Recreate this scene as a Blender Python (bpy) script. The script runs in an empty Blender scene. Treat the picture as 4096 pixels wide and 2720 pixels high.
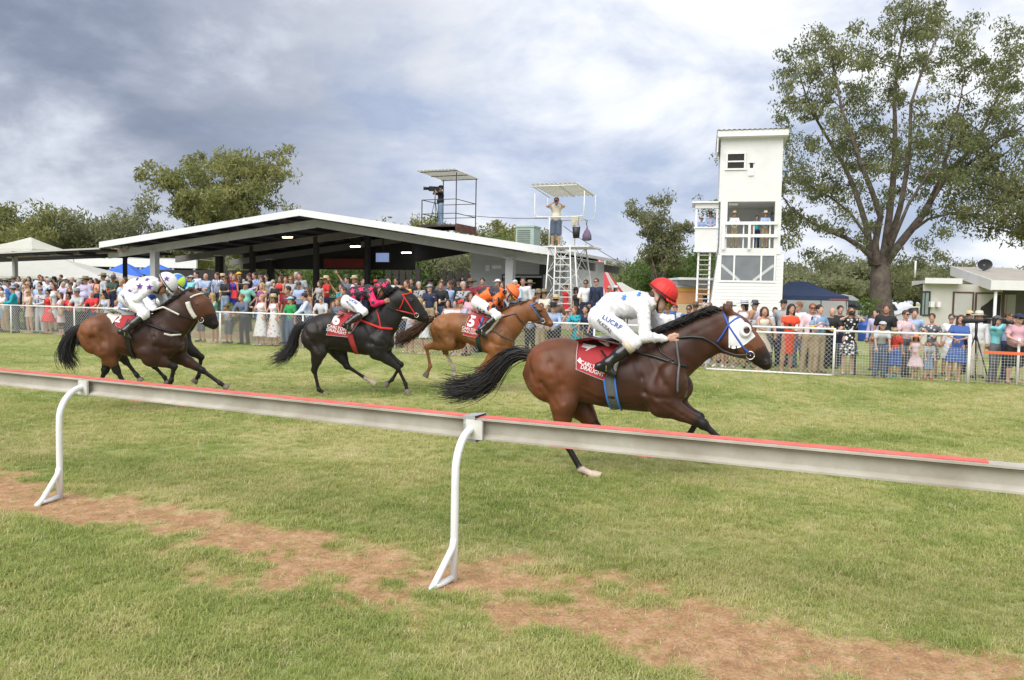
import bpy, math, random
import numpy as np
from mathutils import Vector, Matrix
random.seed(11)
rng = np.random.default_rng(11)
sc = bpy.context.scene
COL = sc.collection
PI = math.pi
# ------------------------------------------------------------------ camera
FPX = 4096 * 28 / 36
CAM_H = 1.72
PITCH = math.atan(180 / FPX)
ROLL = math.atan(.0187)
cam_d = bpy.data.cameras.new('camera')
cam_d.lens = 28
cam_d.sensor_width = 36
cam_d.clip_end = 3000
cam = bpy.data.objects.new('camera', cam_d)
COL.objects.link(cam)
cam.rotation_mode = 'ZYX'
RM = (Matrix.Rotation(PI / 2 - PITCH, 3, 'X') @ Matrix.Rotation(ROLL, 3, 'Z'))
cam.matrix_world = Matrix.Translation((0, 0, CAM_H)) @ RM.to_4x4()
sc.camera = cam
CAM_R = np.array(RM)
# ------------------------------------------------------------------ sky and sun
SUN_DIR = Vector((-.38, -.62, .80)).normalized()
world = bpy.data.worlds.new('World')
sc.world = world
world.use_nodes = True
wn = world.node_tree
wn.nodes.clear()
def nd(t, typ, **kw):
 n = t.nodes.new(typ)
 for k, v in kw.items():
  if k in n.inputs:
   n.inputs[k].default_value = v
  else:
   setattr(n, k, v)
 return n
def math_n(t, op, a, b=None, clamp=False):
 n = t.nodes.new('ShaderNodeMath')
 n.operation = op
 n.use_clamp = clamp
 for i, v in enumerate((a, b)):
  if v is None:
   continue
  if isinstance(v, (int, float)):
   n.inputs[i].default_value = v
  else:
   t.links.new(v, n.inputs[i])
 return n.outputs[0]
def ramp(t, fac, stops, interp='LINEAR'):
 n = t.nodes.new('ShaderNodeValToRGB')
 n.color_ramp.interpolation = interp
 el = n.color_ramp.elements
 while len(el) < len(stops):
  el.new(.5)
 for e, (p, c) in zip(el, stops):
  e.position = p
  e.color = (*c, 1) if len(c) == 3 else c
 t.links.new(fac, n.inputs[0])
 return n.outputs[0]
def mixc(t, fac, a, b, mode='MIX'):
 n = t.nodes.new('ShaderNodeMix')
 n.data_type = 'RGBA'
 n.blend_type = mode
 for s, v in ((n.inputs[0], fac), (n.inputs[6], a), (n.inputs[7], b)):
  if isinstance(v, (int, float)):
   s.default_value = v
  elif isinstance(v, (tuple, list)):
   s.default_value = (*v, 1) if len(v) == 3 else v
  else:
   t.links.new(v, s)
 return n.outputs[2]
def build_sky():
 t = wn
 L = t.links.new
 out = nd(t, 'ShaderNodeOutputWorld')
 bg1 = nd(t, 'ShaderNodeBackground')
 sky = nd(t, 'ShaderNodeTexSky', sky_type='NISHITA', sun_disc=False)
 sky.sun_elevation = math.asin(SUN_DIR.z)
 sky.sun_rotation = math.atan2(SUN_DIR.x, SUN_DIR.y)
 sky.dust_density = 2.0
 bg1.inputs[1].default_value = .07
 L(sky.outputs[0], bg1.inputs[0])
 tc = nd(t, 'ShaderNodeTexCoord')
 sep = nd(t, 'ShaderNodeSeparateXYZ')
 L(tc.outputs['Generated'], sep.inputs[0])
 x, y, z = sep.outputs
 zz = math_n(t, 'ADD', math_n(t, 'MAXIMUM', z, 0.0), .30)
 u = math_n(t, 'DIVIDE', x, zz)
 v = math_n(t, 'DIVIDE', y, zz)
 cmb = nd(t, 'ShaderNodeCombineXYZ')
 L(u, cmb.inputs[0]); L(v, cmb.inputs[1])
 m1 = nd(t, 'ShaderNodeMapping')
 m1.inputs['Scale'].default_value = (1.0, 1.0, 1.9)
 m1.inputs['Location'].default_value = (.35, .1, .62)
 L(tc.outputs['Generated'], m1.inputs['Vector'])
 n1 = nd(t, 'ShaderNodeTexNoise', Scale=3.4, Detail=10.0, Roughness=.55, Distortion=.3)
 L(m1.outputs[0], n1.inputs['Vector'])
 mp = nd(t, 'ShaderNodeMapping')
 mp.inputs['Location'].default_value = (3.1, 7.7, 1.4)
 mp.inputs['Scale'].default_value = (1.0, 1.25, 1)
 mp.inputs['Rotation'].default_value = (0, 0, .35)
 L(cmb.outputs[0], mp.inputs['Vector'])
 n2 = nd(t, 'ShaderNodeTexNoise', Scale=2.3, Detail=9.0, Roughness=.58, Distortion=.2)
 L(mp.outputs[0], n2.inputs['Vector'])
 az = math_n(t, 'ADD', math_n(t, 'MULTIPLY', x, -1.35), math_n(t, 'MULTIPLY', y, .12))
 az = math_n(t, 'ADD', az, math_n(t, 'MULTIPLY', math_n(t, 'SUBTRACT', n1.outputs[0], .5), 1.1))
 az = math_n(t, 'SUBTRACT', az, math_n(t, 'MULTIPLY', z, .10))
 storm = nd(t, 'ShaderNodeMapRange', interpolation_type='SMOOTHSTEP')
 storm.inputs['From Min'].default_value = .0
 storm.inputs['From Max'].default_value = .62
 L(az, storm.inputs['Value'])
 st = storm.outputs[0]
 detail = math_n(t, 'ADD', math_n(t, 'MULTIPLY', n1.outputs[0], .74), math_n(t, 'MULTIPLY', n2.outputs[0], .26))
 light = ramp(t, detail, [(.38, (.42, .49, .65)), (.45, (.62, .67, .79)), (.50, (.80, .83, .89)), (.56, (.95, .96, .98)), (.66, (1.03, 1.03, 1.03))])
 dark = ramp(t, detail, [(.37, (.16, .195, .275)), (.46, (.245, .285, .375)), (.53, (.37, .405, .50)), (.62, (.66, .70, .78))])
 cl = mixc(t, st, light, dark)
 bg2 = nd(t, 'ShaderNodeBackground')
 bg2.inputs[1].default_value = SKY_GAIN
 L(cl, bg2.inputs[0])
 mix = nd(t, 'ShaderNodeMixShader')
 cov = ramp(t, n2.outputs[0], [(.30, (.86,) * 3), (.42, (.97,) * 3)])
 L(cov, mix.inputs[0])
 L(bg1.outputs[0], mix.inputs[1]); L(bg2.outputs[0], mix.inputs[2])
 L(mix.outputs[0], out.inputs[0])
EXPOSURE = 1.45
SKY_GAIN = .43
build_sky()
sun_d = bpy.data.lights.new('sun', 'SUN')
sun_d.energy = 1.5
sun_d.angle = math.radians(60)
sun_d.color = (1, .965, .91)
sun = bpy.data.objects.new('sun', sun_d)
COL.objects.link(sun)
sun.rotation_euler = SUN_DIR.to_track_quat('Z', 'Y').to_euler()
sun.location = (0, 0, 60)
sc.view_settings.view_transform = 'Standard'
sc.view_settings.look = 'None'
sc.view_settings.gamma = 1
sc.view_settings.exposure = EXPOSURE
sc.view_settings.use_curve_mapping = False
sc.render.engine = 'CYCLES'
sc.cycles.use_denoising = True
sc.cycles.max_bounces = 6
sc.cycles.transparent_max_bounces = 8
# ------------------------------------------------------------------ pixel geometry (photo measured at 4096 x 2720)
def ray(px, py):
 return CAM_R @ np.array([px - 2048, -(py - 1360), -FPX])
def G(px, py, z=0.0):
 d = ray(px, py)
 t = (z - CAM_H) / d[2]
 return np.array([d[0] * t, d[1] * t, z])
def at(px, py, depth):
 d = ray(px, py)
 t = depth / d[1]
 return np.array([d[0] * t, depth, CAM_H + d[2] * t])
def on_plane(px, py, p0, n):
 d = ray(px, py)
 c = np.array([0, 0, CAM_H])
 t = np.dot(np.array(p0, float) - c, n) / np.dot(d, n)
 return c + d * t
FA = math.radians(22.5)
U = np.array([math.cos(FA), -math.sin(FA), 0])
V = np.array([math.sin(FA), math.cos(FA), 0])
F0 = np.array([4.71, 19.16, 0])
def row_point(px, py, back):
 """point on the line 'back' metres behind the fence seen in column px"""
 p = on_plane(px, py, F0 + V * back, V)
 return p
 # ------------------------------------------------------------------ materials
_M = {}
def mat(name, col, rough=.6, var=.12, scale=6.0, bump=0.0, bscale=40.0, metal=0.0, col2=None, spec=.5, trans=0.0, emit=None, estr=1.0, coat=0.0, coords='Object', detail=4.0, sheen=0.0):
 if name in _M:
  return _M[name]
 m = bpy.data.materials.new(name)
 m.use_nodes = True
 t = m.node_tree
 p = t.nodes['Principled BSDF']
 tc = nd(t, 'ShaderNodeTexCoord')
 n = nd(t, 'ShaderNodeTexNoise', Scale=scale, Detail=detail, Roughness=.6)
 t.links.new(tc.outputs[coords], n.inputs['Vector'])
 c = np.array(col[:3])
 c2 = np.array(col2) if col2 is not None else c * (1 + var)
 c1 = c * (1 - var) if col2 is None else c
 o = ramp(t, n.outputs[0], [(.32, tuple(np.clip(c1, 0, 1))), (.68, tuple(np.clip(c2, 0, 1)))])
 t.links.new(o, p.inputs['Base Color'])
 p.inputs['Roughness'].default_value = rough
 p.inputs['Metallic'].default_value = metal
 p.inputs['Specular IOR Level'].default_value = spec
 p.inputs['Coat Weight'].default_value = coat
 if sheen:
  p.inputs['Sheen Weight'].default_value = sheen
 if trans:
  p.inputs['Transmission Weight'].default_value = trans
 if emit is not None:
  p.inputs['Emission Color'].default_value = (*emit, 1)
  p.inputs['Emission Strength'].default_value = estr
 if bump:
  nb = nd(t, 'ShaderNodeTexNoise', Scale=bscale, Detail=3.0)
  t.links.new(tc.outputs[coords], nb.inputs['Vector'])
  b = nd(t, 'ShaderNodeBump', Strength=bump, Distance=.02)
  t.links.new(nb.outputs[0], b.inputs['Height'])
  t.links.new(b.outputs[0], p.inputs['Normal'])
 _M[name] = m
 return m
 # ------------------------------------------------------------------ mesh helpers
def mk_mesh(name, V_, F_, mats=(), smooth=False, fmat=None):
 """V_ (n,3) array; F_ either (m,k) array or list of index lists"""
 me = bpy.data.meshes.new(name)
 V_ = np.asarray(V_, dtype=np.float32)
 if isinstance(F_, np.ndarray):
  k = F_.shape[1]
  loops = F_.ravel().astype(np.int32)
  starts = np.arange(0, len(F_) * k, k, dtype=np.int32)
 else:
  lens = np.array([len(f) for f in F_], dtype=np.int32)
  loops = np.array([i for f in F_ for i in f], dtype=np.int32)
  starts = np.concatenate([[0], np.cumsum(lens)[:-1]]).astype(np.int32) if len(lens) else np.zeros(0, np.int32)
 me.vertices.add(len(V_))
 me.vertices.foreach_set('co', V_.ravel())
 me.loops.add(len(loops))
 me.loops.foreach_set('vertex_index', loops)
 me.polygons.add(len(starts))
 me.polygons.foreach_set('loop_start', starts)
 for m in mats:
  me.materials.append(m)
 if fmat is not None:
  me.polygons.foreach_set('material_index', np.asarray(fmat, dtype=np.int32))
 me.polygons.foreach_set('use_smooth', np.full(len(starts), bool(smooth)))
 me.update(calc_edges=True)
 me.validate()
 return me
def add(name, me, parent=None, loc=None, rz=None):
 o = bpy.data.objects.new(name, me)
 COL.objects.link(o)
 if parent is not None:
  o.parent = parent
 if loc is not None:
  o.location = loc
 if rz is not None:
  o.rotation_euler = (0, 0, rz)
 return o
def tag(o, label=None, cat=None, group=None, kind=None):
 if label:
  o['label'] = label
 if cat:
  o['category'] = cat
 if group:
  o['group'] = group
 if kind:
  o['kind'] = kind
 return o
def thing(name, label, cat, loc=(0, 0, 0), rz=0, group=None):
 o = bpy.data.objects.new(name, None)
 o.empty_display_size = .2
 COL.objects.link(o)
 o.location = [float(v) for v in loc]
 o.rotation_euler = (0, 0, rz)
 return tag(o, label, cat, group)
_CS = {}
class MB:
 def __init__(s):
  s.v = []
  s.f = []
  s.m = []
  s.cm = 0
 def face(s, pts):
  i = len(s.v)
  s.v += [tuple(map(float, p)) for p in pts]
  s.f.append(list(range(i, i + len(pts))))
  s.m.append(s.cm)
  return s
 def hull8(s, p):
  """8 corners: bottom 4 ccw, top 4 ccw"""
  i = len(s.v)
  s.v += [tuple(map(float, q)) for q in p]
  for f in ((3, 2, 1, 0), (4, 5, 6, 7), (0, 1, 5, 4), (1, 2, 6, 5), (2, 3, 7, 6), (3, 0, 4, 7)):
   s.f.append([i + k for k in f])
   s.m.append(s.cm)
  return s
 def box(s, x0, x1, y0, y1, z0, z1):
  return s.hull8([(x0, y0, z0), (x1, y0, z0), (x1, y1, z0), (x0, y1, z0), (x0, y0, z1), (x1, y0, z1), (x1, y1, z1), (x0, y1, z1)])
 def beam(s, a, b, w, h, up=(0, 0, 1)):
  a = np.array(a, float); b = np.array(b, float)
  d = b - a; d = d / np.linalg.norm(d)
  sd = np.cross(d, up)
  if np.linalg.norm(sd) < 1e-4:
   sd = np.cross(d, (1, 0, 0))
  sd /= np.linalg.norm(sd)
  up = np.cross(sd, d)
  c = [(-1, -1), (1, -1), (1, 1), (-1, 1)]
  q = [a + sd * w / 2 * i + up * h / 2 * j for i, j in c] + [b + sd * w / 2 * i + up * h / 2 * j for i, j in c]
  return s.hull8(q)
 def tube(s, pts, r, n=8, cap=True):
  P = np.array([[float(c) for c in p] for p in pts])
  K = len(P)
  if isinstance(r, (int, float)):
   r = [r] * K
  i0 = len(s.v)
  rx, ry, rz = None, 0, 0
  cs = _CS.setdefault(n, [(math.cos(2 * PI * j / n), math.sin(2 * PI * j / n)) for j in range(n)])
  P = P.tolist()
  for k in range(K):
   a, b = P[max(k - 1, 0)], P[min(k + 1, K - 1)]
   dx, dy, dz = b[0] - a[0], b[1] - a[1], b[2] - a[2]
   l = math.sqrt(dx * dx + dy * dy + dz * dz) + 1e-9
   dx /= l; dy /= l; dz /= l
   if rx is None:
    rx, ry, rz = (dy, -dx, 0) if abs(dz) < .9 else (0, dz, -dy)
   t = rx * dx + ry * dy + rz * dz
   rx -= dx * t; ry -= dy * t; rz -= dz * t
   l = math.sqrt(rx * rx + ry * ry + rz * rz) + 1e-9
   rx /= l; ry /= l; rz /= l
   wx, wy, wz = dy * rz - dz * ry, dz * rx - dx * rz, dx * ry - dy * rx
   p = P[k]; q = r[k]
   for c, e in cs:
    s.v.append((p[0] + (rx * c + wx * e) * q, p[1] + (ry * c + wy * e) * q, p[2] + (rz * c + wz * e) * q))
  for k in range(K - 1):
   for j in range(n):
    a = i0 + k * n + j; b = i0 + k * n + (j + 1) % n
    s.f.append((a, b, b + n, a + n))
  s.m += [s.cm] * ((K - 1) * n)
  if cap:
   s.f.append([i0 + j for j in range(n)][::-1]); s.m.append(s.cm)
   e = i0 + (K - 1) * n
   s.f.append([e + j for j in range(n)]); s.m.append(s.cm)
  return s
 def lathe(s, prof, n=16, c=(0, 0, 0), sx=1, sy=1):
  i0 = len(s.v)
  for r, z in prof:
   for j in range(n):
    a = 2 * PI * j / n
    s.v.append((c[0] + r * sx * math.cos(a), c[1] + r * sy * math.sin(a), c[2] + z))
  for k in range(len(prof) - 1):
   for j in range(n):
    a = i0 + k * n + j; b = i0 + k * n + (j + 1) % n
    s.f.append([a, b, b + n, a + n]); s.m.append(s.cm)
  if prof[0][0] > 1e-3:
   s.f.append([i0 + j for j in range(n)][::-1]); s.m.append(s.cm)
  if prof[-1][0] > 1e-3:
   e = i0 + (len(prof) - 1) * n
   s.f.append([e + j for j in range(n)]); s.m.append(s.cm)
  return s
 def mesh(s, name, mats, smooth=False):
  if not isinstance(mats, (list, tuple)):
   mats = [mats]
  return mk_mesh(name, np.array(s.v), s.f, mats, smooth, s.m if len(mats) > 1 else None)
 def build(s, name, mats, parent=None, smooth=False, loc=None, rz=None):
  return add(name, s.mesh(name, mats, smooth), parent, loc, rz)
  # ------------------------------------------------------------------ implicit surfaces -> one continuous mesh
class Field:
 def __init__(s, cell):
  s.cell = cell
  s.p = []
 def cone(s, a, b, r1, r2, k=.03, ys=1.0, sub=False, e=0.0):
  s.p.append(('c', np.array(a, float), np.array(b, float), r1 + e, r2 + e, k, ys, sub)); return s
 def ell(s, c, r, k=.03, ry=0.0, rx=0.0, sub=False, e=0.0):
  s.p.append(('e', np.array(c, float), np.array(r, float) + e, ry, rx, k, None, sub)); return s
 def loft(s, xs, top, bot, hw, k=.03, e=0.0):
  s.p.append(('l', np.array(xs, float), np.array(top, float) + e, np.array(bot, float) - e, np.array(hw, float) + e, k, None, False)); return s
 def clip(s, axis, val, keep):
  """keep = +1 keeps axis > val"""
  s.p.append(('h', axis, val, keep, 0, 0, None, False)); return s
 def skirt(s, zs, ax, ay, cy, k=.02):
  s.p.append(('s', np.array(zs, float), np.array(ax, float), np.array(ay, float), np.array(cy, float), k, None, False)); return s
 def bbox(s, q):
  if q[0] == 'c':
   r = max(q[3], q[4]) * max(1, q[6])
   return np.minimum(q[1], q[2]) - r, np.maximum(q[1], q[2]) + r
  if q[0] == 'e':
   r = q[2].max() if (q[3] or q[4]) else q[2]
   return q[1] - r, q[1] + r
  if q[0] == 'l':
   w = q[4].max()
   return np.array([q[1].min() - .02, -w, q[3].min()]), np.array([q[1].max() + .02, w, q[2].max()])
  if q[0] == 's':
   return np.array([-q[2].max(), (q[4] - q[3]).min(), q[1].min()]), np.array([q[2].max(), (q[4] + q[3]).max(), q[1].max()])
 def grid(s):
  c = s.cell
  bb = [s.bbox(q) for q in s.p if q[0] != 'h' and not q[7]]
  lo = np.min([b[0] for b in bb], 0) - 3 * c
  hi = np.max([b[1] for b in bb], 0) + 3 * c
  n = np.ceil((hi - lo) / c).astype(int) + 1
  s.o = lo
  A = [lo[i] + c * np.arange(n[i]) for i in range(3)]
  Fd = np.full(n, 10.0, dtype=np.float32)
  for q in s.p:
   if q[0] == 'h':
    a = A[q[1]]
    d = (q[2] - a) * q[3]
    sh = [1, 1, 1]; sh[q[1]] = -1
    Fd = np.maximum(Fd, d.reshape(sh).astype(np.float32))
    continue
   k = q[5]
   l, h = s.bbox(q)
   m = k + 3 * c
   i0 = np.clip(((l - m - lo) / c).astype(int), 0, n - 1)
   i1 = np.clip(((h + m - lo) / c).astype(int) + 1, 1, n)
   X = A[0][i0[0]:i1[0]].reshape(-1, 1, 1)
   Y = A[1][i0[1]:i1[1]].reshape(1, -1, 1)
   Z = A[2][i0[2]:i1[2]].reshape(1, 1, -1)
   if q[0] == 'c':
    a, b, r1, r2, ys = q[1], q[2], q[3], q[4], q[6]
    ba = (b - a) * np.array([1, 1 / ys, 1])
    L2 = max((ba * ba).sum(), 1e-9)
    px, py, pz = X - a[0], (Y - a[1]) / ys, Z - a[2]
    t = np.clip((px * ba[0] + py * ba[1] + pz * ba[2]) / L2, 0, 1)
    d = np.sqrt((px - t * ba[0]) ** 2 + (py - t * ba[1]) ** 2 + (pz - t * ba[2]) ** 2) - (r1 + t * (r2 - r1))
    if ys < 1:
     d = d * (ys + .25)
   elif q[0] == 'e':
    px, py, pz = X - q[1][0], Y - q[1][1], Z - q[1][2]
    if q[3]:
     cs, sn = math.cos(q[3]), math.sin(q[3])
     px, pz = px * cs - pz * sn, px * sn + pz * cs
    if q[4]:
     cs, sn = math.cos(q[4]), math.sin(q[4])
     py, pz = py * cs + pz * sn, -py * sn + pz * cs
    r = q[2]
    k0 = np.sqrt((px / r[0]) ** 2 + (py / r[1]) ** 2 + (pz / r[2]) ** 2)
    k1 = np.sqrt((px / r[0] ** 2) ** 2 + (py / r[1] ** 2) ** 2 + (pz / r[2] ** 2) ** 2) + 1e-9
    d = k0 * (k0 - 1) / k1
   elif q[0] == 'l':
    xs = q[1]
    xc = np.clip(X, xs[0], xs[-1])
    tp = np.interp(xc.ravel(), xs, q[2]).reshape(xc.shape)
    bt = np.interp(xc.ravel(), xs, q[3]).reshape(xc.shape)
    hw = np.interp(xc.ravel(), xs, q[4]).reshape(xc.shape)
    zc = (tp + bt) / 2; hz = (tp - bt) / 2
    w = (Z - zc) / hz
    he = hw * (1 - .16 * np.clip(w, 0, 1) + .0 * w)
    k0 = ((np.abs(w)) ** 2.2 + (np.abs(Y) / he) ** 2.2) ** (1 / 2.2)
    d2 = (k0 - 1) * np.minimum(hz, he)
    dx = X - xc
    d = np.where(dx != 0, np.sqrt(np.maximum(d2, 0) ** 2 + dx ** 2), d2)
   else:
    zs = q[1]
    zc = np.clip(Z, zs[0], zs[-1])
    f = lambda w: np.interp(zc.ravel(), zs, w).reshape(zc.shape)
    ax, ay, cy = f(q[2]), f(q[3]), f(q[4])
    k0 = np.sqrt((X / ax) ** 2 + ((Y - cy) / ay) ** 2)
    d = (k0 - 1) * np.minimum(ax, ay)
    d = np.maximum(d, np.abs(Z - zc) * 1.0 - 1e-4) + 0 * X + 0 * Y
   sl = tuple(slice(i0[j], i1[j]) for j in range(3))
   W = Fd[sl]
   d = np.broadcast_to(d, W.shape)
   if q[7]:
    d = -d
    hh = np.clip(.5 - .5 * (W - d) / k, 0, 1)
    Fd[sl] = W * (1 - hh) + d * hh + k * hh * (1 - hh)
   else:
    hh = np.clip(.5 + .5 * (W - d) / k, 0, 1)
    Fd[sl] = W * (1 - hh) + d * hh - k * hh * (1 - hh)
  s.F = Fd
  return s
 def nets(s):
  if not hasattr(s, 'F'):
   s.grid()
  F = s.F
  S = F < 0
  C = np.zeros(np.array(F.shape) - 1, dtype=np.int8)
  offs = [(i, j, k) for i in (0, 1) for j in (0, 1) for k in (0, 1)]
  n = C.shape
  for o in offs:
   C += S[o[0]:o[0] + n[0], o[1]:o[1] + n[1], o[2]:o[2] + n[2]]
  act = (C > 0) & (C < 8)
  idx = np.full(n, -1, dtype=np.int64)
  ii, jj, kk = np.nonzero(act)
  idx[act] = np.arange(len(ii))
  acc = np.zeros((len(ii), 3)); num = np.zeros(len(ii))
  for a in offs:
   for ax in range(3):
    if a[ax]:
     continue
    b = list(a); b[ax] = 1
    fa = F[ii + a[0], jj + a[1], kk + a[2]]
    fb = F[ii + b[0], jj + b[1], kk + b[2]]
    m = (fa < 0) != (fb < 0)
    t = fa[m] / (fa[m] - fb[m])
    pt = np.tile(np.array(a, float), (len(t), 1))
    pt[:, ax] = t
    acc[m] += pt; num[m] += 1
  Vv = s.o + s.cell * (np.stack([ii, jj, kk], 1) + acc / np.maximum(num, 1)[:, None])
  Q = []
  for ax in range(3):
   b, c = (ax + 1) % 3, (ax + 2) % 3
   sl0 = [slice(None)] * 3; sl1 = [slice(None)] * 3
   sl0[ax] = slice(0, -1); sl1[ax] = slice(1, None)
   for d in (b, c):
    sl0[d] = slice(1, -1); sl1[d] = slice(1, -1)
   A0 = S[tuple(sl0)]; A1 = S[tuple(sl1)]
   for inside in (True, False):
    w = np.nonzero((A0 == inside) & (A1 != inside))
    p = [w[0].copy(), w[1].copy(), w[2].copy()]
    p[b] = p[b] + 1; p[c] = p[c] + 1
    def cell(db, dc):
     r = [p[0], p[1], p[2]]
     r[b] = r[b] + db; r[c] = r[c] + dc
     return idx[r[0], r[1], r[2]]
    q = np.stack([cell(-1, -1), cell(0, -1), cell(0, 0), cell(-1, 0)], 1)
    if not inside:
     q = q[:, ::-1]
    Q.append(q)
  Q = np.concatenate(Q)
  Q = Q[(Q >= 0).all(1)]
  s.V, s.Q = Vv, Q
  return Vv, Q
 def relax(s, it=1, w=.5):
  """light smoothing of the net"""
  V_, Q = s.V, s.Q
  for _ in range(it):
   acc = np.zeros_like(V_); cnt = np.zeros(len(V_))
   for a in range(4):
    for b in ((a + 1) % 4, (a + 3) % 4):
     np.add.at(acc, Q[:, a], V_[Q[:, b]]); np.add.at(cnt, Q[:, a], 1)
   V_ = V_ * (1 - w) + w * acc / np.maximum(cnt, 1)[:, None]
  s.V = V_
  return s
 def surf_y(s, x, z, side=-1):
  """y of the outermost surface seen along y at (x,z); nan where there is none"""
  F, o, c = s.F, s.o, s.cell
  fx = (np.asarray(x, float) - o[0]) / c; fz = (np.asarray(z, float) - o[2]) / c
  i = np.clip(fx.astype(int), 0, F.shape[0] - 2); k = np.clip(fz.astype(int), 0, F.shape[2] - 2)
  a = np.clip(fx - i, 0, 1)[:, None]; b = np.clip(fz - k, 0, 1)[:, None]
  col = (F[i, :, k] * (1 - a) + F[i + 1, :, k] * a) * (1 - b) + (F[i, :, k + 1] * (1 - a) + F[i + 1, :, k + 1] * a) * b
  if side > 0:
   col = col[:, ::-1]
  ins = col < 0
  j = np.argmax(ins, 1)
  ok = ins.any(1) & (j > 0)
  r = np.arange(len(j))
  f1 = col[r, np.maximum(j - 1, 0)]; f2 = col[r, j]
  y = j - 1 + f1 / (f1 - f2 + 1e-9)
  if side > 0:
   y = F.shape[1] - 1 - y
  return np.where(ok, o[1] + c * y, np.nan)
  # ------------------------------------------------------------------ ground
_NT = {}
def vnoise(x, y, sc_, seed):
 x = np.asarray(x, float) * sc_; y = np.asarray(y, float) * sc_
 if seed not in _NT:
  _NT[seed] = np.random.default_rng(seed).random((256, 256))
 T = _NT[seed]
 i = np.floor(x).astype(int); j = np.floor(y).astype(int)
 a = x - i; b = y - j
 a = a * a * (3 - 2 * a); b = b * b * (3 - 2 * b)
 g = lambda p, q: T[p % 256, q % 256]
 return (g(i, j) * (1 - a) + g(i + 1, j) * a) * (1 - b) + (g(i, j + 1) * (1 - a) + g(i + 1, j + 1) * a) * b
def fbm(x, y, sc_, seed, o=4):
 r = 0; w = .5; tot = 0
 for k in range(o):
  r = r + w * vnoise(x, y, sc_ * 2 ** k, seed + k); tot += w; w *= .5
 return r / tot
RA = math.radians(26.4)
RU = np.array([math.cos(RA), -math.sin(RA), 0])
RV = np.array([math.sin(RA), math.cos(RA), 0])
POST1 = G(240, 1992)
POST2 = G(1815, 2310)
def dirt_at(x, y):
 dx = x - POST2[0]; dy = y - POST2[1]
 q = dx * RV[0] + dy * RV[1]
 s = dx * RU[0] + dy * RU[1]
 n = fbm(x, y, 1.1, 5, 5)
 n2 = fbm(x, y, 4.5, 15, 4)
 c = -.10 + .12 * (fbm(s, s * 0, .45, 60, 2) - .5) * 2
 w = .38 + .09 * np.sin(s * .9 + 1)
 d = 1.06 - (np.abs(q - c) - w * .42) / (w * 1.05) + (n - .5) * 1.8 + (n2 - .5) * 3.2
 d = np.clip(d, 0, 1)
 far = np.clip((n - .70) * 6, 0, 1) * .35 * np.clip((y - 4) / 3, 0, 1)
 return np.maximum(d * d * (3 - 2 * d), far)
def dry_at(x, y):
 return np.clip(.58 + 1.5 * (fbm(x, y, .8, 31, 5) - .5) + .9 * (fbm(x, y, 3.0, 41, 3) - .5), 0, 1)
def axis_pts(f0, f1, step, far0, far1):
 a = list(np.arange(f0, f1, step))
 d = step
 p = f1
 while p < far1:
  a.append(p); d = min(d * 1.22, 160); p += d
 a.append(far1)
 d = step; p = f0 - step; pre = []
 while p > far0:
  pre.append(p); d = min(d * 1.22, 160); p -= d
 pre.append(far0)
 return np.array(pre[::-1] + a)
def ground_mat():
 m = bpy.data.materials.new('turf_ground')
 m.use_nodes = True
 t = m.node_tree
 p = t.nodes['Principled BSDF']
 L = t.links.new
 g = nd(t, 'ShaderNodeNewGeometry')
 ad = nd(t, 'ShaderNodeAttribute', attribute_name='dirt')
 ay = nd(t, 'ShaderNodeAttribute', attribute_name='dry')
 n1 = nd(t, 'ShaderNodeTexNoise', Scale=.22, Detail=8.0, Roughness=.65)
 n2 = nd(t, 'ShaderNodeTexNoise', Scale=7.0, Detail=7.0, Roughness=.72)
 n3 = nd(t, 'ShaderNodeTexNoise', Scale=60.0, Detail=4.0, Roughness=.7)
 mp = nd(t, 'ShaderNodeMapping')
 mp.inputs['Rotation'].default_value = (0, 0, .4)
 mp.inputs['Scale'].default_value = (.7, 1.3, 1)
 L(g.outputs['Position'], mp.inputs['Vector'])
 L(mp.outputs[0], n1.inputs['Vector'])
 for n in (n2, n3):
  L(g.outputs['Position'], n.inputs['Vector'])
 dry = math_n(t, 'ADD', math_n(t, 'MULTIPLY', ay.outputs['Fac'], .45), math_n(t, 'MULTIPLY', n1.outputs[0], .55))
 dry = math_n(t, 'ADD', dry, math_n(t, 'MULTIPLY', math_n(t, 'SUBTRACT', n2.outputs[0], .5), .95))
 grass = ramp(t, dry, [(.26, (.135, .180, .044)), (.42, (.205, .248, .072)), (.56, (.285, .300, .112)), (.74, (.385, .350, .165))])
 fine = ramp(t, n3.outputs[0], [(.30, (.60,) * 3), (.66, (1.28,) * 3)])
 grass = mixc(t, 1.0, grass, fine, 'MULTIPLY')
 soil = ramp(t, n2.outputs[0], [(.3, (.26, .150, .080)), (.5, (.395, .240, .130)), (.68, (.51, .345, .215))])
 soil2 = ramp(t, n3.outputs[0], [(.25, (.6, .58, .55)), (.6, (1.1, 1.08, 1.05)), (.76, (1.35, 1.4, 1.45))])
 soil = mixc(t, 1.0, soil, soil2, 'MULTIPLY')
 L(mixc(t, ad.outputs['Fac'], grass, soil), p.inputs['Base Color'])
 p.inputs['Roughness'].default_value = .95
 p.inputs['Specular IOR Level'].default_value = .15
 b = nd(t, 'ShaderNodeBump', Strength=.55, Distance=.03)
 L(math_n(t, 'ADD', math_n(t, 'MULTIPLY', n3.outputs[0], .4), n2.outputs[0]), b.inputs['Height'])
 L(b.outputs[0], p.inputs['Normal'])
 return m
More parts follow.
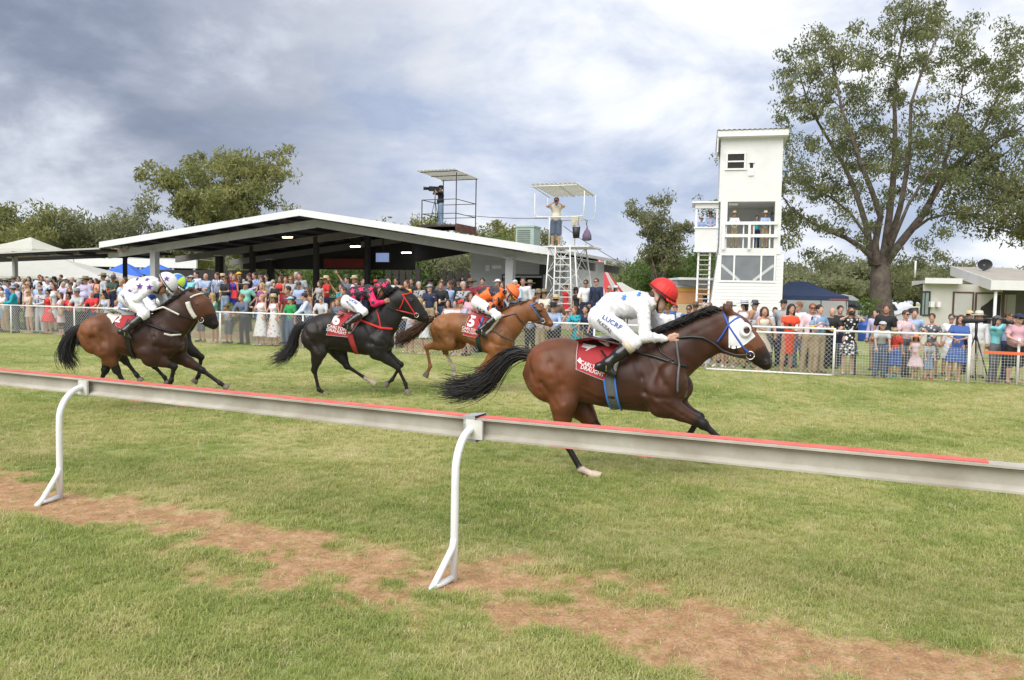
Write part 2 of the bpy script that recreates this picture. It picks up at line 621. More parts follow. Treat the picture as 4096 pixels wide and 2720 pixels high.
def build_ground():
 xs = axis_pts(-9, 9, .085, -1500, 1500)
 ys = axis_pts(2.6, 12, .085, -300, 1600)
 X, Y = np.meshgrid(xs, ys, indexing='ij')
 near = np.clip((14 - Y) / 3, 0, 1) * np.clip((11 - np.abs(X)) / 2, 0, 1)
 D = dirt_at(X, Y)
 D = D * np.where((np.abs(X) < 14) & (Y < 16), 1, .2)
 Z = (fbm(X, Y, .9, 77, 3) - .5) * .05 * near + near * (-.012 * D)
 Vv = np.stack([X, Y, Z], -1).reshape(-1, 3)
 nx, ny = X.shape
 i = np.arange(nx * ny).reshape(nx, ny)
 Q = np.stack([i[:-1, :-1], i[1:, :-1], i[1:, 1:], i[:-1, 1:]], -1).reshape(-1, 4)
 me = mk_mesh('ground', Vv, Q, [ground_mat()], True)
 for nme, arr in (('dirt', D), ('dry', dry_at(X, Y))):
  a = me.attributes.new(nme, 'FLOAT', 'POINT')
  a.data.foreach_set('value', arr.ravel().astype(np.float32))
 o = add('ground', me)
 tag(o, 'racecourse ground of green and straw coloured turf with a worn red dirt strip', kind='structure')
 return o
build_ground()
def hz(x, y):
 near = np.clip((14 - y) / 3, 0, 1) * np.clip((11 - np.abs(x)) / 2, 0, 1)
 return (fbm(x, y, .9, 77, 3) - .5) * .05 * near + near * (-.012 * dirt_at(x, y))
 # ------------------------------------------------------------------ running rail in the foreground
M_white = mat('white_paint', (.74, .74, .73), .45, .05, 3, coords='Object')
M_whitepole = mat('white_pole_plastic', (.78, .79, .79), .32, .05, 5, bump=.05)
M_alu = mat('weathered_aluminium', (.30, .27, .215), .7, col2=(.50, .475, .42), scale=2.2, bump=.15, bscale=30, detail=12)
M_red = mat('red_rail_paint', (.60, .085, .06), .55, col2=(.66, .16, .12), scale=9, detail=8)
M_tape = mat('silver_duct_tape', (.42, .43, .44), .35, .12, 20, bump=.3, bscale=60, metal=.3)
M_bracket = mat('grey_bracket', (.58, .58, .54), .5, .15, 10)
RT = .94
def rail_path():
 return [G(-2300, 1262, RT), G(330, 1516, RT), G(1888, 1672, RT), G(4700, 1925, RT)]
def i_section(a, b, mb_rail, mb_red, paint_to=1.0):
 a = np.array(a); b = np.array(b)
 d = (b - a); Ln = np.linalg.norm(d); d /= Ln
 n = np.array([-d[1], d[0], 0])
 n = n if n[1] > 0 else -n
 def bar(mb, y0, y1, z0, z1, s0=0.0, s1=Ln):
  P = a + d * s0; Q = a + d * s1
  mb.hull8([P + n * y0 + (0, 0, z0), Q + n * y0 + (0, 0, z0), Q + n * y1 + (0, 0, z0), P + n * y1 + (0, 0, z0),
  P + n * y0 + (0, 0, z1), Q + n * y0 + (0, 0, z1), Q + n * y1 + (0, 0, z1), P + n * y1 + (0, 0, z1)])
 bar(mb_rail, 0, .12, -.012, 0)
 bar(mb_rail, .045, .075, -.120, -.0165)
 bar(mb_rail, .0, .12, -.131, -.1205)
 for z0, z1, y0, y1 in ((-.016, -.030, .004, .046), (-.1205, -.100, .004, .046)):
  P, Q = a, b
  mb_rail.face([P + n * y0 + (0, 0, z0), Q + n * y0 + (0, 0, z0), Q + n * y1 + (0, 0, z1), P + n * y1 + (0, 0, z1)])
 bar(mb_red, -.0015, -.0005, -.1335, -.1305, Ln * .15, Ln * .21)
 bar(mb_red, -.0015, -.0005, -.1335, -.1305, Ln * .3, Ln * .33)
 bar(mb_red, .028, .124, .001, .005, 0, Ln * paint_to)
 bar(mb_red, .1205, .1245, -.020, .0005, 0, Ln * paint_to)
def build_rail():
 R0 = rail_path()
 root = thing('running_rail', 'grey metal running rail with a red painted top on white bent poles', 'rail', (POST2[0], POST2[1], 0))
 off = np.array([POST2[0], POST2[1], 0])
 nseg = len(R0) - 1
 for k in range(nseg):
  a, b = R0[k] - off, R0[k + 1] - off
  d = (b - a) / np.linalg.norm(b - a)
  g = .004
  r, p = MB(), MB()
  i_section(a + d * g, b - d * g, r, p, 1.0 if k < nseg - 1 else (np.linalg.norm(G(3960, 1856, RT) - R0[k]) / np.linalg.norm(R0[k + 1] - R0[k])))
  o = r.build('rail_beam', M_alu, root)
  p.build('red_paint_strip', M_red, o)
 spots = [(POST1, R0[1]), (POST2, R0[2])]
 e = POST2 + (POST2 - POST1) * 1.03
 for base, top in spots:
  base = base - off; top = top - off
  base[2] = float(hz(base[0] + off[0], base[1] + off[1])) - .01
  pl = MB()
  pts = []
  tgt = np.array([top[0], top[1], RT - .07]) - RV * .012
  horiz = tgt - base; horiz[2] = 0
  hl = np.linalg.norm(horiz); hd = horiz / hl
  pts = [base, base + (0, 0, .30), base + (0, 0, RT - .085 - .26)]
  R = .24
  for q in range(1, 9):
   an = q / 8 * PI / 2 * .96
   pts.append(base + hd * hl * (1 - math.cos(an)) + np.array([0, 0, RT - .07 - R - base[2] + R * math.sin(an)]))
  pts.append(tgt)
  pl.tube(pts, .0245, 14)
  po = pl.build('bent_pole', M_whitepole, root, True)
  br = MB()
  foot = base - hd * .20 - RU * .05 + (0, 0, .012)
  br.tube([base + (0, 0, .27) - hd * .012, base + (0, 0, .22) - hd * .03, foot + hd * .02 + (0, 0, .03), foot - hd * .05], .021, 10)
  br.build('brace_leg', M_whitepole, root, True)
  ft = MB()
  ft.tube([base + (0, 0, .035), foot * .55 + base * .45 + (0, 0, .02), foot + (0, 0, .02)], .02, 10)
  ft.build('foot_tube', M_whitepole, root, True)
  bk = MB()
  dd = RU
  c = tgt
  pr = lambda s, y, z: c + dd * s + RV * y + np.array([0, 0, z])
  bk.hull8([pr(-.035, -.005, -.062), pr(.075, -.005, -.062), pr(.075, .008, -.062), pr(-.035, .008, -.062), pr(-.035, -.005, .06), pr(.075, -.005, .06), pr(.075, .008, .06), pr(-.035, .008, .06)])
  bk.hull8([pr(.078, -.012, -.06), pr(.086, -.012, -.06), pr(.086, .006, -.06), pr(.078, .006, -.06), pr(.078, -.012, .055), pr(.086, -.012, .055), pr(.086, .006, .055), pr(.078, .006, .055)])
  bk.build('bracket_plate', M_bracket, root)
 tp = MB()
 c = R0[2] - off
 for s0, s1, l in ((-.058, -.022, 0), (-.024, .022, .003), (.008, .028, .006)):
  y0, y1, z0, z1 = -.006 - l, .132 + l, -.146 - l, .0125 + l
  q = lambda s, y, z: c + RU * s + RV * y + np.array([0, 0, z])
  for (ya, za, yb, zb) in ((y0, z0, y0, z1), (y0, z1, y1, z1), (y1, z1, y1, z0), (y1, z0, y0, z0)):
   tp.face([q(s0, ya, za), q(s1 + .01, ya, za), q(s1, yb, zb), q(s0, yb, zb)])
 tp.build('duct_tape', M_tape, root)
 return root
build_rail()
# ------------------------------------------------------------------ course fence in front of the crowd
M_wire = mat('galvanised_wire', (.50, .51, .50), .45, .1, 9, metal=.2)
M_fpost = mat('fence_white_pipe', (.76, .76, .75), .4, .06, 6)
M_orange = mat('orange_strap', (.72, .14, .045), .6, .08, 8)
def fence_s(px):
 p = row_point(px, 1340, 0)
 return float(np.dot(p - F0, U))
def build_fence():
 root = thing('track_fence', 'white pipe fence with diamond wire mesh along the crowd', 'fence', F0, -FA)
 S = [fence_s(p) for p in (-760, -480, -220, 45, 298, 570, 881, 1212, 1580, 1960, 2377, 2827, 3339)]
 S2 = [fence_s(p) for p in (3339, 3881)]
 top = 1.02
 for i, s in enumerate(S):
  h = top if i < 11 else 1.10
  mb = MB(); mb.tube([(s, 0, -.02), (s, 0, h)], .026 if i >= 11 else .022, 10)
  mb.build('fence_post', M_fpost, root, True)
 for i in range(len(S) - 1):
  a, b = S[i], S[i + 1]
  hi = i == 11
  mb = MB(); mb.tube([(a, 0, 1.085 if hi else top), (b, 0, 1.085 if hi else top)], .024, 10)
  mb.build('top_rail', M_fpost, root, True)
  zt = top - .05
  if hi:
   mb = MB(); mb.tube([(a, -.004, .96), (b, -.004, .96)], .022, 10); mb.build('middle_rail', M_fpost, root, True)
   mb = MB(); mb.tube([(a, 0, .03), (b, 0, .03)], .022, 8); mb.build('bottom_rail', M_fpost, root, True)
   zt = .95
  mb = MB()
  st = .10
  z0 = .05
  H_ = zt - z0
  c = a - H_
  while c < b:
   for sg in (1, -1):
    s0, s1 = c, c + H_
    za, zb = (z0, zt) if sg > 0 else (zt, z0)
    t0 = max(0, (a - s0) / H_); t1 = min(1, (b - s0) / H_)
    if t1 - t0 > .02:
     p = (s0 + H_ * t0, .001 * sg, za + (zb - za) * t0); q = (s0 + H_ * t1, .001 * sg, za + (zb - za) * t1)
     mb.tube([p, q], .0036, 3, False)
   c += st
  o = mb.build('diamond_wire_panel', M_wire, root)
  o['kind'] = 'stuff'
 r2 = thing('welded_wire_fence', 'white pipe fence section with low square wire mesh and black tap pipe behind', 'fence', F0, -FA)
 a, b = S2
 mb = MB(); mb.tube([(b, 0, -.02), (b, 0, 1.06)], .032, 12); mb.build('fence_post', M_fpost, r2, True)
 mb = MB(); mb.tube([(a + .03, 0, 1.045), (b, 0, 1.045)], .024, 10); mb.build('top_rail', M_fpost, r2, True)
 mb = MB()
 z = .05
 k = 0
 while z < .76:
  mb.tube([(a, .0, z), (b, .0, z)], .0034, 3, False); z += .036 if z > .6 else .06
 s = a
 while s < b:
  mb.tube([(s, .004, .05), (s, .004, .76)], .003, 3, False); s += .06
 o = mb.build('square_wire_panel', M_wire, r2); o['kind'] = 'stuff'
 r3 = thing('strap_barrier', 'orange strap barrier over square wire mesh at the right edge', 'fence', F0, -FA)
 e = fence_s(4330)
 mb = MB(); mb.hull8([(b + .28, -.01, .665), (e, -.01, .645), (e, .01, .645), (b + .28, .01, .665), (b + .28, -.01, .725), (e, -.01, .705), (e, .01, .705), (b + .28, .01, .725)])
 mb.build('orange_strap', M_orange, r3)
 mb = MB()
 z = .05
 while z < .66:
  mb.tube([(b, .0, z), (e, .0, z)], .0032, 3, False); z += .06
 s = b
 while s < e:
  mb.tube([(s, .004, .05), (s, .004, .66)], .003, 3, False); s += .06
 o = mb.build('square_wire_panel', M_wire, r3); o['kind'] = 'stuff'
 mb = MB(); mb.tube([(fence_s(4088), .25, -.02), (fence_s(4088), .25, 1.0)], .026, 8); mb.build('fence_post', M_fpost, r3, True)
build_fence()
# ------------------------------------------------------------------ terraces behind the fence
M_sleeper = mat('timber_sleeper', (.20, .145, .09), .9, col2=(.33, .25, .165), scale=4, bump=.4, bscale=18)
M_terr = None
def terrace_mat():
 return bpy.data.materials['turf_ground']
def terr_z(back):
 return 0 if back < 2.3 else (.28 if back < 4.2 else (.52 if back < 8.0 else .66))
def FP(s, b, z=0):
 return F0 + U * s + V * b + np.array([0, 0, z])
T_S0, T_S1 = -45.0, fence_s(2560)
M_conc = mat('pavilion_concrete', (.36, .35, .33), .9, .15, 2, bump=.15)
for b0, b1, z0, z1, m in ((2.3, 4.2, -.3, .28, None), (4.2, 8.0, -.3, .52, None), (8.0, 34, -.3, .66, M_conc)):
 mb = MB()
 mb.hull8([(T_S0, b0, z0), (T_S1, b0, z0), (T_S1, b1, z0), (T_S0, b1, z0), (T_S0, b0, z1), (T_S1, b0, z1), (T_S1, b1, z1), (T_S0, b1, z1)])
 o = mb.build('terrace' if m is None else 'pavilion_floor', m or terrace_mat(), None, False, F0, -FA)
 tag(o, 'low grassed terrace bank behind the fence' if m is None else 'concrete floor under the open pavilion', kind='structure')
for b0, zb, zt in ((2.3, 0, .28), (4.2, .28, .52)):
 w = thing('sleeper_wall', 'low retaining wall of weathered timber sleepers, ' + ('lower step behind the fence' if zb == 0 else 'upper step under the garden plants'), 'wall', F0, -FA)
 base = None
 for r in range(2):
  h = (zt - zb) / 2
  s = fence_s(250) + random.uniform(0, 1) - (1.2 if r else 0)
  while s < T_S1 - .5:
   L_ = min(2.4, T_S1 - s)
   if base is None:
    mb = MB(); mb.box(0, 2.385, -.11, -.002, .003, .003 + h - .006); base = mb.mesh('sleeper', M_sleeper)
   o = add('sleeper', base, w, (s, b0 - random.uniform(0, .015), zb + r * h))
   o.scale = (L_ / 2.4, 1, 1)
   s += 2.4
   # ------------------------------------------------------------------ trees
M_bark = mat('gum_bark', (.070, .052, .042), .95, col2=(.19, .155, .13), scale=3.0, bump=.6, bscale=9, detail=8)
M_barkg = mat('grey_gum_bark', (.24, .21, .175), .95, col2=(.42, .38, .33), scale=2.0, bump=.4, bscale=9)
def leaf_mat(name, c1, c2, c3):
 m = bpy.data.materials.new(name)
 m.use_nodes = True
 t = m.node_tree
 p = t.nodes['Principled BSDF']
 a = nd(t, 'ShaderNodeAttribute', attribute_name='tint')
 c = ramp(t, a.outputs['Fac'], [(0, c1), (.5, c2), (1, c3)])
 t.links.new(c, p.inputs['Base Color'])
 p.inputs['Roughness'].default_value = .55
 p.inputs['Specular IOR Level'].default_value = .3
 tr = nd(t, 'ShaderNodeBsdfTranslucent')
 t.links.new(c, tr.inputs['Color'])
 mx = nd(t, 'ShaderNodeMixShader', )
 mx.inputs[0].default_value = .45
 t.links.new(p.outputs[0], mx.inputs[1]); t.links.new(tr.outputs[0], mx.inputs[2])
 t.links.new(mx.outputs[0], t.nodes['Material Output'].inputs[0])
 return m
M_leafA = leaf_mat('gum_leaves', (.105, .125, .052), (.185, .205, .090), (.29, .285, .135))
M_leafB = leaf_mat('yellow_gum_leaves', (.155, .175, .058), (.255, .270, .095), (.37, .35, .145))
M_leafC = leaf_mat('bright_leaves', (.08, .13, .032), (.135, .205, .055), (.21, .28, .09))
M_leafD = leaf_mat('far_leaves', (.16, .18, .09), (.235, .25, .13), (.32, .32, .18))  # greens paled for the far treeline; distance haze put into the colour
def leaves_mesh(name, centers, rad, per, leaf, m, droop=.5, aspect=.36, r_=None):
 """leaf-sized diamonds spread round clump centres; tint varies by clump and leaf"""
 r_ = r_ or rng
 C = np.asarray(centers, float)
 n = len(C)
 rad = np.broadcast_to(np.asarray(rad, float), (n,))
 idx = np.repeat(np.arange(n), per)
 N = len(idx)
 d = r_.normal(size=(N, 3)); d /= np.linalg.norm(d, axis=1)[:, None]
 rr = r_.random(N) ** .45
 sq = np.array([1.0, 1.0, .72])
 P = C[idx] + d * (rr * rad[idx])[:, None] * sq
 P[:, 2] -= droop * .25 * rad[idx] * r_.random(N)
 ax = r_.normal(size=(N, 3)); ax[:, 2] -= droop * 1.6
 ax /= np.linalg.norm(ax, axis=1)[:, None]
 sd = np.cross(ax, r_.normal(size=(N, 3))); sd /= (np.linalg.norm(sd, axis=1)[:, None] + 1e-6)
 ln = leaf * r_.uniform(.6, 1.35, N)[:, None]
 w = ln * aspect * .5
 Vv = np.stack([P - ax * ln * .5, P + sd * w, P + ax * ln * .5, P - sd * w], 1).reshape(-1, 3)
 Q = np.arange(N * 4).reshape(N, 4)
 me = mk_mesh(name, Vv, Q, [m])
 tint = np.clip(r_.random(n)[idx] * .55 + .45 * r_.random(N), 0, 1)
 a = me.attributes.new('tint', 'FLOAT', 'FACE')
 a.data.foreach_set('value', tint.astype(np.float32))
 return me
def grow(r_, base, h, spread, lean=(0, 0), nl=6, trunk_r=.35, fork=.28):
 """random gum: trunk that forks into rising limbs with twigs; returns tubes and tip points"""
 tubes = []; tips = []
 b = np.array(base, float)
 f = b + np.array([lean[0], lean[1], h * fork])
 tubes.append(([b, b + (f - b) * .5 + r_.normal(size=3) * .08 * h * .1, f], [trunk_r * 1.25, trunk_r * .95, trunk_r * .85]))
 for i in range(nl):
  a = 2 * PI * (i + r_.random() * .7) / nl
  out = spread * r_.uniform(.45, 1.0)
  top = h * r_.uniform(.62, 1.0) * (1 - .22 * (out / spread) ** 2)
  p = f.copy(); pts = [p]; n = 5
  end = np.array([b[0] + lean[0] * 1.6 + math.cos(a) * out, b[1] + lean[1] * 1.6 + math.sin(a) * out, b[2] + top])
  for k in range(1, n + 1):
   t = k / n
   q = f * (1 - t) + end * t
   q[2] = f[2] + (end[2] - f[2]) * t ** .85
   q = q + r_.normal(size=3) * h * .018
   pts.append(q)
  rs = [trunk_r * .55 * (1 - .82 * k / n) for k in range(n + 1)]
  tubes.append((pts, rs))
  for k in range(2, n + 1):
   for _ in range(3 if k < n else 4):
    dv = r_.normal(size=3); dv[2] = abs(dv[2]) * .6 + .1
    dv *= spread * r_.uniform(.16, .42) / np.linalg.norm(dv)
    e = pts[k] + dv
    tubes.append(([pts[k], pts[k] + dv * .55 + (0, 0, .1), e], [rs[k] * .55 + .012, rs[k] * .3 + .01, .012]))
    tips.append(e); tips.append(pts[k] + dv * .6 + r_.normal(size=3) * spread * .08)
 return tubes, np.array(tips)
def make_tree(name, label, loc, h, spread, seed, m_leaf, leaf=.3, per=60, crad=None, trunk_r=.35, nl=6, fork=.28, group=None, bark=None, lean=(0, 0), fill=0, fc=.70, fz=.26):
 r_ = np.random.default_rng(seed)
 tubes, tips = grow(r_, (0, 0, -.1), h, spread, lean, nl, trunk_r, fork)
 root = thing(name, label, 'tree', loc, 0, group)
 if fill:
  e = r_.normal(size=(fill, 3)); e /= np.linalg.norm(e, axis=1)[:, None]
  e = e * (r_.random((fill, 1)) ** .4) * np.array([spread * .86, spread * .86, h * fz]) + np.array([0, 0, h * fc])
  tips = np.concatenate([tips, e])
 mb = MB()
 for pts, rs in tubes:
  mb.tube(pts, rs, 7 if rs[0] > .1 else 4, False)
 mb.build('trunk', bark or M_bark, root, True)
 cr = (crad or spread * .24) * r_.uniform(.6, 1.25, len(tips))
 me = leaves_mesh('crown', tips, cr, per, leaf, m_leaf, r_=r_)
 add('crown', me, root)
 return root
def copy_tree(o, loc, rz, sxy=1.0, sz=1.0, label=None, group=None):
 c = o.copy(); COL.objects.link(c); c.location = loc; c.rotation_euler = (0, 0, rz); c.scale = (sxy, sxy, sz)
 if label:
  c['label'] = label
 if group:
  c['group'] = group
 for ch in o.children:
  d = ch.copy(); COL.objects.link(d); d.parent = c
 return c
def ground_at(px, depth):
 p = at(px, 1200, depth)
 return np.array([p[0], p[1], 0])
def build_big_gum():
 D = 44.0
 base = ground_at(3525, D)
 root = thing('gum_tree', 'towering eucalyptus with a broad open crown behind the white tower', 'tree', base)
 r_ = np.random.default_rng(5)
 k = 1.735
 def P(x, y, dd=0):
  return at(x * k, y * k, D + dd) - base
 tubes = []
 limbs = []
 trunk = [((2032, 742, 0), .72), ((2031, 700, 0), .58), ((2030, 660, 0), .53), ((2030, 625, 0), .52), ((2031, 604, 0), .42)]
 tubes.append(([P(*p) for p, r in trunk], [r for p, r in trunk]))
 L = [
 ([(2030, 625, 0), (2012, 595, -.3), (1985, 570, -.6), (1950, 548, -1), (1905, 530, -1.4), (1862, 508, -1.8), (1822, 478, -2), (1806, 455, -2)], .28, .05),
 ([(2012, 612, .2), (2004, 570, .4), (2000, 530, .6), (1985, 480, .8), (1968, 430, 1), (1945, 380, 1.2), (1915, 330, 1.4), (1885, 280, 1.4), (1858, 220, 1.4), (1840, 160, 1.2)], .32, .05),
 ([(2022, 608, -.4), (2018, 560, -.8), (2030, 500, -1.2), (2010, 440, -1.8), (1985, 380, -2.2), (1965, 320, -2.4), (1940, 250, -2.4), (1925, 170, -2.2), (1910, 100, -2)], .3, .05),
 ([(2034, 606, 0), (2042, 560, .2), (2050, 500, .4), (2058, 430, .6), (2062, 360, .6), (2064, 300, .6), (2062, 230, .5), (2068, 160, .4), (2080, 90, .2), (2090, 40, 0)], .36, .05),
 ([(2050, 560, 0), (2075, 480, -1.2), (2088, 410, -1.8), (2098, 330, -2.2), (2100, 240, -2.4), (2130, 150, -2.6), (2170, 70, -2.6)], .25, .05),
 ([(2038, 612, .2), (2060, 580, .8), (2092, 540, 1.4), (2128, 495, 1.9), (2150, 455, 2.2), (2180, 410, 2.6), (2215, 370, 3), (2255, 325, 3.2), (2280, 270, 3.4), (2310, 200, 3.2), (2330, 140, 3)], .40, .06),
 ([(2140, 470, 2), (2170, 405, 1), (2185, 350, .4), (2200, 290, 0), (2215, 225, -.4), (2225, 160, -.6)], .2, .04),
 ([(2180, 410, 2.6), (2230, 380, 2), (2270, 350, 1.6), (2310, 318, 1.2), (2361, 290, 1), (2410, 250, 1)], .16, .04),
 ([(2092, 540, 1.4), (2140, 505, .6), (2190, 492, 0), (2240, 498, -.4), (2290, 515, -.6), (2330, 530, -.6)], .13, .03),
 ([(2045, 590, -.6), (2065, 540, -1.8), (2095, 470, -2.6), (2140, 400, -3), (2175, 330, -3.4)], .2, .04),
 ([(2010, 600, .8), (1995, 540, 1.8), (1960, 490, 2.6), (1915, 455, 3), (1870, 430, 3.2), (1835, 400, 3.2)], .18, .04),
 ]
 tips = []
 for pts, r0, r1 in L:
  Q = [P(*p) for p in pts]
  n = len(Q)
  rs = [(r0 * .56 * (1 - i / (n - 1)) ** 1.1 + r1 * .5 + .01) for i in range(n)]
  tubes.append((Q, rs))
  for i in range(max(3, n // 2), n):
   for _ in range(3):
    dv = r_.normal(size=3); dv[2] = dv[2] * .6 + .25
    dv *= r_.uniform(.9, 2.3) / np.linalg.norm(dv)
    e = Q[i] + dv
    tubes.append(([Q[i], Q[i] + dv * .5 + (0, 0, .12), e], [rs[i] * .35 + .012, .022, .01]))
    tips += [e, Q[i] + dv * .6]
 blobs = [(1905, 95, 45), (1870, 130, 45), (1935, 120, 40), (1850, 175, 45), (1800, 205, 30), (1900, 190, 55), (1960, 150, 40), (1830, 250, 45), (1885, 260, 50), (1950, 230, 50), (1815, 310, 40),
 (1870, 330, 50), (1930, 310, 50), (1840, 380, 40), (1900, 395, 50), (1960, 370, 50), (1865, 440, 40), (1930, 450, 45), (1985, 430, 40), (2060, 40, 45), (2110, 30, 50), (2160, 40, 50), (2040, 80, 45), (2100, 90, 55),
 (2165, 100, 55), (2220, 60, 45), (2240, 110, 40), (1985, 75, 30), (2000, 120, 35), (2030, 150, 45), (2090, 160, 45), (2150, 160, 45), (2210, 160, 40), (2010, 200, 40), (2060, 220, 35), (2000, 290, 45), (2040, 320, 45), (2090, 280, 30),
 (2010, 370, 45), (2060, 380, 40), (2110, 360, 40), (2150, 330, 35), (2190, 300, 35), (2030, 450, 40), (2085, 440, 40), (2130, 420, 35), (2170, 400, 35), (2220, 420, 40), (2260, 400, 40), (2280, 350, 35), (2240, 340, 30),
 (2300, 90, 40), (2340, 120, 45), (2290, 160, 40), (2340, 200, 45), (2280, 220, 40), (2330, 270, 40), (2360, 320, 35), (2380, 60, 40), (2390, 160, 50), (2400, 250, 50), (2260, 455, 35), (2230, 490, 25), (2290, 490, 28), (2140, 480, 25), (2170, 520, 20),
 (2060, 610, 35), (2090, 640, 35), (2075, 670, 25), (2110, 600, 25), (1985, 560, 22), (2005, 520, 25), (1950, 500, 25), (1880, 590, 22), (1895, 610, 18), (1920, 600, 18), (2120, 570, 22), (2330, 500, 35), (2345, 470, 30), (2350, 545, 25), (1820, 430, 28), (1810, 500, 20), (1812, 540, 18), (2165, 590, 18), (2180, 620, 14)]
 for (x, y, r) in blobs:
  rm = r * k / FPX * D
  for _ in range(max(3, int(r / 8))):
   q = P(x, y, r_.normal() * 2.1)
   dv = r_.normal(size=3); dv *= r_.random() ** .5 * rm * .85 / np.linalg.norm(dv)
   tips.append(q + dv)
 tips = np.array(tips)
 mb = MB()
 for pts, rs in tubes:
  mb.tube(pts, rs, 10 if rs[0] > .15 else 4, False)
 mb.build('trunk', M_bark, root, True)
 me = leaves_mesh('crown', tips, r_.uniform(.40, .80, len(tips)), 84, .21, M_leafA, droop=.7, r_=r_)
 add('crown', me, root)
build_big_gum()
k_ = 1.735
make_tree('gum_tree', 'broad yellow-green gum tree rising behind the left roof slope', ground_at(512 * k_, 76), 16.0, 5.7, 21, M_leafB, leaf=.42, per=70, trunk_r=.34, nl=9, fork=.30, crad=1.0, fill=85, fc=.68)
make_tree('gum_tree', 'thin topped gum tree left of the broad gum behind the marquee', ground_at(232 * k_, 82), 11.0, 5.2, 22, M_leafD, leaf=.45, per=60, trunk_r=.25, nl=6, crad=1.2)
make_tree('gum_tree', 'dark olive gum tree at the far left edge of the picture', ground_at(14 * k_, 78), 10.2, 5.4, 23, M_leafB, leaf=.45, per=75, trunk_r=.25, nl=7, crad=1.4)
make_tree('gum_tree', 'rounded grey-green gum tree second from the left edge', ground_at(98 * k_, 86), 9.8, 5.0, 24, M_leafD, leaf=.45, per=75, trunk_r=.25, nl=7, crad=1.4)
make_tree('gum_tree', 'low gum tree filling the gap before the thin topped gum', ground_at(165 * k_, 90), 8.2, 5.0, 25, M_leafB, leaf=.45, per=70, trunk_r=.22, nl=7, crad=1.4)
make_tree('gum_tree', 'short gum tree just left of the broad gum, partly under its crown', ground_at(325 * k_, 84), 8.8, 5.0, 26, M_leafD, leaf=.45, per=75, trunk_r=.25, nl=7, crad=1.4)
make_tree('gum_tree', 'low yellow gum tree at the foot of the broad gum', ground_at(405 * k_, 92), 8.6, 4.2, 27, M_leafB, leaf=.45, per=70, trunk_r=.22, nl=6, crad=1.2)
make_tree('gum_tree', 'lower gum tree touching the right side of the broad gum', ground_at(655 * k_, 84), 10.3, 4.6, 28, M_leafB, leaf=.45, per=60, trunk_r=.22, nl=6, crad=1.2)
make_tree('gum_tree', 'small gum top peeping over the right roof slope', ground_at(866 * k_, 95), 9.0, 3.4, 29, M_leafB, leaf=.45, per=60, trunk_r=.2, nl=5, crad=1.2)
make_tree('gum_tree', 'gum tree behind the roof cage on the pavilion', ground_at(1008 * k_, 92), 10.2, 4.6, 30, M_leafB, leaf=.45, per=55, trunk_r=.22, nl=6, crad=1.2)
make_tree('gum_tree', 'gum tree between the roof cage and the green cooler', ground_at(1140 * k_, 92), 10.0, 4.4, 31, M_leafB, leaf=.45, per=65, trunk_r=.22, nl=6, crad=1.2)
make_tree('gum_tree', 'gum tree behind the white scaffold', ground_at(1215 * k_, 96), 9.6, 3.6, 32, M_leafD, leaf=.45, per=60, trunk_r=.22, nl=6, crad=1.2)
make_tree('gum_tree', 'slender pale gum tree standing left of the white tower', ground_at(1520 * k_, 66), 11.4, 2.6, 33, M_leafD, leaf=.30, per=46, trunk_r=.2, nl=7, fork=.2, crad=.7, fill=16, fc=.6, fz=.36)
make_tree('gum_tree', 'bushy dark tree low beside the slender gum', ground_at(1560 * k_, 74), 6.4, 4.2, 34, M_leafC, leaf=.36, per=80, trunk_r=.22, nl=7, fork=.15, crad=1.3)
make_tree('gum_tree', 'gum tree showing a few leaves round the top of the white tower', ground_at(1716 * k_, 66), 16.5, 4.0, 35, M_leafA, leaf=.30, per=18, trunk_r=.2, nl=5, crad=.8)
make_tree('shade_tree', 'leafy green tree seen through the open pavilion', at(1040 * k_, 1150, 62) * np.array([1, 1, 0]), 5.6, 6.0, 36, M_leafC, leaf=.34, per=120, trunk_r=.22, nl=8, fork=.14, crad=1.5)
make_tree('shade_tree', 'grey twiggy tree seen beside the boarded room of the pavilion', at(1078 * k_ + 10, 1150, 56) * np.array([1, 1, 0]), 5.4, 4.2, 37, M_leafD, leaf=.28, per=40, trunk_r=.2, nl=8, fork=.16, crad=1.0, bark=M_barkg)
make_tree('shade_tree', 'bright green tree seen under the middle of the roof', at(850 * k_, 1150, 66) * np.array([1, 1, 0]), 5.4, 5.0, 38, M_leafC, leaf=.34, per=110, trunk_r=.2, nl=7, fork=.14, crad=1.5)
make_tree('gum_tree', 'gum tree hanging its lower branches in at the right edge', np.array([31.5, 45.0, 0]), 13.5, 7.8, 39, M_leafA, leaf=.28, per=95, trunk_r=.35, nl=9, crad=1.25)
far0 = make_tree('far_tree', 'dull green gum in the far treeline along the horizon', ground_at(1780 * k_, 150), 9, 6.5, 41, M_leafD, leaf=.8, per=36, trunk_r=.3, nl=7, fork=.2, crad=1.9, group='far treeline')
far1 = make_tree('far_tree', 'dull green gum in the far treeline along the horizon', ground_at(2200 * k_, 170), 10, 7.0, 42, M_leafD, leaf=.85, per=36, trunk_r=.3, nl=7, fork=.16, crad=2.1, group='far treeline')
fr = np.random.default_rng(3)
for i in range(46):
 px = (1380 + 24 * i + fr.uniform(-10, 10)) * k_ if i < 44 else (fr.uniform(20, 400)) * k_
 d = fr.uniform(115, 190)
 s = fr.uniform(.62, 1.05) * d / 165
 copy_tree((far0, far1)[i % 2], ground_at(px, d), fr.uniform(0, 6.28), s * 1.15, s)
for i in range(20):
 px = (-60 + 62 * i + fr.uniform(-20, 20)) * k_
 d = fr.uniform(120, 170)
 s = fr.uniform(.7, 1.1) * d / 165
 copy_tree((far0, far1)[i % 2], ground_at(px, d), fr.uniform(0, 6.28), s * 1.15, s)
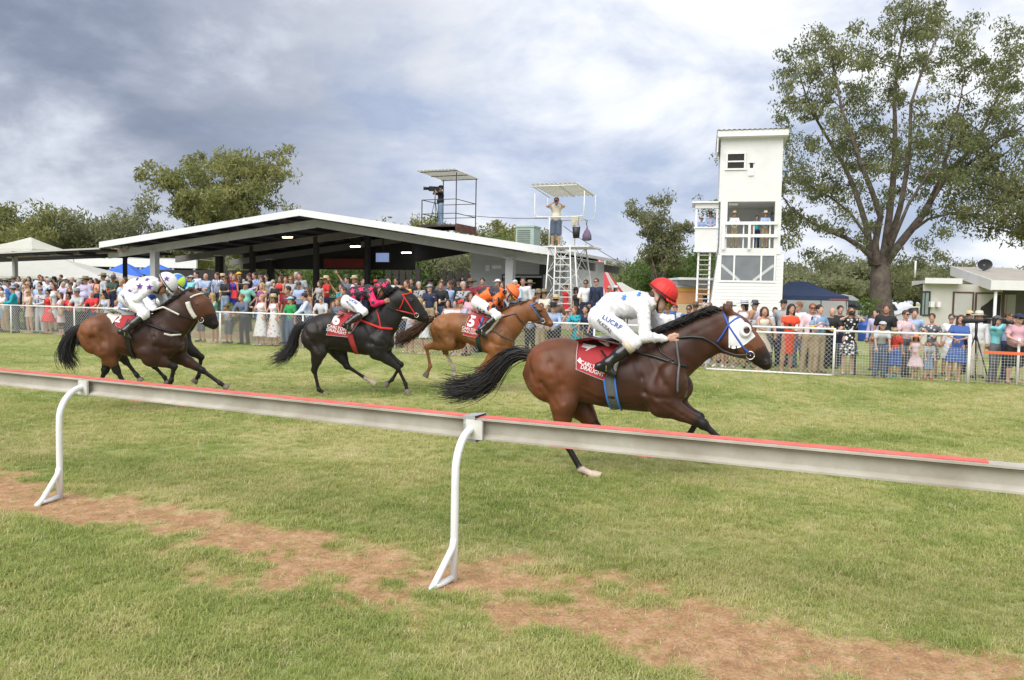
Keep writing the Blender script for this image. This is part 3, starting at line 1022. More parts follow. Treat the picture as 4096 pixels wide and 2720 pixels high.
 # ------------------------------------------------------------------ pavilion, open gable shed behind the fence
def SP(px, py, b):
 """photo pixel -> (s, z) on the plane b metres behind the fence"""
 p = on_plane(px, py, F0 + V * b, V)
 return float(np.dot(p - F0, U)), float(p[2])
M_fascia = mat('white_metal_fascia', (.74, .75, .76), .4, .03, 1.5)
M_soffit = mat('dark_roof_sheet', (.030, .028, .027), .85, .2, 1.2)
M_frame = mat('offwhite_steel', (.50, .49, .47), .5, .08, 2.5)
M_rust = mat('rusty_painted_steel', (.50, .47, .43), .7, col2=(.27, .15, .08), scale=5, detail=9)
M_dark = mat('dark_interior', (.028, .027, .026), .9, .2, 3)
M_board = mat('shaded_grey_board', (.44, .45, .44), .6, .06, 4)  # board grey darkened; shade under the roof is put into the colour
M_tube = mat('lit_tube', (.9, .9, .85), .4, .02, 4, emit=(1, .78, .5), estr=6)
M_tubew = mat('lit_white_tube', (.9, .9, .9), .4, .02, 4, emit=(.9, .95, 1), estr=5)
M_black = mat('black_plastic', (.022, .022, .024), .5, .2, 8)
M_steelg = mat('grey_column', (.40, .41, .41), .5, .08, 3)
def build_pavilion():
 root = thing('pavilion', 'large open sided racecourse shed with white edged low gable roof', 'building', F0, -FA)
 bf, bb = 10.2, 20.8
 sl, zl = SP(398, 968, bf); sp, zp = SP(1197, 836, bf); sr, zr = SP(2218, 992, bf)
 th = .30
 mL = (zp - zl) / (sp - sl); mR = (zr - zp) / (sr - sp)
 rz = lambda s: zl + (s - sl) * mL if s < sp else zp + (s - sp) * mR
 for nme, a, b in (('roof', sl, sp), ('roof', sp, sr)):
  e = .0
  mb = MB()
  mb.hull8([(a, bf + .05, rz(a) - .10), (b, bf + .05, rz(b) - .10), (b, bb, rz(b) - .10), (a, bb, rz(a) - .10),
  (a, bf + .05, rz(a) - .02), (b, bf + .05, rz(b) - .02), (b, bb, rz(b) - .02), (a, bb, rz(a) - .02)])
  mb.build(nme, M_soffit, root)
 xr = sr
 for a, b in ((sl, SP(760, 900, bf)[0]), (SP(760, 900, bf)[0] + .006, sp), (sp + .004, SP(1700, 930, bf)[0]), (SP(1700, 930, bf)[0] + .006, xr)):
  mb = MB()
  t2 = th if b <= xr + .01 else .12
  mb.hull8([(a, bf - .03, rz(a) - t2), (b, bf - .03, rz(b) - t2), (b, bf + .045, rz(b) - t2), (a, bf + .045, rz(a) - t2),
  (a, bf - .03, rz(a)), (b, bf - .03, rz(b)), (b, bf + .045, rz(b)), (a, bf + .045, rz(a))])
  mb.build('fascia_board', M_fascia if t2 > .2 else M_frame, root)
 q1, q2 = SP(1475, 1060, bb)[0], SP(1905, 1008, bb)[0]
 z1_, z2_ = 3.05, min(SP(1905, 1008, bb)[1], rz(SP(1905, 1008, bb)[0]) - .1)
 mb = MB()
 for a, b, za_, zb_ in ((sl, sp, 3.05, 3.05), (sp, q1, 3.05, 3.05), (q1, q2, 3.05, z2_)):
  if b > a:
   mb.hull8([(a, bb - .06, za_), (b, bb - .06, zb_), (b, bb, zb_), (a, bb, za_), (a, bb - .06, rz(a) - .11), (b, bb - .06, rz(b) - .11), (b, bb, rz(b) - .11), (a, bb, rz(a) - .11)])
 mb.build('gable_cladding', M_soffit, root)
 s_a, s_b = SP(640, 1080, bb)[0], SP(1020, 1080, bb)[0]
 MB().box(s_a, s_b, bb - .3, bb - .1, .66, 2.95).build('bar_counter_wall', M_dark, root)
 for i in range(1, 9):
  for a, b in ((sl, sp), (sp, sr)):
   s = a + (b - a) * i / 9
   mb = MB(); mb.box(s - .04, s + .04, bf + .06, bb - .1, rz(s) - .24, rz(s) - .105)
   mb.build('purlin', M_soffit, root)
 scl, scr = SP(619, 1050, 11.4)[0], SP(2042, 1050, 11.4)[0]
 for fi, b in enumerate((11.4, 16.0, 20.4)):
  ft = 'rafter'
  m = M_frame if fi == 0 else mat('shaded_inner_steel', (.16, .15, .14), .6, .1, 2)  # inner rafters darker than the front one; roof shade put into the colour
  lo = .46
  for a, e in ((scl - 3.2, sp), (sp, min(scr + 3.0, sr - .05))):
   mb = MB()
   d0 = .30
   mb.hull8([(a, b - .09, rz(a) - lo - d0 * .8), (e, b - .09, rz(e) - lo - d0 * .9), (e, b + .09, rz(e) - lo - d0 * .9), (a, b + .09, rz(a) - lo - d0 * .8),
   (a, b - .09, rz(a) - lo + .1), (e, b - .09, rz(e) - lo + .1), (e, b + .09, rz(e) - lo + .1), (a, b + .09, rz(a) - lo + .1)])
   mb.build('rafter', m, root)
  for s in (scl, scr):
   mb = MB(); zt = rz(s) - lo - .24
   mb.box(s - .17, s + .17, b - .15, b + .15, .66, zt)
   o = mb.build('column', M_steelg if fi == 0 else M_dark, root)  # inner columns near-black, with the roof shade put into their colour
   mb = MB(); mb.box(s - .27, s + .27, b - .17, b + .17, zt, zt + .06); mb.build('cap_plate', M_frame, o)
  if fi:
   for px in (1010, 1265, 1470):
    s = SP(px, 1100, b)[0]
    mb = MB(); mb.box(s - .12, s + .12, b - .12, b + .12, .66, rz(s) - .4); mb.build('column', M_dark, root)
 for px, py, b, m in ((1150, 949, 14.5, M_tube), (1421, 986, 17.8, M_tube), (1625, 1011, 20.0, M_tubew)):
  s, z = SP(px, py, b)
  mb = MB(); mb.box(s - .30, s + .30, b - .03, b + .03, z - .03, z + .03)
  o = mb.build('lamp_tube', m, root)
  mb = MB(); mb.box(s - .33, s + .33, b - .04, b + .04, z + .033, max(z + .07, rz(s) - .25)); mb.build('lamp_body', M_soffit, o)
 for px, py, b in ((1140, 903, 11.35), (895, 962, 11.9), (1990, 1068, 12.6), (1615, 925, 11.9)):
  s, z = SP(px, py, b)
  mb = MB(); mb.box(s - .22, s + .22, b - .1, b + .1, z - .07, z + .07); mb.build('ceiling_fitting', M_frame, root)
 s, z = SP(1532, 1030, 16.5)
 mb = MB(); mb.box(s - .42, s + .42, 16.45, 16.53, z - .26, z + .26); o = mb.build('screen', M_black, root)
 mb = MB(); mb.box(s - .39, s + .39, 16.435, 16.448, z - .23, z + .23); mb.build('screen_glass', mat('screen_picture', (.06, .08, .12), .2, .5, 6, emit=(.12, .16, .28), estr=.6), o)
 mb = MB(); mb.box(s - .03, s + .03, 16.47, 16.51, z + .262, rz(s) - .1); mb.build('screen_bracket', M_dark, o)
 a, b_ = SP(-420, 1010, bf)[0], sl - .02
 za, zb = SP(-420, 1030, bf)[1], SP(390, 992, bf)[1]
 mb = MB()
 mb.hull8([(a, bf + .1, za - .12), (b_, bf + .1, zb - .12), (b_, 15, zb - .12), (a, 15, za - .12), (a, bf + .1, za), (b_, bf + .1, zb), (b_, 15, zb), (a, 15, za)])
 mb.build('side_roof', M_soffit, root)
 mb = MB()
 mb.hull8([(a, bf, za - .06), (b_, bf, zb - .06), (b_, bf + .09, zb - .06), (a, bf + .09, za - .06), (a, bf, za + .02), (b_, bf, zb + .02), (b_, bf + .09, zb + .02), (a, bf + .09, za + .02)])
 mb.build('fascia_board', M_frame, root)
 for px in (40, 120, 215, 305):
  s = SP(px, 1000, bf)[0]
  mb = MB(); mb.box(s - .06, s + .06, bf + .12, 14.9, zb - .30, zb - .13); mb.build('purlin', M_soffit, root)
 q0, q1 = SP(55, 1021, 11.4), SP(520, 1000, 11.4)
 mb = MB(); mb.hull8([(q0[0], 11.3, q0[1] - .13), (q1[0], 11.3, q1[1] - .13), (q1[0], 11.5, q1[1] - .13), (q0[0], 11.5, q0[1] - .13), (q0[0], 11.3, q0[1] + .13), (q1[0], 11.3, q1[1] + .10), (q1[0], 11.5, q1[1] + .10), (q0[0], 11.5, q0[1] + .13)])
 mb.build('rusty_beam', M_rust, root)['label'] = 'rust stained steel beam on the left'
 for px, b, r in ((60, 11.4, .10), (500, 14.8, .09)):
  s, z = SP(px, 1030, b)
  mb = MB(); mb.box(s - r, s + r, b - r, b + r, .66, z + .05); mb.build('side_column', M_steelg if px < 100 else M_dark, root)
 s, z = SP(60, 1030, 11.3)
 mb = MB(); mb.tube([(s - .55, 11.25, z + .02), (s - .2, 11.25, z + .02), (s - .05, 11.25, z - .1), (s, 11.25, z - .4), (s, 11.25, .9)], .05, 8); mb.build('downpipe', M_frame, root, True)
 bw = 14.2
 s0, s1 = SP(1890, 1100, bw)[0], SP(2262, 1100, bw)[0]
 d0, d1 = SP(2012, 1100, bw)[0], SP(2168, 1100, bw)[0]
 zd = SP(2090, 1103, bw)[1]
 bh = .155
 z = .66
 base = MB(); base.hull8([(0, -.018, 0), (1, -.018, 0), (1, 0, 0), (0, 0, 0), (0, -.004, bh - .004), (1, -.004, bh - .004), (1, 0, bh - .004), (0, 0, bh - .004)])
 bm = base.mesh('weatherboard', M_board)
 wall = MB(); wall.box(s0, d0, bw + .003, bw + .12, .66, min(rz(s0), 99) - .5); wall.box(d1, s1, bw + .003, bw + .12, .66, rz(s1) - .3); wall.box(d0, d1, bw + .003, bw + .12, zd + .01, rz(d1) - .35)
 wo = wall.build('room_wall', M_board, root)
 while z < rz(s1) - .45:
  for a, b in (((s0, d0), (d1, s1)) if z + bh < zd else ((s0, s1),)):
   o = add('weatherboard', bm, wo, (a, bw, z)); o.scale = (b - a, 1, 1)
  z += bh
 mb = MB(); mb.box(d0, d1, bw + 1.5, bw + 1.56, .66, zd); mb.build('dark_doorway', M_dark, root)  # near-black panel for the unlit room; its shade is put into the colour
 mb = MB()
 for a, b in ((d0 - .05, d0), (d1, d1 + .05)):
  mb.box(a, b, bw - .03, bw + .1, .66, zd)
 mb.box(d0 - .05, d1 + .05, bw - .03, bw + .1, zd, zd + .06); mb.build('door_frame', M_black, root)
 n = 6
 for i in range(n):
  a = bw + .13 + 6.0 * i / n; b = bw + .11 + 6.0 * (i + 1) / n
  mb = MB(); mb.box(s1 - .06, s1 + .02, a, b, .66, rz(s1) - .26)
  mb.build('wall_panel', mat('lit_wall_panel', (.60, .61, .58), .6, .05, 2), root)  # side wall lighter than the boards; stronger light put into the colour
 mb = MB(); mb.box(sr - .02, sr + .10, bf + .05, bb, rz(sr) - .16, rz(sr) - .03); mb.build('side_gutter', M_frame, root)
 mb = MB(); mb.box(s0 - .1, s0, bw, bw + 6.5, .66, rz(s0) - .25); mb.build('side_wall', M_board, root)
 s, z = SP(1951, 1072, bw - .03)
 mb = MB(); mb.box(s - .11, s + .11, bw - .045, bw - .02, z - .14, z + .14); mb.build('wall_notice', mat('notice_paper', (.66, .67, .68), .6, .08, 15), root)
 s, z = SP(2168, 1078, bw - .3)
 mb = MB(); mb.box(s - .13, s + .13, bw - .3, bw - .03, z - .22, z + .22); mb.build('wall_speaker', M_black, root)
 s0_, z0_ = SP(1295, 1072, 20.2); s1_, z1_ = SP(1455, 1055, 20.2)
 mb = MB(); mb.box(s0_, s1_, 20.2, 20.25, z0_, z1_ + .3); mb.build('red_banner', mat('dark_red_banner', (.20, .025, .02), .7, .1, 2), root)
 mb = MB(); mb.tube([(sr + .04, bb - .1, rz(sr) - .12), (sr + .06, bb + .1, rz(sr) - .2), (sr + .06, bb + .12, rz(sr) - .5)], .05, 8); mb.build('gutter_outlet', M_frame, root, True)
 return rz
PAV_Z = build_pavilion()
pm = None
for i, (px, top) in enumerate(((1557, 1064), (1586, 1060), (1612, 1064), (1640, 1064), (1672, 1068), (1777, 1078), (1803, 1084), (1838, 1076), (1868, 1080))):
 b = 27.0
 s, z = SP(px, top, b)
 w = .19 if i < 5 else .14
 mb = MB(); mb.hull8([(-w, -.05, 0), (w, -.05, 0), (w, .05, 0), (-w, .05, 0), (-w, -.05, z - .66), (w, -.05, z - .69), (w, .05, z - .69), (-w, .05, z - .66)])
 o = mb.build('upright_plank', mat('black_stained_timber', (.030, .025, .022), .85, .3, 5, bump=.2), None, False, FP(s, b, .66), -FA)
 tag(o, 'black stained timber plank standing upright behind the pavilion, ' + ('first second third fourth fifth'.split()[i] + ' of the taller five' if i < 5 else 'first second third fourth'.split()[i - 5] + ' of the shorter four'), 'plank', 'upright planks behind the pavilion')
 # ------------------------------------------------------------------ camera cage on the roof
M_bsteel = mat('dark_cage_steel', (.045, .040, .038), .6, .2, 6)
M_corr = mat('corrugated_iron', (.66, .65, .61), .5, .10, 4)
def see_through(m, f=.55):
 t = m.node_tree
 p = t.nodes['Principled BSDF']
 tr = nd(t, 'ShaderNodeBsdfTranslucent')
 tr.inputs[0].default_value = (.86, .85, .80, 1)
 mx = nd(t, 'ShaderNodeMixShader')
 mx.inputs[0].default_value = f
 t.links.new(p.outputs[0], mx.inputs[1]); t.links.new(tr.outputs[0], mx.inputs[2])
 t.links.new(mx.outputs[0], t.nodes['Material Output'].inputs[0])
 return m
M_sheet = see_through(mat('pale_fibreglass_sheet', (.66, .65, .60), .5, .10, 4))
def corrugated(mb, A, B, C, D, n=11, h=.035):
 """ribbed sheet A-B near edge, D-C far edge; ribs run A->D"""
 A, B, C, D = [np.array(p, float) for p in (A, B, C, D)]
 K = n * 4
 up = []
 for i in range(K + 1):
  t = i / K
  z = h if (i % 4) in (1, 2) else 0
  up.append((A + (B - A) * t + (0, 0, z), D + (C - D) * t + (0, 0, z)))
 for i in range(K):
  a, b = up[i], up[i + 1]
  mb.face([a[0], b[0], b[1], a[1]])
  mb.face([a[1] - np.array((0, 0, .012)), b[1] - np.array((0, 0, .012)), b[0] - np.array((0, 0, .012)), a[0] - np.array((0, 0, .012))])
def L3(px, py, b):
 s, z = SP(px, py, b)
 return np.array([s, b, z])
def build_cage():
 root = thing('camera_cage', 'dark steel camera cage with corrugated shade standing on the pavilion roof', 'platform', F0, -FA)
 b0, b1 = 11.6, 13.6
 fl = L3(1687, 897, b0); frt = L3(1823, 905, b0)
 z0 = PAV_Z(fl[0]) + .02
 zf = fl[2] - .03
 s0, s1 = fl[0], frt[0]
 top = L3(1687, 695, b0)[2]
 rail = L3(1687, 800, b0)[2]; mid = L3(1687, 856, b0)[2]
 sb0, sb1 = s0 + .1, s1 + .05
 cor = [(s0, b0), (s1, b0), (s1, b1), (s0, b1)]
 for i, (s, b) in enumerate(cor):
  mb = MB(); mb.beam((s, b, PAV_Z(s) - .02), (s, b, rail if i == 0 else top), .035, .035); mb.build('post', M_bsteel, root)
 for z in (rail, mid, zf):
  for (a, c) in ((0, 1), (1, 2), (2, 3), (3, 0)):
   mb = MB(); A, C_ = cor[a], cor[c]
   mb.beam((A[0], A[1], z), (C_[0], C_[1], z), .028, .028); mb.build('cage_rail', M_bsteel, root)
 mb = MB(); mb.box(s0, s1, b0, b1, zf - .09, zf - .025); mb.build('floor_board', mat('dark_floor_board', (.05, .03, .025), .8, .3, 4), root)
 mb = MB(); mb.box(s1 + .03, s1 + .06, b0, b1, zf - .32, zf + .04); mb.build('kick_board', mat('brown_ply', (.16, .07, .05), .8, .3, 4), root)
 mb = MB(); corrugated(mb, (s0 - .18, b0 - .2, top + .10), (s1 + .06, b0 - .2, top + .10), (s1 + .15, b1 + .1, top), (s0 - .05, b1 + .1, top)); mb.build('shade_sheet', M_sheet, root)
 for b in (b0, (b0 + b1) / 2, b1):
  mb = MB(); zz = top + .07 - .1 * (b - b0 + .2) / (b1 - b0 + .3); mb.beam((s0 - .1, b, zz), (s1 + .06, b, zz), .03, .03); mb.build('shade_purlin', M_bsteel, root)
 return zf, (s0 + s1) / 2, b0
CAGE = build_cage()
# ------------------------------------------------------------------ white camera scaffold with ladder
M_wsteel = mat('white_scaffold_steel', (.70, .70, .69), .45, .08, 5)
def build_scaffold():
 root = thing('camera_scaffold', 'tall white camera scaffold with ladder, cross braces and corrugated shade', 'platform', F0, -FA)
 b0, b1 = 8.6, 10.0
 P = lambda px, py, b: L3(px, py, b)
 zp = P(2190, 984, b0)[2]
 sL, sR = P(2196, 984, b0)[0], P(2298, 984, b0)[0]
 bl, br_ = P(2178, 1250, b0)[0], P(2335, 1260, b0)[0]
 legs = [((sL, b0), (bl, b0 - .15)), ((sR, b0), (br_ - .1, b0 - .15)), ((sR, b1), (br_ + .05, b1 + .15)), ((sL, b1), (bl, b1 + .15))]
 zr = P(2190, 868, b0)[2]
 zt = P(2130, 770, b0)[2]
 for (t, bt) in legs:
  mb = MB(); mb.tube([(bt[0], bt[1], .50), (t[0], t[1], zp)], .03, 8); mb.build('leg', M_wsteel, root, True)
  mb = MB(); mb.tube([(t[0], t[1], zp), (t[0], t[1], zr)], .024, 8); mb.build('rail_post', M_wsteel, root, True)
 ws, we = P(2130, 770, b0)[0], P(2338, 770, b0)[0]
 for (s, b) in ((ws + .1, b0), (we, b0), (we, b1), (ws + .1, b1)):
  tgt = sL if s < sL else sR
  mb = MB(); mb.tube([(tgt, b, zr - .0), (s + (.1 if s < sL else -.1), b, zr + .02), (s, b, zr + .12), (s, b, zt)], .02, 8); mb.build('shade_post', M_wsteel, root, True)
 for z in (zr,):
  for A, B in (((ws + .1, b0), (we, b0)), ((sR, b0), (sR, b1)), ((sR, b1), (sL, b1)), ((sL, b1), (sL, b0))):
   mb = MB(); mb.tube([(*A, z), (*B, z)], .022, 8); mb.build('guard_rail', M_wsteel, root, True)
 mb = MB(); mb.box(sL - .15, sR + .6, b0 - .12, b1 + .1, zp - .05, zp); mb.build('platform_deck', M_wsteel, root)
 mb = MB(); corrugated(mb, (ws, b0 - .15, zt + .28), (we - .25, b0 - .15, zt + .28), (we, b1 + .25, zt + .02), (ws + .3, b1 + .25, zt + .02), 10, .05); mb.build('shade_sheet', M_sheet, root)
 mb = MB()
 for s in (ws, (ws + we) / 2, we - .25):
  mb.tube([(s, b0 - .1, zt + .25), (s + .1, b1 + .2, zt + .0)], .02, 6)
 mb.tube([(ws, b0 - .15, zt + .2), (we - .25, b0 - .15, zt + .2)], .025, 6)
 mb.build('shade_frame', M_wsteel, root, True)
 n = 3
 for i in range(n):
  z0 = .5 + (zp - .5) * i / n; z1 = .5 + (zp - .5) * (i + 1) / n
  f = lambda k, z: tuple(np.array(legs[k][1]) + (np.array(legs[k][0]) - np.array(legs[k][1])) * (z - .5) / (zp - .5)) + (z,)
  for a, b in ((0, 1), (1, 2), (2, 3), (3, 0)):
   mb = MB(); mb.tube([f(a, z0), f(b, z1)], .014, 6); mb.build('brace', M_wsteel, root, True)
   mb = MB(); mb.tube([f(b, z0), f(a, z1)], .014, 6); mb.build('brace', M_wsteel, root, True)
 lad = thing('ladder', 'x', 'x'); bpy.data.objects.remove(lad)
 la, lb = P(2222, 1260, b0 - .3)[0], P(2300, 1260, b0 - .3)[0]
 ta, tb = P(2226, 1000, b0 - .05)[0], P(2284, 1000, b0 - .05)[0]
 st = []
 for q, w in ((la, ta), (lb, tb)):
  mb = MB(); mb.tube([(q, b0 - .62, .50), (w, b0 - .18, zp)], .026, 8); st.append(mb.build('ladder_stile', M_wsteel, root, True))
 for i in range(1, 13):
  t = i / 13
  mb = MB(); mb.beam((la + (ta - la) * t, b0 - .62 + .44 * t, .5 + (zp - .5) * t), (lb + (tb - lb) * t, b0 - .62 + .44 * t, .5 + (zp - .5) * t), .06, .03); mb.build('ladder_rung', M_wsteel, root)
 mb = MB(); s, z = SP(2302, 885, b0); mb.box(s - .13, s + .13, b0 - .1, b0 + .02, z - .16, z + .16); mb.build('control_box', mat('beige_box', (.50, .46, .36), .6, .1, 6), root)
 return zp, b0, b1
SCAF = build_scaffold()
s, z = SP(2348, 930, 8.5)
r = thing('hanging_bag', 'purple and green bag hanging from the white scaffold', 'bag', FP(s, 8.5, z - .3), -FA)
mb = MB(); mb.lathe([(.10, 0), (.20, .03), (.19, .20), (.11, .36), (.05, .42), (.03, .52)], 9, sy=.5, sx=.9); mb.build('bag_body', mat('purple_cloth', (.24, .07, .20), .8, col2=(.05, .16, .15), scale=3), r, True)
mb = MB(); mb.tube([(0, 0, .50), (-.03, 0, .62), (0, 0, .74)], .015, 6); mb.build('strap', M_black, r, True)
s, z = SP(2305, 928, 8.4)
r = thing('hanging_bucket', 'black bucket hanging from the scaffold beside the bag', 'bucket', FP(s, 8.4, z - .22), -FA)
mb = MB(); mb.lathe([(.12, 0), (.15, .40), (.13, .40), (.10, .02)], 12); mb.build('bucket_body', M_black, r, True)
mb = MB(); mb.tube([(-.14, 0, .4), (0, 0, .62), (.14, 0, .4)], .008, 5); mb.build('bucket_handle', M_black, r, True)
s, z = SP(2112, 958, 13.0)
r = thing('roof_cooler', 'pale green evaporative cooler box on the pavilion roof', 'cooler', FP(s, 13.0, PAV_Z(s) - .1), -FA)
Mg = mat('pale_green_metal', (.36, .47, .41), .5, .06, 4)
h = L3(2112, 906, 13)[2] - PAV_Z(s) + .1
mb = MB(); mb.box(-.42, .42, -.40, .40, 0, h * .92); mb.build('cooler_body', Mg, r)
mb = MB(); mb.box(-.45, .45, -.43, .43, h * .921, h); mb.build('cooler_lid', Mg, r)
for k in range(7):
 mb = MB(); zz = h * (.16 + .10 * k); mb.box(-.34, .25, -.428, -.402, zz, zz + h * .045); mb.build('louvre', mat('dark_louvre', (.20, .23, .20), .7, .1, 4), r)
 # ------------------------------------------------------------------ judges' tower
M_tow = mat('tower_white_paint', (.70, .70, .69), .55, .05, 1.6, bump=.04)
M_glass = mat('dull_window_glass', (.17, .185, .20), .12, .15, 1.2, spec=.7)
M_trim = mat('tower_trim_paint', (.76, .76, .75), .55, .06, 5)
def build_tower():
 D = 39.0; TA = math.radians(13)
 c = ground_at(3010, D)
 root = thing('judges_tower', 'tall narrow white timber judges tower with open viewing deck', 'building', c, -TA)
 tu = np.array([math.cos(TA), -math.sin(TA), 0]); tv = np.array([math.sin(TA), math.cos(TA), 0])
 def T(px, py, b=0.0):
  p = on_plane(px, py, c + tv * b, tv) - c
  return float(np.dot(p, tu)), float(p[2])
 dep = 3.0
 B = lambda name, x0, x1, y0, y1, z0, z1, m=M_tow, par=None: MB().box(x0, x1, y0, y1, z0, z1).build(name, m, par or root)
 xl, z_r = T(2884, 552); xr = T(3134, 548)[0]
 z1 = T(2990, 806)[1]
 z2 = T(2990, 992)[1]
 B('upper_room', xl, xr, 0, dep, z1, z_r)
 zr0 = T(2871, 527)[1]
 mb = MB(); x0, x1 = T(2870, 540)[0], T(3152, 530)[0]
 mb.hull8([(x0, -.35, z_r + .003), (x1, -.35, z_r + .003), (x1, dep + .3, z_r - .35), (x0, dep + .3, z_r - .35), (x0, -.35, zr0 - .02), (x1, -.35, zr0 - .02), (x1, dep + .3, zr0 - .4), (x0, dep + .3, zr0 - .4)])
 ro = mb.build('roof', M_trim, root)
 mb = MB(); corrugated(mb, (x0 - .03, -.40, zr0 - .0), (x1 + .03, -.40, zr0 - .0), (x1 + .03, dep + .3, zr0 - .38), (x0 - .03, dep + .3, zr0 - .38), 14, .03); mb.build('roof_sheet', M_corr, ro)
 B('barge_board', x0, x0 + .05, -.3, dep, T(2871, 612)[1], z_r, M_trim)
 a, zt = T(2909, 617); b, zb = T(2978, 673)
 w = B('window', a, b, -.02, .02, zb, zt, M_dark)
 for (p, q, r_, s_) in ((a - .06, b + .06, zt, zt + .07), (a - .10, b + .10, zb - .08, zb), (a, b, (zt + zb) / 2 - .05, (zt + zb) / 2 + .02), (a - .05, a + .03, zb, zt), (b - .03, b + .05, zb, zt)):
  B('window_frame', p, q, -.06, -.021, r_, s_, M_trim, w)
 a, zt = T(3000, 652); b, zb = T(3012, 672)
 w = B('small_slot', a, b, -.018, .01, zb, zt, M_dark)
 B('slot_cover', a - .05, b + .04, -.05, -.004, T(3005, 703)[1], zb - .01, M_trim)
 B('slot_head', a - .06, b + .07, -.06, -.004, zt + .003, zt + .035, M_trim)
 ol, orr = T(2908, 900)[0], T(3098, 900)[0]
 pl, pr = T(2880, 900)[0], T(3124, 900)[0]
 B('deck_post', pl, ol, 0, .22, z2, z1 - .002); B('deck_post', orr, pr, 0, .22, z2, z1 - .002)
 B('deck_post', pl, pl + .15, dep - .15, dep, z2, z1 - .002); B('deck_post', pr - .15, pr, dep - .15, dep, z2, z1 - .002)
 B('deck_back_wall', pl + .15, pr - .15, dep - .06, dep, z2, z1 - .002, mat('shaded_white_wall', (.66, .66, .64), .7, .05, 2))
 B('deck_side_wall', pr - .05, pr - .001, .22, dep - .15, z2, z1 - .002)
 for yy in (893, 943):
  zz = T(2990, yy)[1]
  B('deck_rail', T(2892, yy)[0], T(3110, yy)[0], -.10, -.005, zz - .075, zz + .075, M_trim)
 for px in (2894, 2997):
  s_ = T(px, 930)[0]
  B('rail_post', s_ - .06, s_ + .06, -.16, -.101, T(px, 998)[1], T(px, 896)[1], M_trim)
 for px in (2974, 3015, 3080):
  s_ = T(px, 930)[0]
  B('baluster', s_ - .03, s_ + .03, -.004, .04, z2, T(px, 897)[1], M_trim)
 s_, zz = T(2934, 812)
 B('deck_lamp', s_ - .22, s_ + .22, .25, .35, zz - .08, zz + .03, M_trim)
 zb1 = T(2990, 1016)[1]
 B('deck_floor', pl - .02, pr + .02, -.02, dep, zb1, z2 - .003)
 zw0, zw1 = T(2990, 1122)[1], T(2990, 1022)[1]
 wl, wr = T(2882, 1070)[0], T(3100, 1070)[0]
 left = lambda z: T(2872, 1020)[0] + (T(2822, 1420)[0] - T(2872, 1020)[0]) * (zb1 - z) / zb1
 right = T(3131, 1100)[0]
 mb = MB(); mb.hull8([(left(0), .02, 0), (right, .02, 0), (right, dep, 0), (left(0), dep, 0), (left(zw0 - .15), .02, zw0 - .15), (right, .02, zw0 - .15), (right, dep, zw0 - .15), (left(zw0 - .15), dep, zw0 - .15)])
 mb.hull8([(left(zw0 - .15), .02, zw0 - .15), (wl, .02, zw0 - .15), (wl, dep, zw0 - .15), (left(zw0 - .15), dep, zw0 - .15), (left(zb1), .02, zb1), (wl, .02, zb1), (wl, dep, zb1), (left(zb1), dep, zb1)])
 mb.box(wr, right, .02, dep, zw0 - .15, zb1 - .002)
 mb.box(wl, wr, 1.2, dep, zw0 - .15, zb1 - .002)
 core = mb.build('lower_room', M_tow, root)
 bh = .165
 z = .05
 bs = MB(); bs.hull8([(0, -.013, 0), (1, -.013, 0), (1, .018, 0), (0, .018, 0), (0, -.003, bh - .003), (1, -.003, bh - .003), (1, .018, bh - .003), (0, .018, bh - .003)])
 bm = bs.mesh('weatherboard', M_tow)
 while z + bh < zb1 - .01:
  segs = ((left(z + bh), right),) if z + bh < zw0 - .1 else ((left(z + bh), wl - .05), (wr + .05, right))
  for a, b in segs:
   o = add('weatherboard', bm, core, (a, 0, z)); o.scale = (b - a, 1, 1)
  z += bh
 wn_ = B('ribbon_window', wl - .05, wr + .05, -.03, .03, zw0 - .10, zw0, M_trim)
 B('window_frame', wl - .05, wr + .05, -.03, .03, zw1, zw1 + .07, M_trim, wn_)
 ms = [wl, T(2937, 1070)[0], T(3045, 1070)[0], wr]
 for i, s_ in enumerate(ms):
  B('mullion', s_ - .05, s_ + .03, -.03, .03, zw0 + .001, zw1 - .001, M_trim, wn_)
 for i in range(3):
  B('pane', ms[i] + .03, ms[i + 1] - .05, .005, .015, zw0, zw1, M_glass, wn_)
 for a, b in (((ms[0] + .03, zw0 + .75), (ms[1] + .25, zw0)), ((ms[2] - .35, zw0), (ms[3] - .06, zw0 + .75))):
  mb = MB(); mb.beam((a[0], -.004, a[1]), (b[0], -.004, b[1]), .012, .13); mb.build('strut', mat('strut_paint', (.52, .53, .53), .6, .05, 3), wn_)
 B('corner_board', right - .09, right + .012, -.03, .02, 0, zb1 - .004, M_trim)
 q0, zt = T(2782, 803); q1 = T(2879, 803)[0]
 zo0, zo1 = T(2830, 905)[1], T(2830, 830)[1]
 zb0 = T(2830, 1001)[1]
 bo = B('side_booth', q0 + .02, q1 - .03, .35, .42, zb0, zo0 - .07)
 B('booth_end', q0 + .02, q0 + .09, .42, 2.2, zb0, zo0 - .07, M_tow, bo)
 B('booth_floor', q0 + .02, q1 - .03, .42, 2.2, zb0, zb0 + .1, M_trim, bo)
 B('booth_sill', q0 - .04, q1 - .03, .30, .46, zo0 - .07, zo0, M_trim, bo)
 B('booth_head', q0, q1 - .03, .33, .42, zo1, zt - .08, M_tow, bo)
 B('booth_roof', q0 - .16, q1 + .0, .2, 2.4, zt - .08, zt, M_trim, bo)
 for s_ in (q0 + .02, q1 - .14):
  B('booth_post', s_, s_ + .1, .36, .44, zo0, zo1, M_trim, bo)
 B('booth_post', q0 + .02, q0 + .12, 2.1, 2.2, zb0 + .1, zt - .08, M_trim, bo)
 B('booth_back', q0 + .12, q1 - .03, 2.12, 2.18, zb0 + .1, zo0 + .15, mat('shaded_white_wall', (.66, .66, .64)), bo)
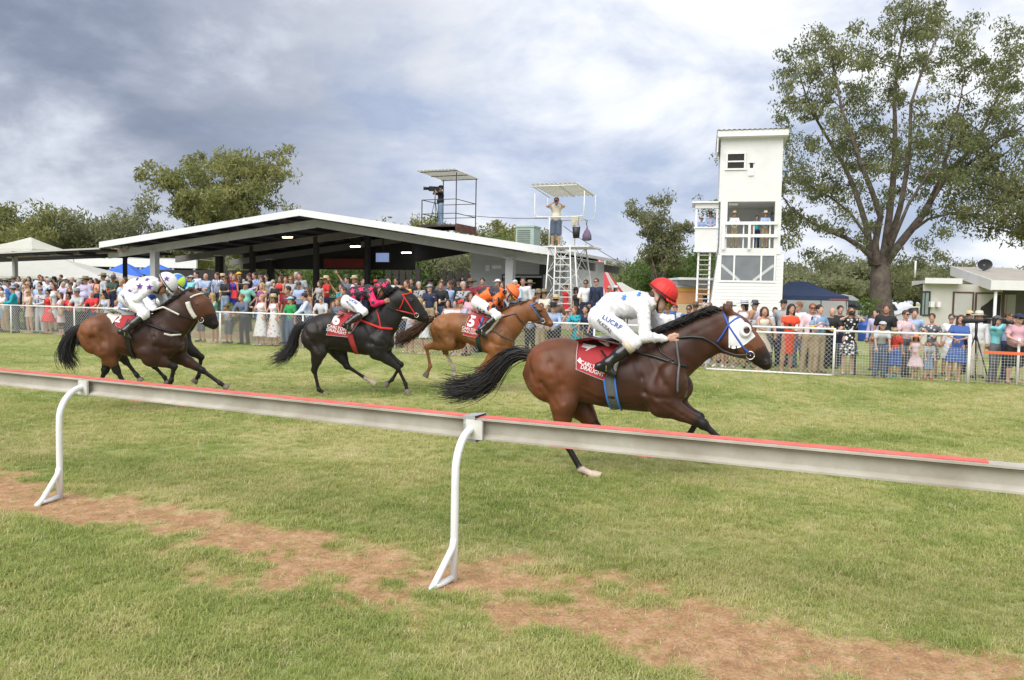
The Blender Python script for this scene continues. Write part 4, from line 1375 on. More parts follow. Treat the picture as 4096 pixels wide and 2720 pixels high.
 B('booth_band', q0 - .02, q1 - .06, .32, .348, zb0 - .06, zb0 + .05, M_trim, bo)
 e0, e1 = T(2792, 1100)[0], T(2838, 1100)[0]
 for s_ in (e0, e1):
  mb = MB(); mb.beam((s_ - .05 if s_ == e0 else s_ - .02, .2, 0), (s_, .5, zb0), .09, .06); mb.build('stair_stile', M_trim, root)
 n = 17
 for i in range(1, n):
  t = i / n
  mb = MB(); mb.box(e0, e1, .2 + .3 * t - .08, .2 + .3 * t + .05, zb0 * t, zb0 * t + .045); mb.build('stair_tread', mat('grey_tread', (.42, .41, .38), .7, .1, 5), root)
 return c, tu, tv, T, z2, zb0, TA
TOW = build_tower()
# ------------------------------------------------------------------ low building at the right edge
def build_office():
 D = 33.0
 X = lambda px, py=1150, d=D: float(at(px, py, d)[0])
 Z = lambda px, py, d=D: float(at(px, py, d)[2])
 root = thing('course_office', 'low pale office building with flat eaves and satellite dish at right', 'building', (X(3950), D, 0))
 ox = X(3950)
 M_w = mat('office_wall', (.50, .49, .45), .7, .04, 2)
 M_f = mat('office_fascia', (.70, .69, .68), .5, .04, 3)
 M_r = mat('office_roof', (.36, .33, .29), .8, .1, 2)
 M_br = mat('brown_window_frame', (.09, .045, .03), .6, .1, 4)
 M_bl = mat('drawn_blind', (.44, .44, .42), .7, .06, 20)
 B = lambda name, x0, x1, y0, y1, z0, z1, m, par=None: MB().box(x0 - ox, x1 - ox, y0, y1, z0, z1).build(name, m, par or root)
 ze = Z(3950, 1150)
 x0 = X(3692); x1 = X(4300)
 xw = X(4015)
 h = Z(3750, 1135)
 MB().hull8([(x0 - ox, 0, 0), (xw - ox, 0, 0), (xw - ox, 6, 0), (x0 * 39 / 33 + .1 - ox, 6, 0), (x0 - ox, 0, h), (xw - ox, 0, h), (xw - ox, 6, h), (x0 * 39 / 33 + .1 - ox, 6, h)]).build('wall', M_w, root)
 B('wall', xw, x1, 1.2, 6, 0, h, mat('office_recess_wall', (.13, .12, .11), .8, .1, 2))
 xq = X(3681); MB().hull8([(xq - ox, -.35, h + .002), (X(3830) - ox, -.35, h + .002), (X(3830) + .6 - ox, 5, h + .002), (xq * 38 / 32.65 - ox, 5, h + .002), (xq - ox, -.35, Z(3750, 1113)), (X(3830) - ox, -.35, Z(3750, 1113)), (X(3830) + .6 - ox, 5, Z(3750, 1113)), (xq * 38 / 32.65 - ox, 5, Z(3750, 1113))]).build('wing_roof', M_f, root)
 za, zb = Z(3900, 1151), Z(3900, 1126)
 xa = X(3872)
 mb = MB()
 mb.hull8([(xa - ox, -1.6, za - .02), (x1 - ox, -1.6, za - .02), (x1 - ox, 4.5, za + .7), (xa + 1.75 - ox, 4.5, za + .7), (xa - ox, -1.6, zb), (x1 - ox, -1.6, zb), (x1 - ox, 4.5, zb + .80), (xa + 1.75 - ox, 4.5, zb + .80)])
 mb.build('roof', M_r, root)
 mb = MB(); mb.box(xa - .03 - ox, x1 - ox, -1.68, -1.605, za - .10, zb + .02); mb.build('fascia_board', M_f, root)
 mb = MB(); mb.hull8([(xa - .05 - ox, -1.66, za - .12), (xa - ox, -1.66, za - .12), (xa + 1.75 - ox, 4.5, za + .65), (xa + 1.69 - ox, 4.5, za + .65), (xa - .05 - ox, -1.66, zb + .03), (xa - ox, -1.66, zb + .03), (xa + 1.75 - ox, 4.5, zb + .84), (xa + 1.69 - ox, 4.5, zb + .84)]); mb.build('barge_board', M_f, root)
 def window(p0, p1, t, b, m=M_bl, fr=M_br, name='window'):
  a, c = X(p0), X(p1); zt, zb_ = Z(p0, t), Z(p0, b)
  w = B(name, a, c, -.03, -.004, zb_, zt, m)
  for q in ((a - .06, a, zb_ - .05, zt + .06), (c, c + .06, zb_ - .05, zt + .06), (a, c, zt, zt + .06), (a, c, zb_ - .05, zb_)):
   B('window_frame', q[0], q[1], -.05, -.002, q[2], q[3], fr, w)
  return w
 w = window(3690, 3716, 1170, 1258, mat('green_glass', (.20, .26, .24), .2, .1, 3), M_black)
 B('mullion', X(3699), X(3702), -.05, -.031, Z(3700, 1258), Z(3700, 1170), M_black, w)
 window(3818, 3890, 1172, 1262)
 w = window(3908, 4007, 1175, 1275)
 mb = MB(); mb.face([(X(3925) - ox, -.035, Z(3925, 1272)), (X(4004) - ox, -.035, Z(4004, 1272)), (X(4004) - ox, -.035, Z(4004, 1178)), (X(3985) - ox, -.035, Z(3985, 1180)), (X(3950) - ox, -.035, Z(3950, 1212)), (X(3926) - ox, -.035, Z(3926, 1228))])
 mb.build('open_gap', M_dark, w)
 for p in (4024, 4062, 4100):
  B('sliding_panel', X(p), X(p + 36), 1.15, 1.195, .2, Z(p, 1178), M_bl)
 B('door_post', xw - .02, xw + .06, -.02, 1.2, 0, h, M_br)
 for p in (3716, 3742):
  B('vent_box', X(p), X(p + 14), -.22, -.003, Z(p, 1228), Z(p, 1206), M_f)
 mb = MB(); mb.tube([(X(3896) - ox, -1.5, 0), (X(3896) - ox, -1.5, za - .11)], .06, 8); mb.build('verandah_post', M_f, root, True)
 mb = MB(); mb.tube([(X(3755) - ox, 2, h + .3), (X(3755) - ox, 2, Z(3755, 1045, D + 2))], .04, 6); mb.build('aerial_mast', M_f, root, True)
 d = thing('satellite_dish', 'dark satellite dish on the roof of the right building', 'dish', (X(3935, 1090, D + 2.5), D + 2.5, zb + .45))
 mb = MB()
 zc = Z(3935, 1072, D + 2.5) - zb - .30
 prof = [(.02, 0), (.14, .008), (.26, .035), (.34, .07)]
 n = 18
 ring = []
 for r_, q in prof:
  ring.append([(r_ * math.cos(2 * PI * j / n) * 1.0, -q, zc + r_ * .72 * math.sin(2 * PI * j / n)) for j in range(n)])
 for k in range(3):
  for j in range(n):
   mb.face([ring[k][j], ring[k][(j + 1) % n], ring[k + 1][(j + 1) % n], ring[k + 1][j]])
 mb.face(ring[0])
 mb.build('dish_reflector', M_black, d, True)
 mb = MB(); mb.tube([(0, .05, -.25), (0, .05, zc - .05), (0, 0, zc)], .035, 8); mb.build('dish_mast', M_steelg, d, True)
 mb = MB(); mb.tube([(0, -.05, zc - .26), (0, -.42, zc - .03)], .015, 6); mb.build('feed_arm', M_black, d, True)
build_office()
# ------------------------------------------------------------------ tents and stalls
def gazebo(name, label, px0, px1, ridge0, ridge1, py_top, py_eave, py_val, D, depth, m, extra=None, legs=True, cat='tent'):
 X = lambda p, py: float(at(p, py, D)[0]); Z = lambda p, py: float(at(p, py, D)[2])
 c = (X((px0 + px1) / 2, py_eave), D, 0)
 r = thing(name, label, cat, c)
 a, b = X(px0, py_eave) - c[0], X(px1, py_eave) - c[0]
 q, w = X(ridge0, py_top) - c[0], X(ridge1, py_top) - c[0]
 ze, zt, zv = Z((px0 + px1) / 2, py_eave), Z((ridge0 + ridge1) / 2, py_top), Z((px0 + px1) / 2, py_val)
 zt = zt + (zt - CAM_H) * depth / 2 / D
 mb = MB()
 y0, y1, ym = 0, depth, depth / 2
 K = 6
 def pt(u_, v_):
  pass
 def strip(A, B, C, Dd):
  A, B, C, Dd = [np.array(p, float) for p in (A, B, C, Dd)]
  prev = None
  for i in range(K + 1):
   t = i / K
   sag = -.10 * math.sin(PI * t) * (zt - ze) * .8
   l, r_ = A + (Dd - A) * t + (0, 0, sag), B + (C - B) * t + (0, 0, sag)
   if prev is not None:
    mb.face([prev[0], prev[1], r_, l])
   prev = (l, r_)
 strip((a, y0, ze), (b, y0, ze), (w, ym, zt), (q, ym, zt))
 strip((b, y0, ze), (b, y1, ze), (w, ym + .02, zt), (w, ym, zt))
 strip((b, y1, ze), (a, y1, ze), (q, ym, zt), (w, ym, zt))
 strip((a, y1, ze), (a, y0, ze), (q, ym, zt), (q, ym + .02, zt))
 mb.build('canopy', m, r, True)
 v = MB()
 for A, B in (((a, y0), (b, y0)), ((b, y0), (b, y1)), ((b, y1), (a, y1)), ((a, y1), (a, y0))):
  v.face([(*A, zv), (*B, zv), (*B, ze + .004), (*A, ze + .004)])
 v.build('valance', m, r)
 if legs:
  for x in (a + .05, b - .05):
   for y in (y0 + .05, y1 - .05):
    l = MB(); l.box(x - .025, x + .025, y - .025, y + .025, 0, ze - .02); l.build('leg', M_steelg, r)
 return r, a, b, ze, zv
M_navy = mat('navy_canvas', (.022, .04, .10), .7, .1, 2)
M_blue = mat('royal_blue_canvas', (.035, .13, .52), .6, .12, 2)
M_cream = see_through(mat('white_marquee_canvas', (.80, .79, .77), .7, .04, 1.5), .5)
r, a, b, ze, zv = gazebo('gazebo', 'navy blue pop-up gazebo right of the white tower', 3135, 3396, 3205, 3285, 1128, 1184, 1202, 41, 3.6, M_navy)
mb = MB(); mb.box(b - 1.0, b - .06, -.012, -.004, zv + .03, zv + .10); mb.build('valance_lettering', mat('orange_print', (.42, .07, .03), .7, .5, 60), r)
gazebo('gazebo', 'bright blue pop-up gazebo left of the roof column', 362, 560, 448, 462, 1052, 1101, 1112, 60, 3.6, M_blue)
gazebo('gazebo', 'second bright blue pop-up gazebo partly behind the roof column', 500, 715, 570, 585, 1052, 1103, 1113, 61, 3.6, M_blue)
gazebo('marquee', 'large white marquee at the left behind the crowd', -330, 432, -180, 128, 1028, 1104, 1112, 53, 7, M_cream)
gazebo('marquee', 'white peaked marquee top showing above the left side roof', -80, 128, 24, 32, 948, 992, 1012, 62, 6, M_cream)
D = 70
X = lambda p, py=1060: float(at(p, py, D)[0]); Z = lambda p, py: float(at(p, py, D)[2])
r = thing('long_shed', 'long low shed with white fascia behind the blue gazebos', 'building', (X(500), D, 0))
MB().box(X(205) - X(500), X(785) - X(500), 0, .3, Z(500, 1068), Z(500, 1033)).build('fascia_board', M_fascia, r)
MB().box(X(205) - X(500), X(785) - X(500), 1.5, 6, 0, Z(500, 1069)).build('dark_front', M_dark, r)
MB().box(X(205) - X(500) - .1, X(785) - X(500) + .1, .05, 6, Z(500, 1032), Z(500, 1029)).build('roof', M_frame, r)
for p in (260, 350, 440, 560, 690, 775):
 MB().box(X(p) - X(500) - .08, X(p) - X(500) + .08, .05, .25, 0, Z(500, 1069)).build('shed_post', M_frame, r)
D = 62
c = ground_at(2395, D)
r = thing('striped_tent', 'red and white peaked tent beyond the right end of the pavilion', 'tent', c)
zt = float(at(2400, 1035, D)[2]); R_ = (at(2505, 1178, D) - at(2395, 1178, D))[0]; ze = float(at(2450, 1182, D)[2])
n = 16
for i in range(n):
 a0, a1 = 2 * PI * (i + .3) / n, 2 * PI * (i + 1.3) / n
 mb = MB(); K = 5; pr = None
 for k in range(K + 1):
  t = k / K; rr = .15 + (R_ - .15) * t; z = zt + (ze - zt) * (t ** .82)
  q = [(rr * math.cos(a0), rr * math.sin(a0), z), (rr * math.cos(a1), rr * math.sin(a1), z)]
  if pr:
   mb.face([pr[0], q[0], q[1], pr[1]])
  pr = q
 mb.face([pr[0], (pr[0][0], pr[0][1], 0), (pr[1][0], pr[1][1], 0), pr[1]])
 mb.build('tent_gore', (mat('red_canvas', (.50, .045, .05), .7, .06, 2), M_cream)[i % 2], r, True)
gazebo('marquee', 'small white tent behind the striped tent', 2430, 2575, 2485, 2505, 1130, 1172, 1200, 66, 5, M_cream)
D = 46
X = lambda p, py=1180: float(at(p, py, D)[0]); Z = lambda p, py: float(at(2770, py, D)[2])
c = (X(2770), D, 0)
r = thing('food_stall', 'orange food stall van with yellow awning band left of the tower', 'stall', c)
f = lambda n, p0, p1, y0, y1, t, b, m: MB().box(X(p0) - c[0], X(p1) - c[0], y0, y1, (Z(0, b) if b < 1299 else .25), Z(0, t)).build(n, m, r)
f('roof_awning', 2698, 2860, -1.0, 2.0, 1112, 1121, M_fascia)
f('grey_panel', 2704, 2860, 0, 2.0, 1122, 1152, M_board)
f('yellow_band', 2704, 2860, -.05, 2.02, 1153, 1168, mat('yellow_band_paint', (.62, .40, .05), .6, col2=(.55, .20, .04), scale=2.5))
f('orange_side', 2704, 2860, -.02, 2.01, 1169, 1214, mat('orange_side_paint', (.62, .30, .12), .6, .06, 2))
f('cream_side', 2704, 2860, -.03, 2.0, 1215, 1300, mat('cream_side_paint', (.60, .50, .30), .6, .08, 2))
f('serving_hatch', 2812, 2836, -.06, -.031, 1180, 1222, M_dark)
f('hatch_light', 2812, 2840, -.3, -.061, 1176, 1180, mat('warm_hatch_strip', (.7, .5, .2), .5, .1, 4))
for q in (-1.6, 1.2):
 mb = MB(); mb.tube([(q, -.06, .3), (q, .16, .3)], .3, 14); mb.build('wheel', M_black, r, True)
 # ------------------------------------------------------------------ vehicles parked beyond
M_vwhite = mat('white_car_paint', (.72, .72, .73), .25, .03, 2, coat=.4)
M_vsilver = mat('silver_car_paint', (.42, .43, .44), .3, .05, 2, coat=.4, metal=.3)
M_vglass = mat('car_glass', (.05, .06, .07), .08, .1, 2, spec=.8)
M_tyre = mat('tyre_rubber', (.02, .02, .02), .85, .2, 20)
def car(name, label, px, D, rz, L_, W_, prof, glass, m, wheel=.33, cat='car'):
 c = ground_at(px, D)
 r = thing(name, label, cat, c, rz)
 mb = MB()
 n = len(prof)
 for s, y in ((-1, -W_ / 2), (1, W_ / 2)):
  pass
 sl = [(-W_ / 2, .93), (-W_ / 2 + .12, 1.0), (W_ / 2 - .12, 1.0), (W_ / 2, .93)]
 zmx = max(p[1] for p in prof)
 rings = []
 for y, k in sl:
  ring = []
  for x, z in prof:
   tuck = .16 * max(0, (z - 1.0) / max(zmx - 1.0, .1)) * (1 if y > 0 else -1)
   ring.append((x * (.985 if k < 1 else 1), y - tuck, z if k == 1 else z - .03 * (z > .5)))
  rings.append(ring)
 for i in range(3):
  for j in range(n):
   mb.face([rings[i][j], rings[i][(j + 1) % n], rings[i + 1][(j + 1) % n], rings[i + 1][j]])
 mb.face(rings[0][::-1]); mb.face(rings[3])
 body = mb.build('body', m, r)
 for g in glass:
  for s in (-1, 1):
   w = MB()
   P = []
   for x, z in g:
    tuck = .16 * max(0, (z - 1.0) / max(zmx - 1.0, .1))
    P.append((x, s * (W_ / 2 - tuck + .008), z))
   w.face(P if s < 0 else P[::-1]); w.build('side_window', M_vglass, body)
 for x in (-L_ * .31, L_ * .31):
  for s in (-1, 1):
   w = MB(); w.tube([(x, s * (W_ / 2 - .2), wheel), (x, s * (W_ / 2 + .015), wheel)], wheel, 16); wo = w.build('wheel', M_tyre, r, True)
   w = MB(); w.tube([(x, s * (W_ / 2 + .0), wheel), (x, s * (W_ / 2 + .03), wheel)], wheel * .6, 12); w.build('rim', M_vsilver, wo, True)
 return r
SUV = [(-2.2, .35), (2.2, .35), (2.25, .75), (2.1, .98), (1.15, 1.08), (.55, 1.62), (.2, 1.72), (-1.75, 1.72), (-2.1, 1.55), (-2.25, 1.0)]
SUVG = [[(1.0, 1.1), (.5, 1.56), (-.25, 1.62), (-.25, 1.1)], [(-.35, 1.1), (-.35, 1.62), (-1.7, 1.6), (-1.95, 1.1)]]
SED = [(-2.2, .32), (2.2, .32), (2.25, .62), (2.05, .82), (1.05, .95), (.35, 1.38), (-.1, 1.45), (-1.0, 1.42), (-1.75, 1.02), (-2.25, .95)]
SEDG = [[(.9, .98), (.33, 1.33), (-.2, 1.37), (-.2, .98)], [(-.3, .98), (-.3, 1.37), (-.95, 1.34), (-1.5, 1.0)]]
VAN = [(-2.4, .35), (2.3, .35), (2.4, .8), (2.25, 1.15), (1.75, 1.85), (1.4, 2.05), (.9, 2.12), (-2.0, 2.12), (-2.32, 2.0), (-2.45, 1.2)]
VANG = [[(2.0, 1.25), (1.65, 1.75), (.9, 1.8), (.9, 1.2)]]
car('parked_van', 'white van with rounded roof under the navy gazebo', 3295, 47, math.radians(8), 4.8, 1.9, VAN, VANG, M_vwhite, cat='van')
car('parked_car', 'white four wheel drive left of the eucalyptus trunk', 3428, 62, math.radians(20), 4.5, 1.9, SUV, SUVG, M_vwhite)
car('parked_car', 'white car with raised hatch just right of the eucalyptus trunk', 3590, 60, math.radians(-70), 4.5, 1.85, SUV, SUVG, M_vwhite)
car('parked_car', 'white sedan between the trunk and the office', 3648, 56, math.radians(170), 4.5, 1.8, SED, SEDG, M_vwhite)
car('parked_car', 'silver car half hidden behind the white sedan', 3690, 64, math.radians(170), 4.5, 1.8, SED, SEDG, M_vsilver)
c = G(3440, 1372)
r = thing('drum_planter', 'blue plastic drum holding a bushy green plant near the eucalyptus', 'planter', (c[0] + .9, c[1] + 1.6, 0))
hh = .98
mb = MB(); mb.lathe([(.26, 0), (.29, .04), (.29, .3), (.305, .33), (.29, .36), (.29, .66), (.305, .69), (.29, .72), (.285, hh - .04), (.27, hh), (.24, hh - .03)], 18); mb.build('drum', mat('blue_drum', (.02, .075, .34), .4, .08, 3), r, True)
pr_ = np.random.default_rng(4)
tp = np.array([(pr_.normal() * .17, pr_.normal() * .17, hh + .1 + pr_.random() * .75) for _ in range(26)])
add('plant_leaves', leaves_mesh('plant_leaves', tp, .17, 60, .10, M_leafC, r_=pr_), r)
mb = MB()
for q in tp[:8]:
 mb.tube([(q[0] * .3, q[1] * .3, hh - .1), tuple(q)], .008, 4)
mb.build('plant_stems', M_bark, r)
def shrub(label, px, py, back, w, h, m, seed, leaf=.07, n=40, per=55, name='shrub'):
 q = row_point(px, py, back); z = terr_z(back)
 r_ = np.random.default_rng(seed)
 r = thing(name, label, 'shrub', (q[0], q[1], z))
 t = np.array([(r_.normal() * w * .3, r_.normal() * w * .3, h * (.25 + .7 * r_.random())) for _ in range(n)])
 add('foliage', leaves_mesh('foliage', t, w * .22, per, leaf, m, r_=r_, droop=.1), r)
 mb = MB()
 for e in t[:10]:
  mb.tube([(e[0] * .2, e[1] * .2, 0), tuple(e)], .008, 4)
 mb.build('stem', M_bark, r)
shrub('leafy green garden shrub behind the bay racehorse head', 842, 1200, 4.6, 1.2, .95, M_leafC, 71)
shrub('yellow-green spiky garden plant behind the child in denim top', 928, 1240, 2.6, .6, .95, M_leafB, 72, .16, 20, 30)
shrub('small green shrub behind the crowd left of the starred rider', 440, 1230, 3.0, .6, .6, M_leafC, 73)
shrub('dark green weeds on the bank behind the fence near the black horse with red bridle', 1500, 1260, 2.6, .9, .5, M_leafC, 74)
shrub('drooping shrub at the end of the pavilion beside the striped tent', 2510, 1190, 9.0, .7, 1.0, M_leafC, 75, .12, 16, 30)
for i, px in enumerate((1303, 1335)):
 q = row_point(px, 1200, 7.0)
 r = thing('wheelie_bin', ('dark green wheelie bin, left of the pair' if i == 0 else 'dark green wheelie bin, right of the pair') + ' behind the crowd', 'bin', (q[0], q[1], .52), -FA, 'wheelie bins')
 mb = MB(); mb.hull8([(-.24, -.25, .08), (.24, -.25, .08), (.24, .25, .08), (-.24, .25, .08), (-.30, -.32, .95), (.30, -.32, .95), (.30, .32, .95), (-.30, .32, .95)]); mb.build('bin_body', mat('dark_green_plastic', (.012, .035, .022), .5, .15, 4), r)
 mb = MB(); mb.hull8([(-.32, -.35, .952), (.32, -.35, .952), (.32, .36, .952), (-.32, .36, .952), (-.28, -.30, 1.03), (.28, -.30, 1.03), (.28, .32, 1.03), (-.28, .32, 1.03)]); mb.build('bin_lid', mat('dark_green_plastic', (.012, .035, .022)), r)
 for s_ in (-1, 1):
  mb = MB(); mb.tube([(s_ * .2, .26, .10), (s_ * .27, .26, .10)], .10, 12); mb.build('wheel', M_tyre, r, True)
def cable(label, pts, rad=.012):
 mb = MB(); mb.tube(pts, rad, 5)
 o = mb.build('overhead_cable', M_black, None, True)
 tag(o, label, 'cable')
w = lambda px, py, b: row_point(px, py, b)
cable('black cable strung from the roof cage to the white scaffold', [w(1872, 862, 13), w(1960, 869, 11.5), w(2060, 873, 10.5), w(2190, 874, 9.2)])
cable('black cable running down from the scaffold to the right past the pavilion end', [w(2255, 905, 8.8), w(2330, 960, 9.5), w(2420, 1015, 11), w(2500, 1062, 14), at(2640, 1125, 44), at(2790, 1150, 45)])
cable('grey wire crossing the eucalyptus trunk', [at(3450, 1012, 40), at(3600, 1022, 40), at(3760, 1046, 37)], .015)
c = G(3418, 1512)
r = thing('tap_standpipe', 'thin black standpipe tap with hose behind the square wire mesh', 'tap', c + V * .5)
mb = MB(); mb.box(-.02, .02, -.02, .02, 0, .60); mb.build('pipe', M_black, r)
mb = MB(); mb.tube([(0, 0, .585), (.09, -.01, .59), (.12, -.01, .56)], .016, 8); mb.build('spout', M_steelg, r, True)
mb = MB(); mb.tube([(-1.2, .1, .02), (-.5, -.05, .025), (0, .03, .03), (.4, -.06, .02), (.9, .2, .10), (1.2, .35, .02)], .012, 6); mb.build('hose', mat('green_hose', (.03, .07, .05), .6, .1, 5), r, True)
# ------------------------------------------------------------------ racehorses and riders
def attr_mat(name, rough=.45, spec=.5, var=.18, scale=5.0, bump=.08, bscale=60, sheen=0.0, coat=0.0):
 if name in _M:
  return _M[name]
 m = bpy.data.materials.new(name)
 m.use_nodes = True
 t = m.node_tree
 p = t.nodes['Principled BSDF']
 a = nd(t, 'ShaderNodeAttribute', attribute_name='Col')
 tc = nd(t, 'ShaderNodeTexCoord')
 n = nd(t, 'ShaderNodeTexNoise', Scale=scale, Detail=6.0, Roughness=.6)
 t.links.new(tc.outputs['Object'], n.inputs['Vector'])
 v = ramp(t, n.outputs[0], [(.3, (1 - var,) * 3), (.7, (1 + var,) * 3)])
 t.links.new(mixc(t, 1.0, a.outputs['Color'], v, 'MULTIPLY'), p.inputs['Base Color'])
 p.inputs['Roughness'].default_value = rough
 p.inputs['Specular IOR Level'].default_value = spec
 p.inputs['Sheen Weight'].default_value = sheen
 p.inputs['Coat Weight'].default_value = coat
 p.inputs['Coat Roughness'].default_value = .35
 if bump:
  nb = nd(t, 'ShaderNodeTexNoise', Scale=bscale, Detail=4.0)
  t.links.new(tc.outputs['Object'], nb.inputs['Vector'])
  b = nd(t, 'ShaderNodeBump', Strength=bump, Distance=.02)
  t.links.new(nb.outputs[0], b.inputs['Height'])
  t.links.new(b.outputs[0], p.inputs['Normal'])
 _M[name] = m
 return m
def set_col(me, C):
 a = me.attributes.new('Col', 'FLOAT_COLOR', 'POINT')
 C = np.concatenate([np.clip(C, 0, 1), np.ones((len(C), 1))], 1)
 a.data.foreach_set('color', C.astype(np.float32).ravel())
def seg_d(P, a, b):
 a = np.array(a, float); b = np.array(b, float)
 ba = b - a
 t = np.clip(((P - a) @ ba) / (ba @ ba + 1e-9), 0, 1)
 return np.linalg.norm(P - a - t[:, None] * ba, axis=1), t
def sstep(x, a, b):
 t = np.clip((x - a) / (b - a), 0, 1)
 return t * t * (3 - 2 * t)
def patch(fld, top, bot, name, m, parent, nu=14, nv=12, off=.008, side=-1, smooth=True, yshift=0.0):
 """cloth or leather lying on the surface: lines top and bot are (x,z) polylines"""
 def samp(L_, n):
  L_ = np.array(L_, float)
  d = np.concatenate([[0], np.cumsum(np.linalg.norm(np.diff(L_, axis=0), axis=1))])
  t = np.linspace(0, d[-1], n)
  return np.stack([np.interp(t, d, L_[:, 0]), np.interp(t, d, L_[:, 1])], 1)
 A, B = samp(top, nu), samp(bot, nu)
 g = A[:, None, :] * (1 - np.linspace(0, 1, nv))[None, :, None] + B[:, None, :] * np.linspace(0, 1, nv)[None, :, None]
 y = fld.surf_y(g[..., 0].ravel(), g[..., 1].ravel(), side).reshape(nu, nv)
 if np.isnan(y).all():
  return None
 for _ in range(nu + nv):
  bad = np.isnan(y)
  if not bad.any():
   break
  for sh, ax in ((1, 1), (-1, 1), (1, 0), (-1, 0)):
   r = np.roll(y, sh, ax)
   y = np.where(np.isnan(y), r, y)
 y = y + side * off + yshift
 Vo = np.stack([g[..., 0], y, g[..., 1]], -1).reshape(-1, 3)
 Vi = Vo.copy(); Vi[:, 1] -= side * (off + .004)
 i = np.arange(nu * nv).reshape(nu, nv)
 Q = np.stack([i[:-1, :-1], i[1:, :-1], i[1:, 1:], i[:-1, 1:]], -1).reshape(-1, 4)
 n = nu * nv
 edge = []
 loop = list(i[:, 0]) + list(i[-1, 1:]) + list(i[-2::-1, -1]) + list(i[0, -2:0:-1])
 for k in range(len(loop)):
  a, b = loop[k], loop[(k + 1) % len(loop)]
  edge.append([a, b, b + n, a + n])
 Q = np.concatenate([Q, np.array(edge)])
 me = mk_mesh(name, np.concatenate([Vo, Vi]), Q, [m], smooth)
 return add(name, me, parent)
def strap(fld, pts, r, name, m, parent, side=-1, off=.006, flat=1.0, n=26):
 """thin strap or rein following the surface where it touches; pts (x,z) or (x,y,z)"""
 P = np.array([(p[0], p[-1]) for p in pts], float)
 d = np.concatenate([[0], np.cumsum(np.linalg.norm(np.diff(P, axis=0), axis=1))])
 t = np.linspace(0, d[-1], n)
 x, z = np.interp(t, d, P[:, 0]), np.interp(t, d, P[:, 1])
 y = fld.surf_y(x, z, side)
 if len(pts[0]) == 3:
  yy = np.interp(t, d, [p[1] for p in pts])
  y = np.where(np.isnan(y), yy, np.minimum(yy, y + side * off) if side < 0 else np.maximum(yy, y + side * off))
 else:
  ok = ~np.isnan(y)
  if not ok.any():
   return None
  y = np.interp(t, t[ok], y[ok]) + side * off
 mb = MB(); mb.tube(list(zip(x, y, z)), r, 7)
 return mb.build(name, m, parent, True)
_font = None
def text_mesh(s, size, shear=0.0):
 c = bpy.data.curves.new('t', 'FONT')
 c.body = s
 c.size = size
 c.align_x = 'CENTER'; c.align_y = 'CENTER'
 c.shear = shear
 c.offset = size * (.018 if len(s) > 2 else .045)
 c.resolution_u = 3
 o = bpy.data.objects.new('t', c)
 COL.objects.link(o)
 dg = bpy.context.evaluated_depsgraph_get()
 me = o.evaluated_get(dg).to_mesh()
 v = np.array([q.co[:] for q in me.vertices])
 f = [list(p.vertices) for p in me.polygons]
 o.evaluated_get(dg).to_mesh_clear()
 bpy.data.objects.remove(o); bpy.data.curves.remove(c)
 return v, f
def lettering(fld, s, c, size, ang, m, parent, name='lettering', side=-1, off=.013, sx=1.0, yfix=None):
 v, f = text_mesh(s, size)
 ca, sa = math.cos(ang), math.sin(ang)
 x = c[0] + v[:, 0] * sx * ca - v[:, 1] * sa
 z = c[1] + v[:, 0] * sx * sa + v[:, 1] * ca
 y = fld.surf_y(x, z, side)
 ok = ~np.isnan(y)
 if not ok.any():
  return None
 y = np.where(ok, y, np.nanmean(y)) + side * off
 me = mk_mesh(name, np.stack([x, y, z], 1), f, [m])
 return add(name, me, parent)
def star(fld, c, r, rot, m, parent, n=5, side=-1, off=.005, inner=.42, name='star_patch'):
 pts = []
 for k in range(2 * n):
  a = rot + PI * k / n
  q = r * (1 if k % 2 == 0 else inner)
  pts.append((c[0] + q * math.cos(a), c[1] + q * math.sin(a)))
 x = np.array([c[0]] + [p[0] for p in pts]); z = np.array([c[1]] + [p[1] for p in pts])
 y = fld.surf_y(x, z, side)
 if np.isnan(y).sum() > 3:
  return None
 y = np.where(np.isnan(y), np.nanmean(y), y) + side * off
 f = [[0, 1 + k, 1 + (k + 1) % (2 * n)] for k in range(2 * n)]
 return add(name, mk_mesh(name, np.stack([x, y, z], 1), f, [m]), parent)
M_hoof = mat('hoof_horn', (.16, .13, .10), .6, .2, 12)
M_hoofp = mat('pale_hoof_horn', (.46, .38, .29), .6, .15, 12)
M_leather = mat('black_leather', (.018, .017, .017), .35, .2, 12)
M_breech = mat('white_breeches', (.74, .74, .77), .7, .04, 6, bump=.35, bscale=14)
M_boot = mat('polished_black_boot', (.012, .012, .013), .16, .2, 9, spec=.7)
M_cloth = mat('red_saddle_cloth', (.36, .022, .028), .75, .12, 7, bump=.2, bscale=30)
M_clothw = mat('white_cloth_print', (.76, .72, .72), .7, .05, 8)
M_fleece = mat('white_fleece', (.72, .69, .62), .9, .08, 30, bump=.5, bscale=120)
M_metal = mat('bit_steel', (.6, .6, .6), .25, .05, 10, metal=1.0)
M_goggle = mat('goggle_lens', (.05, .06, .02), .15, .1, 8, col2=(.30, .28, .03))
M_skin = [mat('skin_tone_%d' % i, c, .55, .06, 9) for i, c in enumerate(((.47, .26, .18), (.40, .21, .14), (.53, .32, .24), (.30, .155, .10)))]
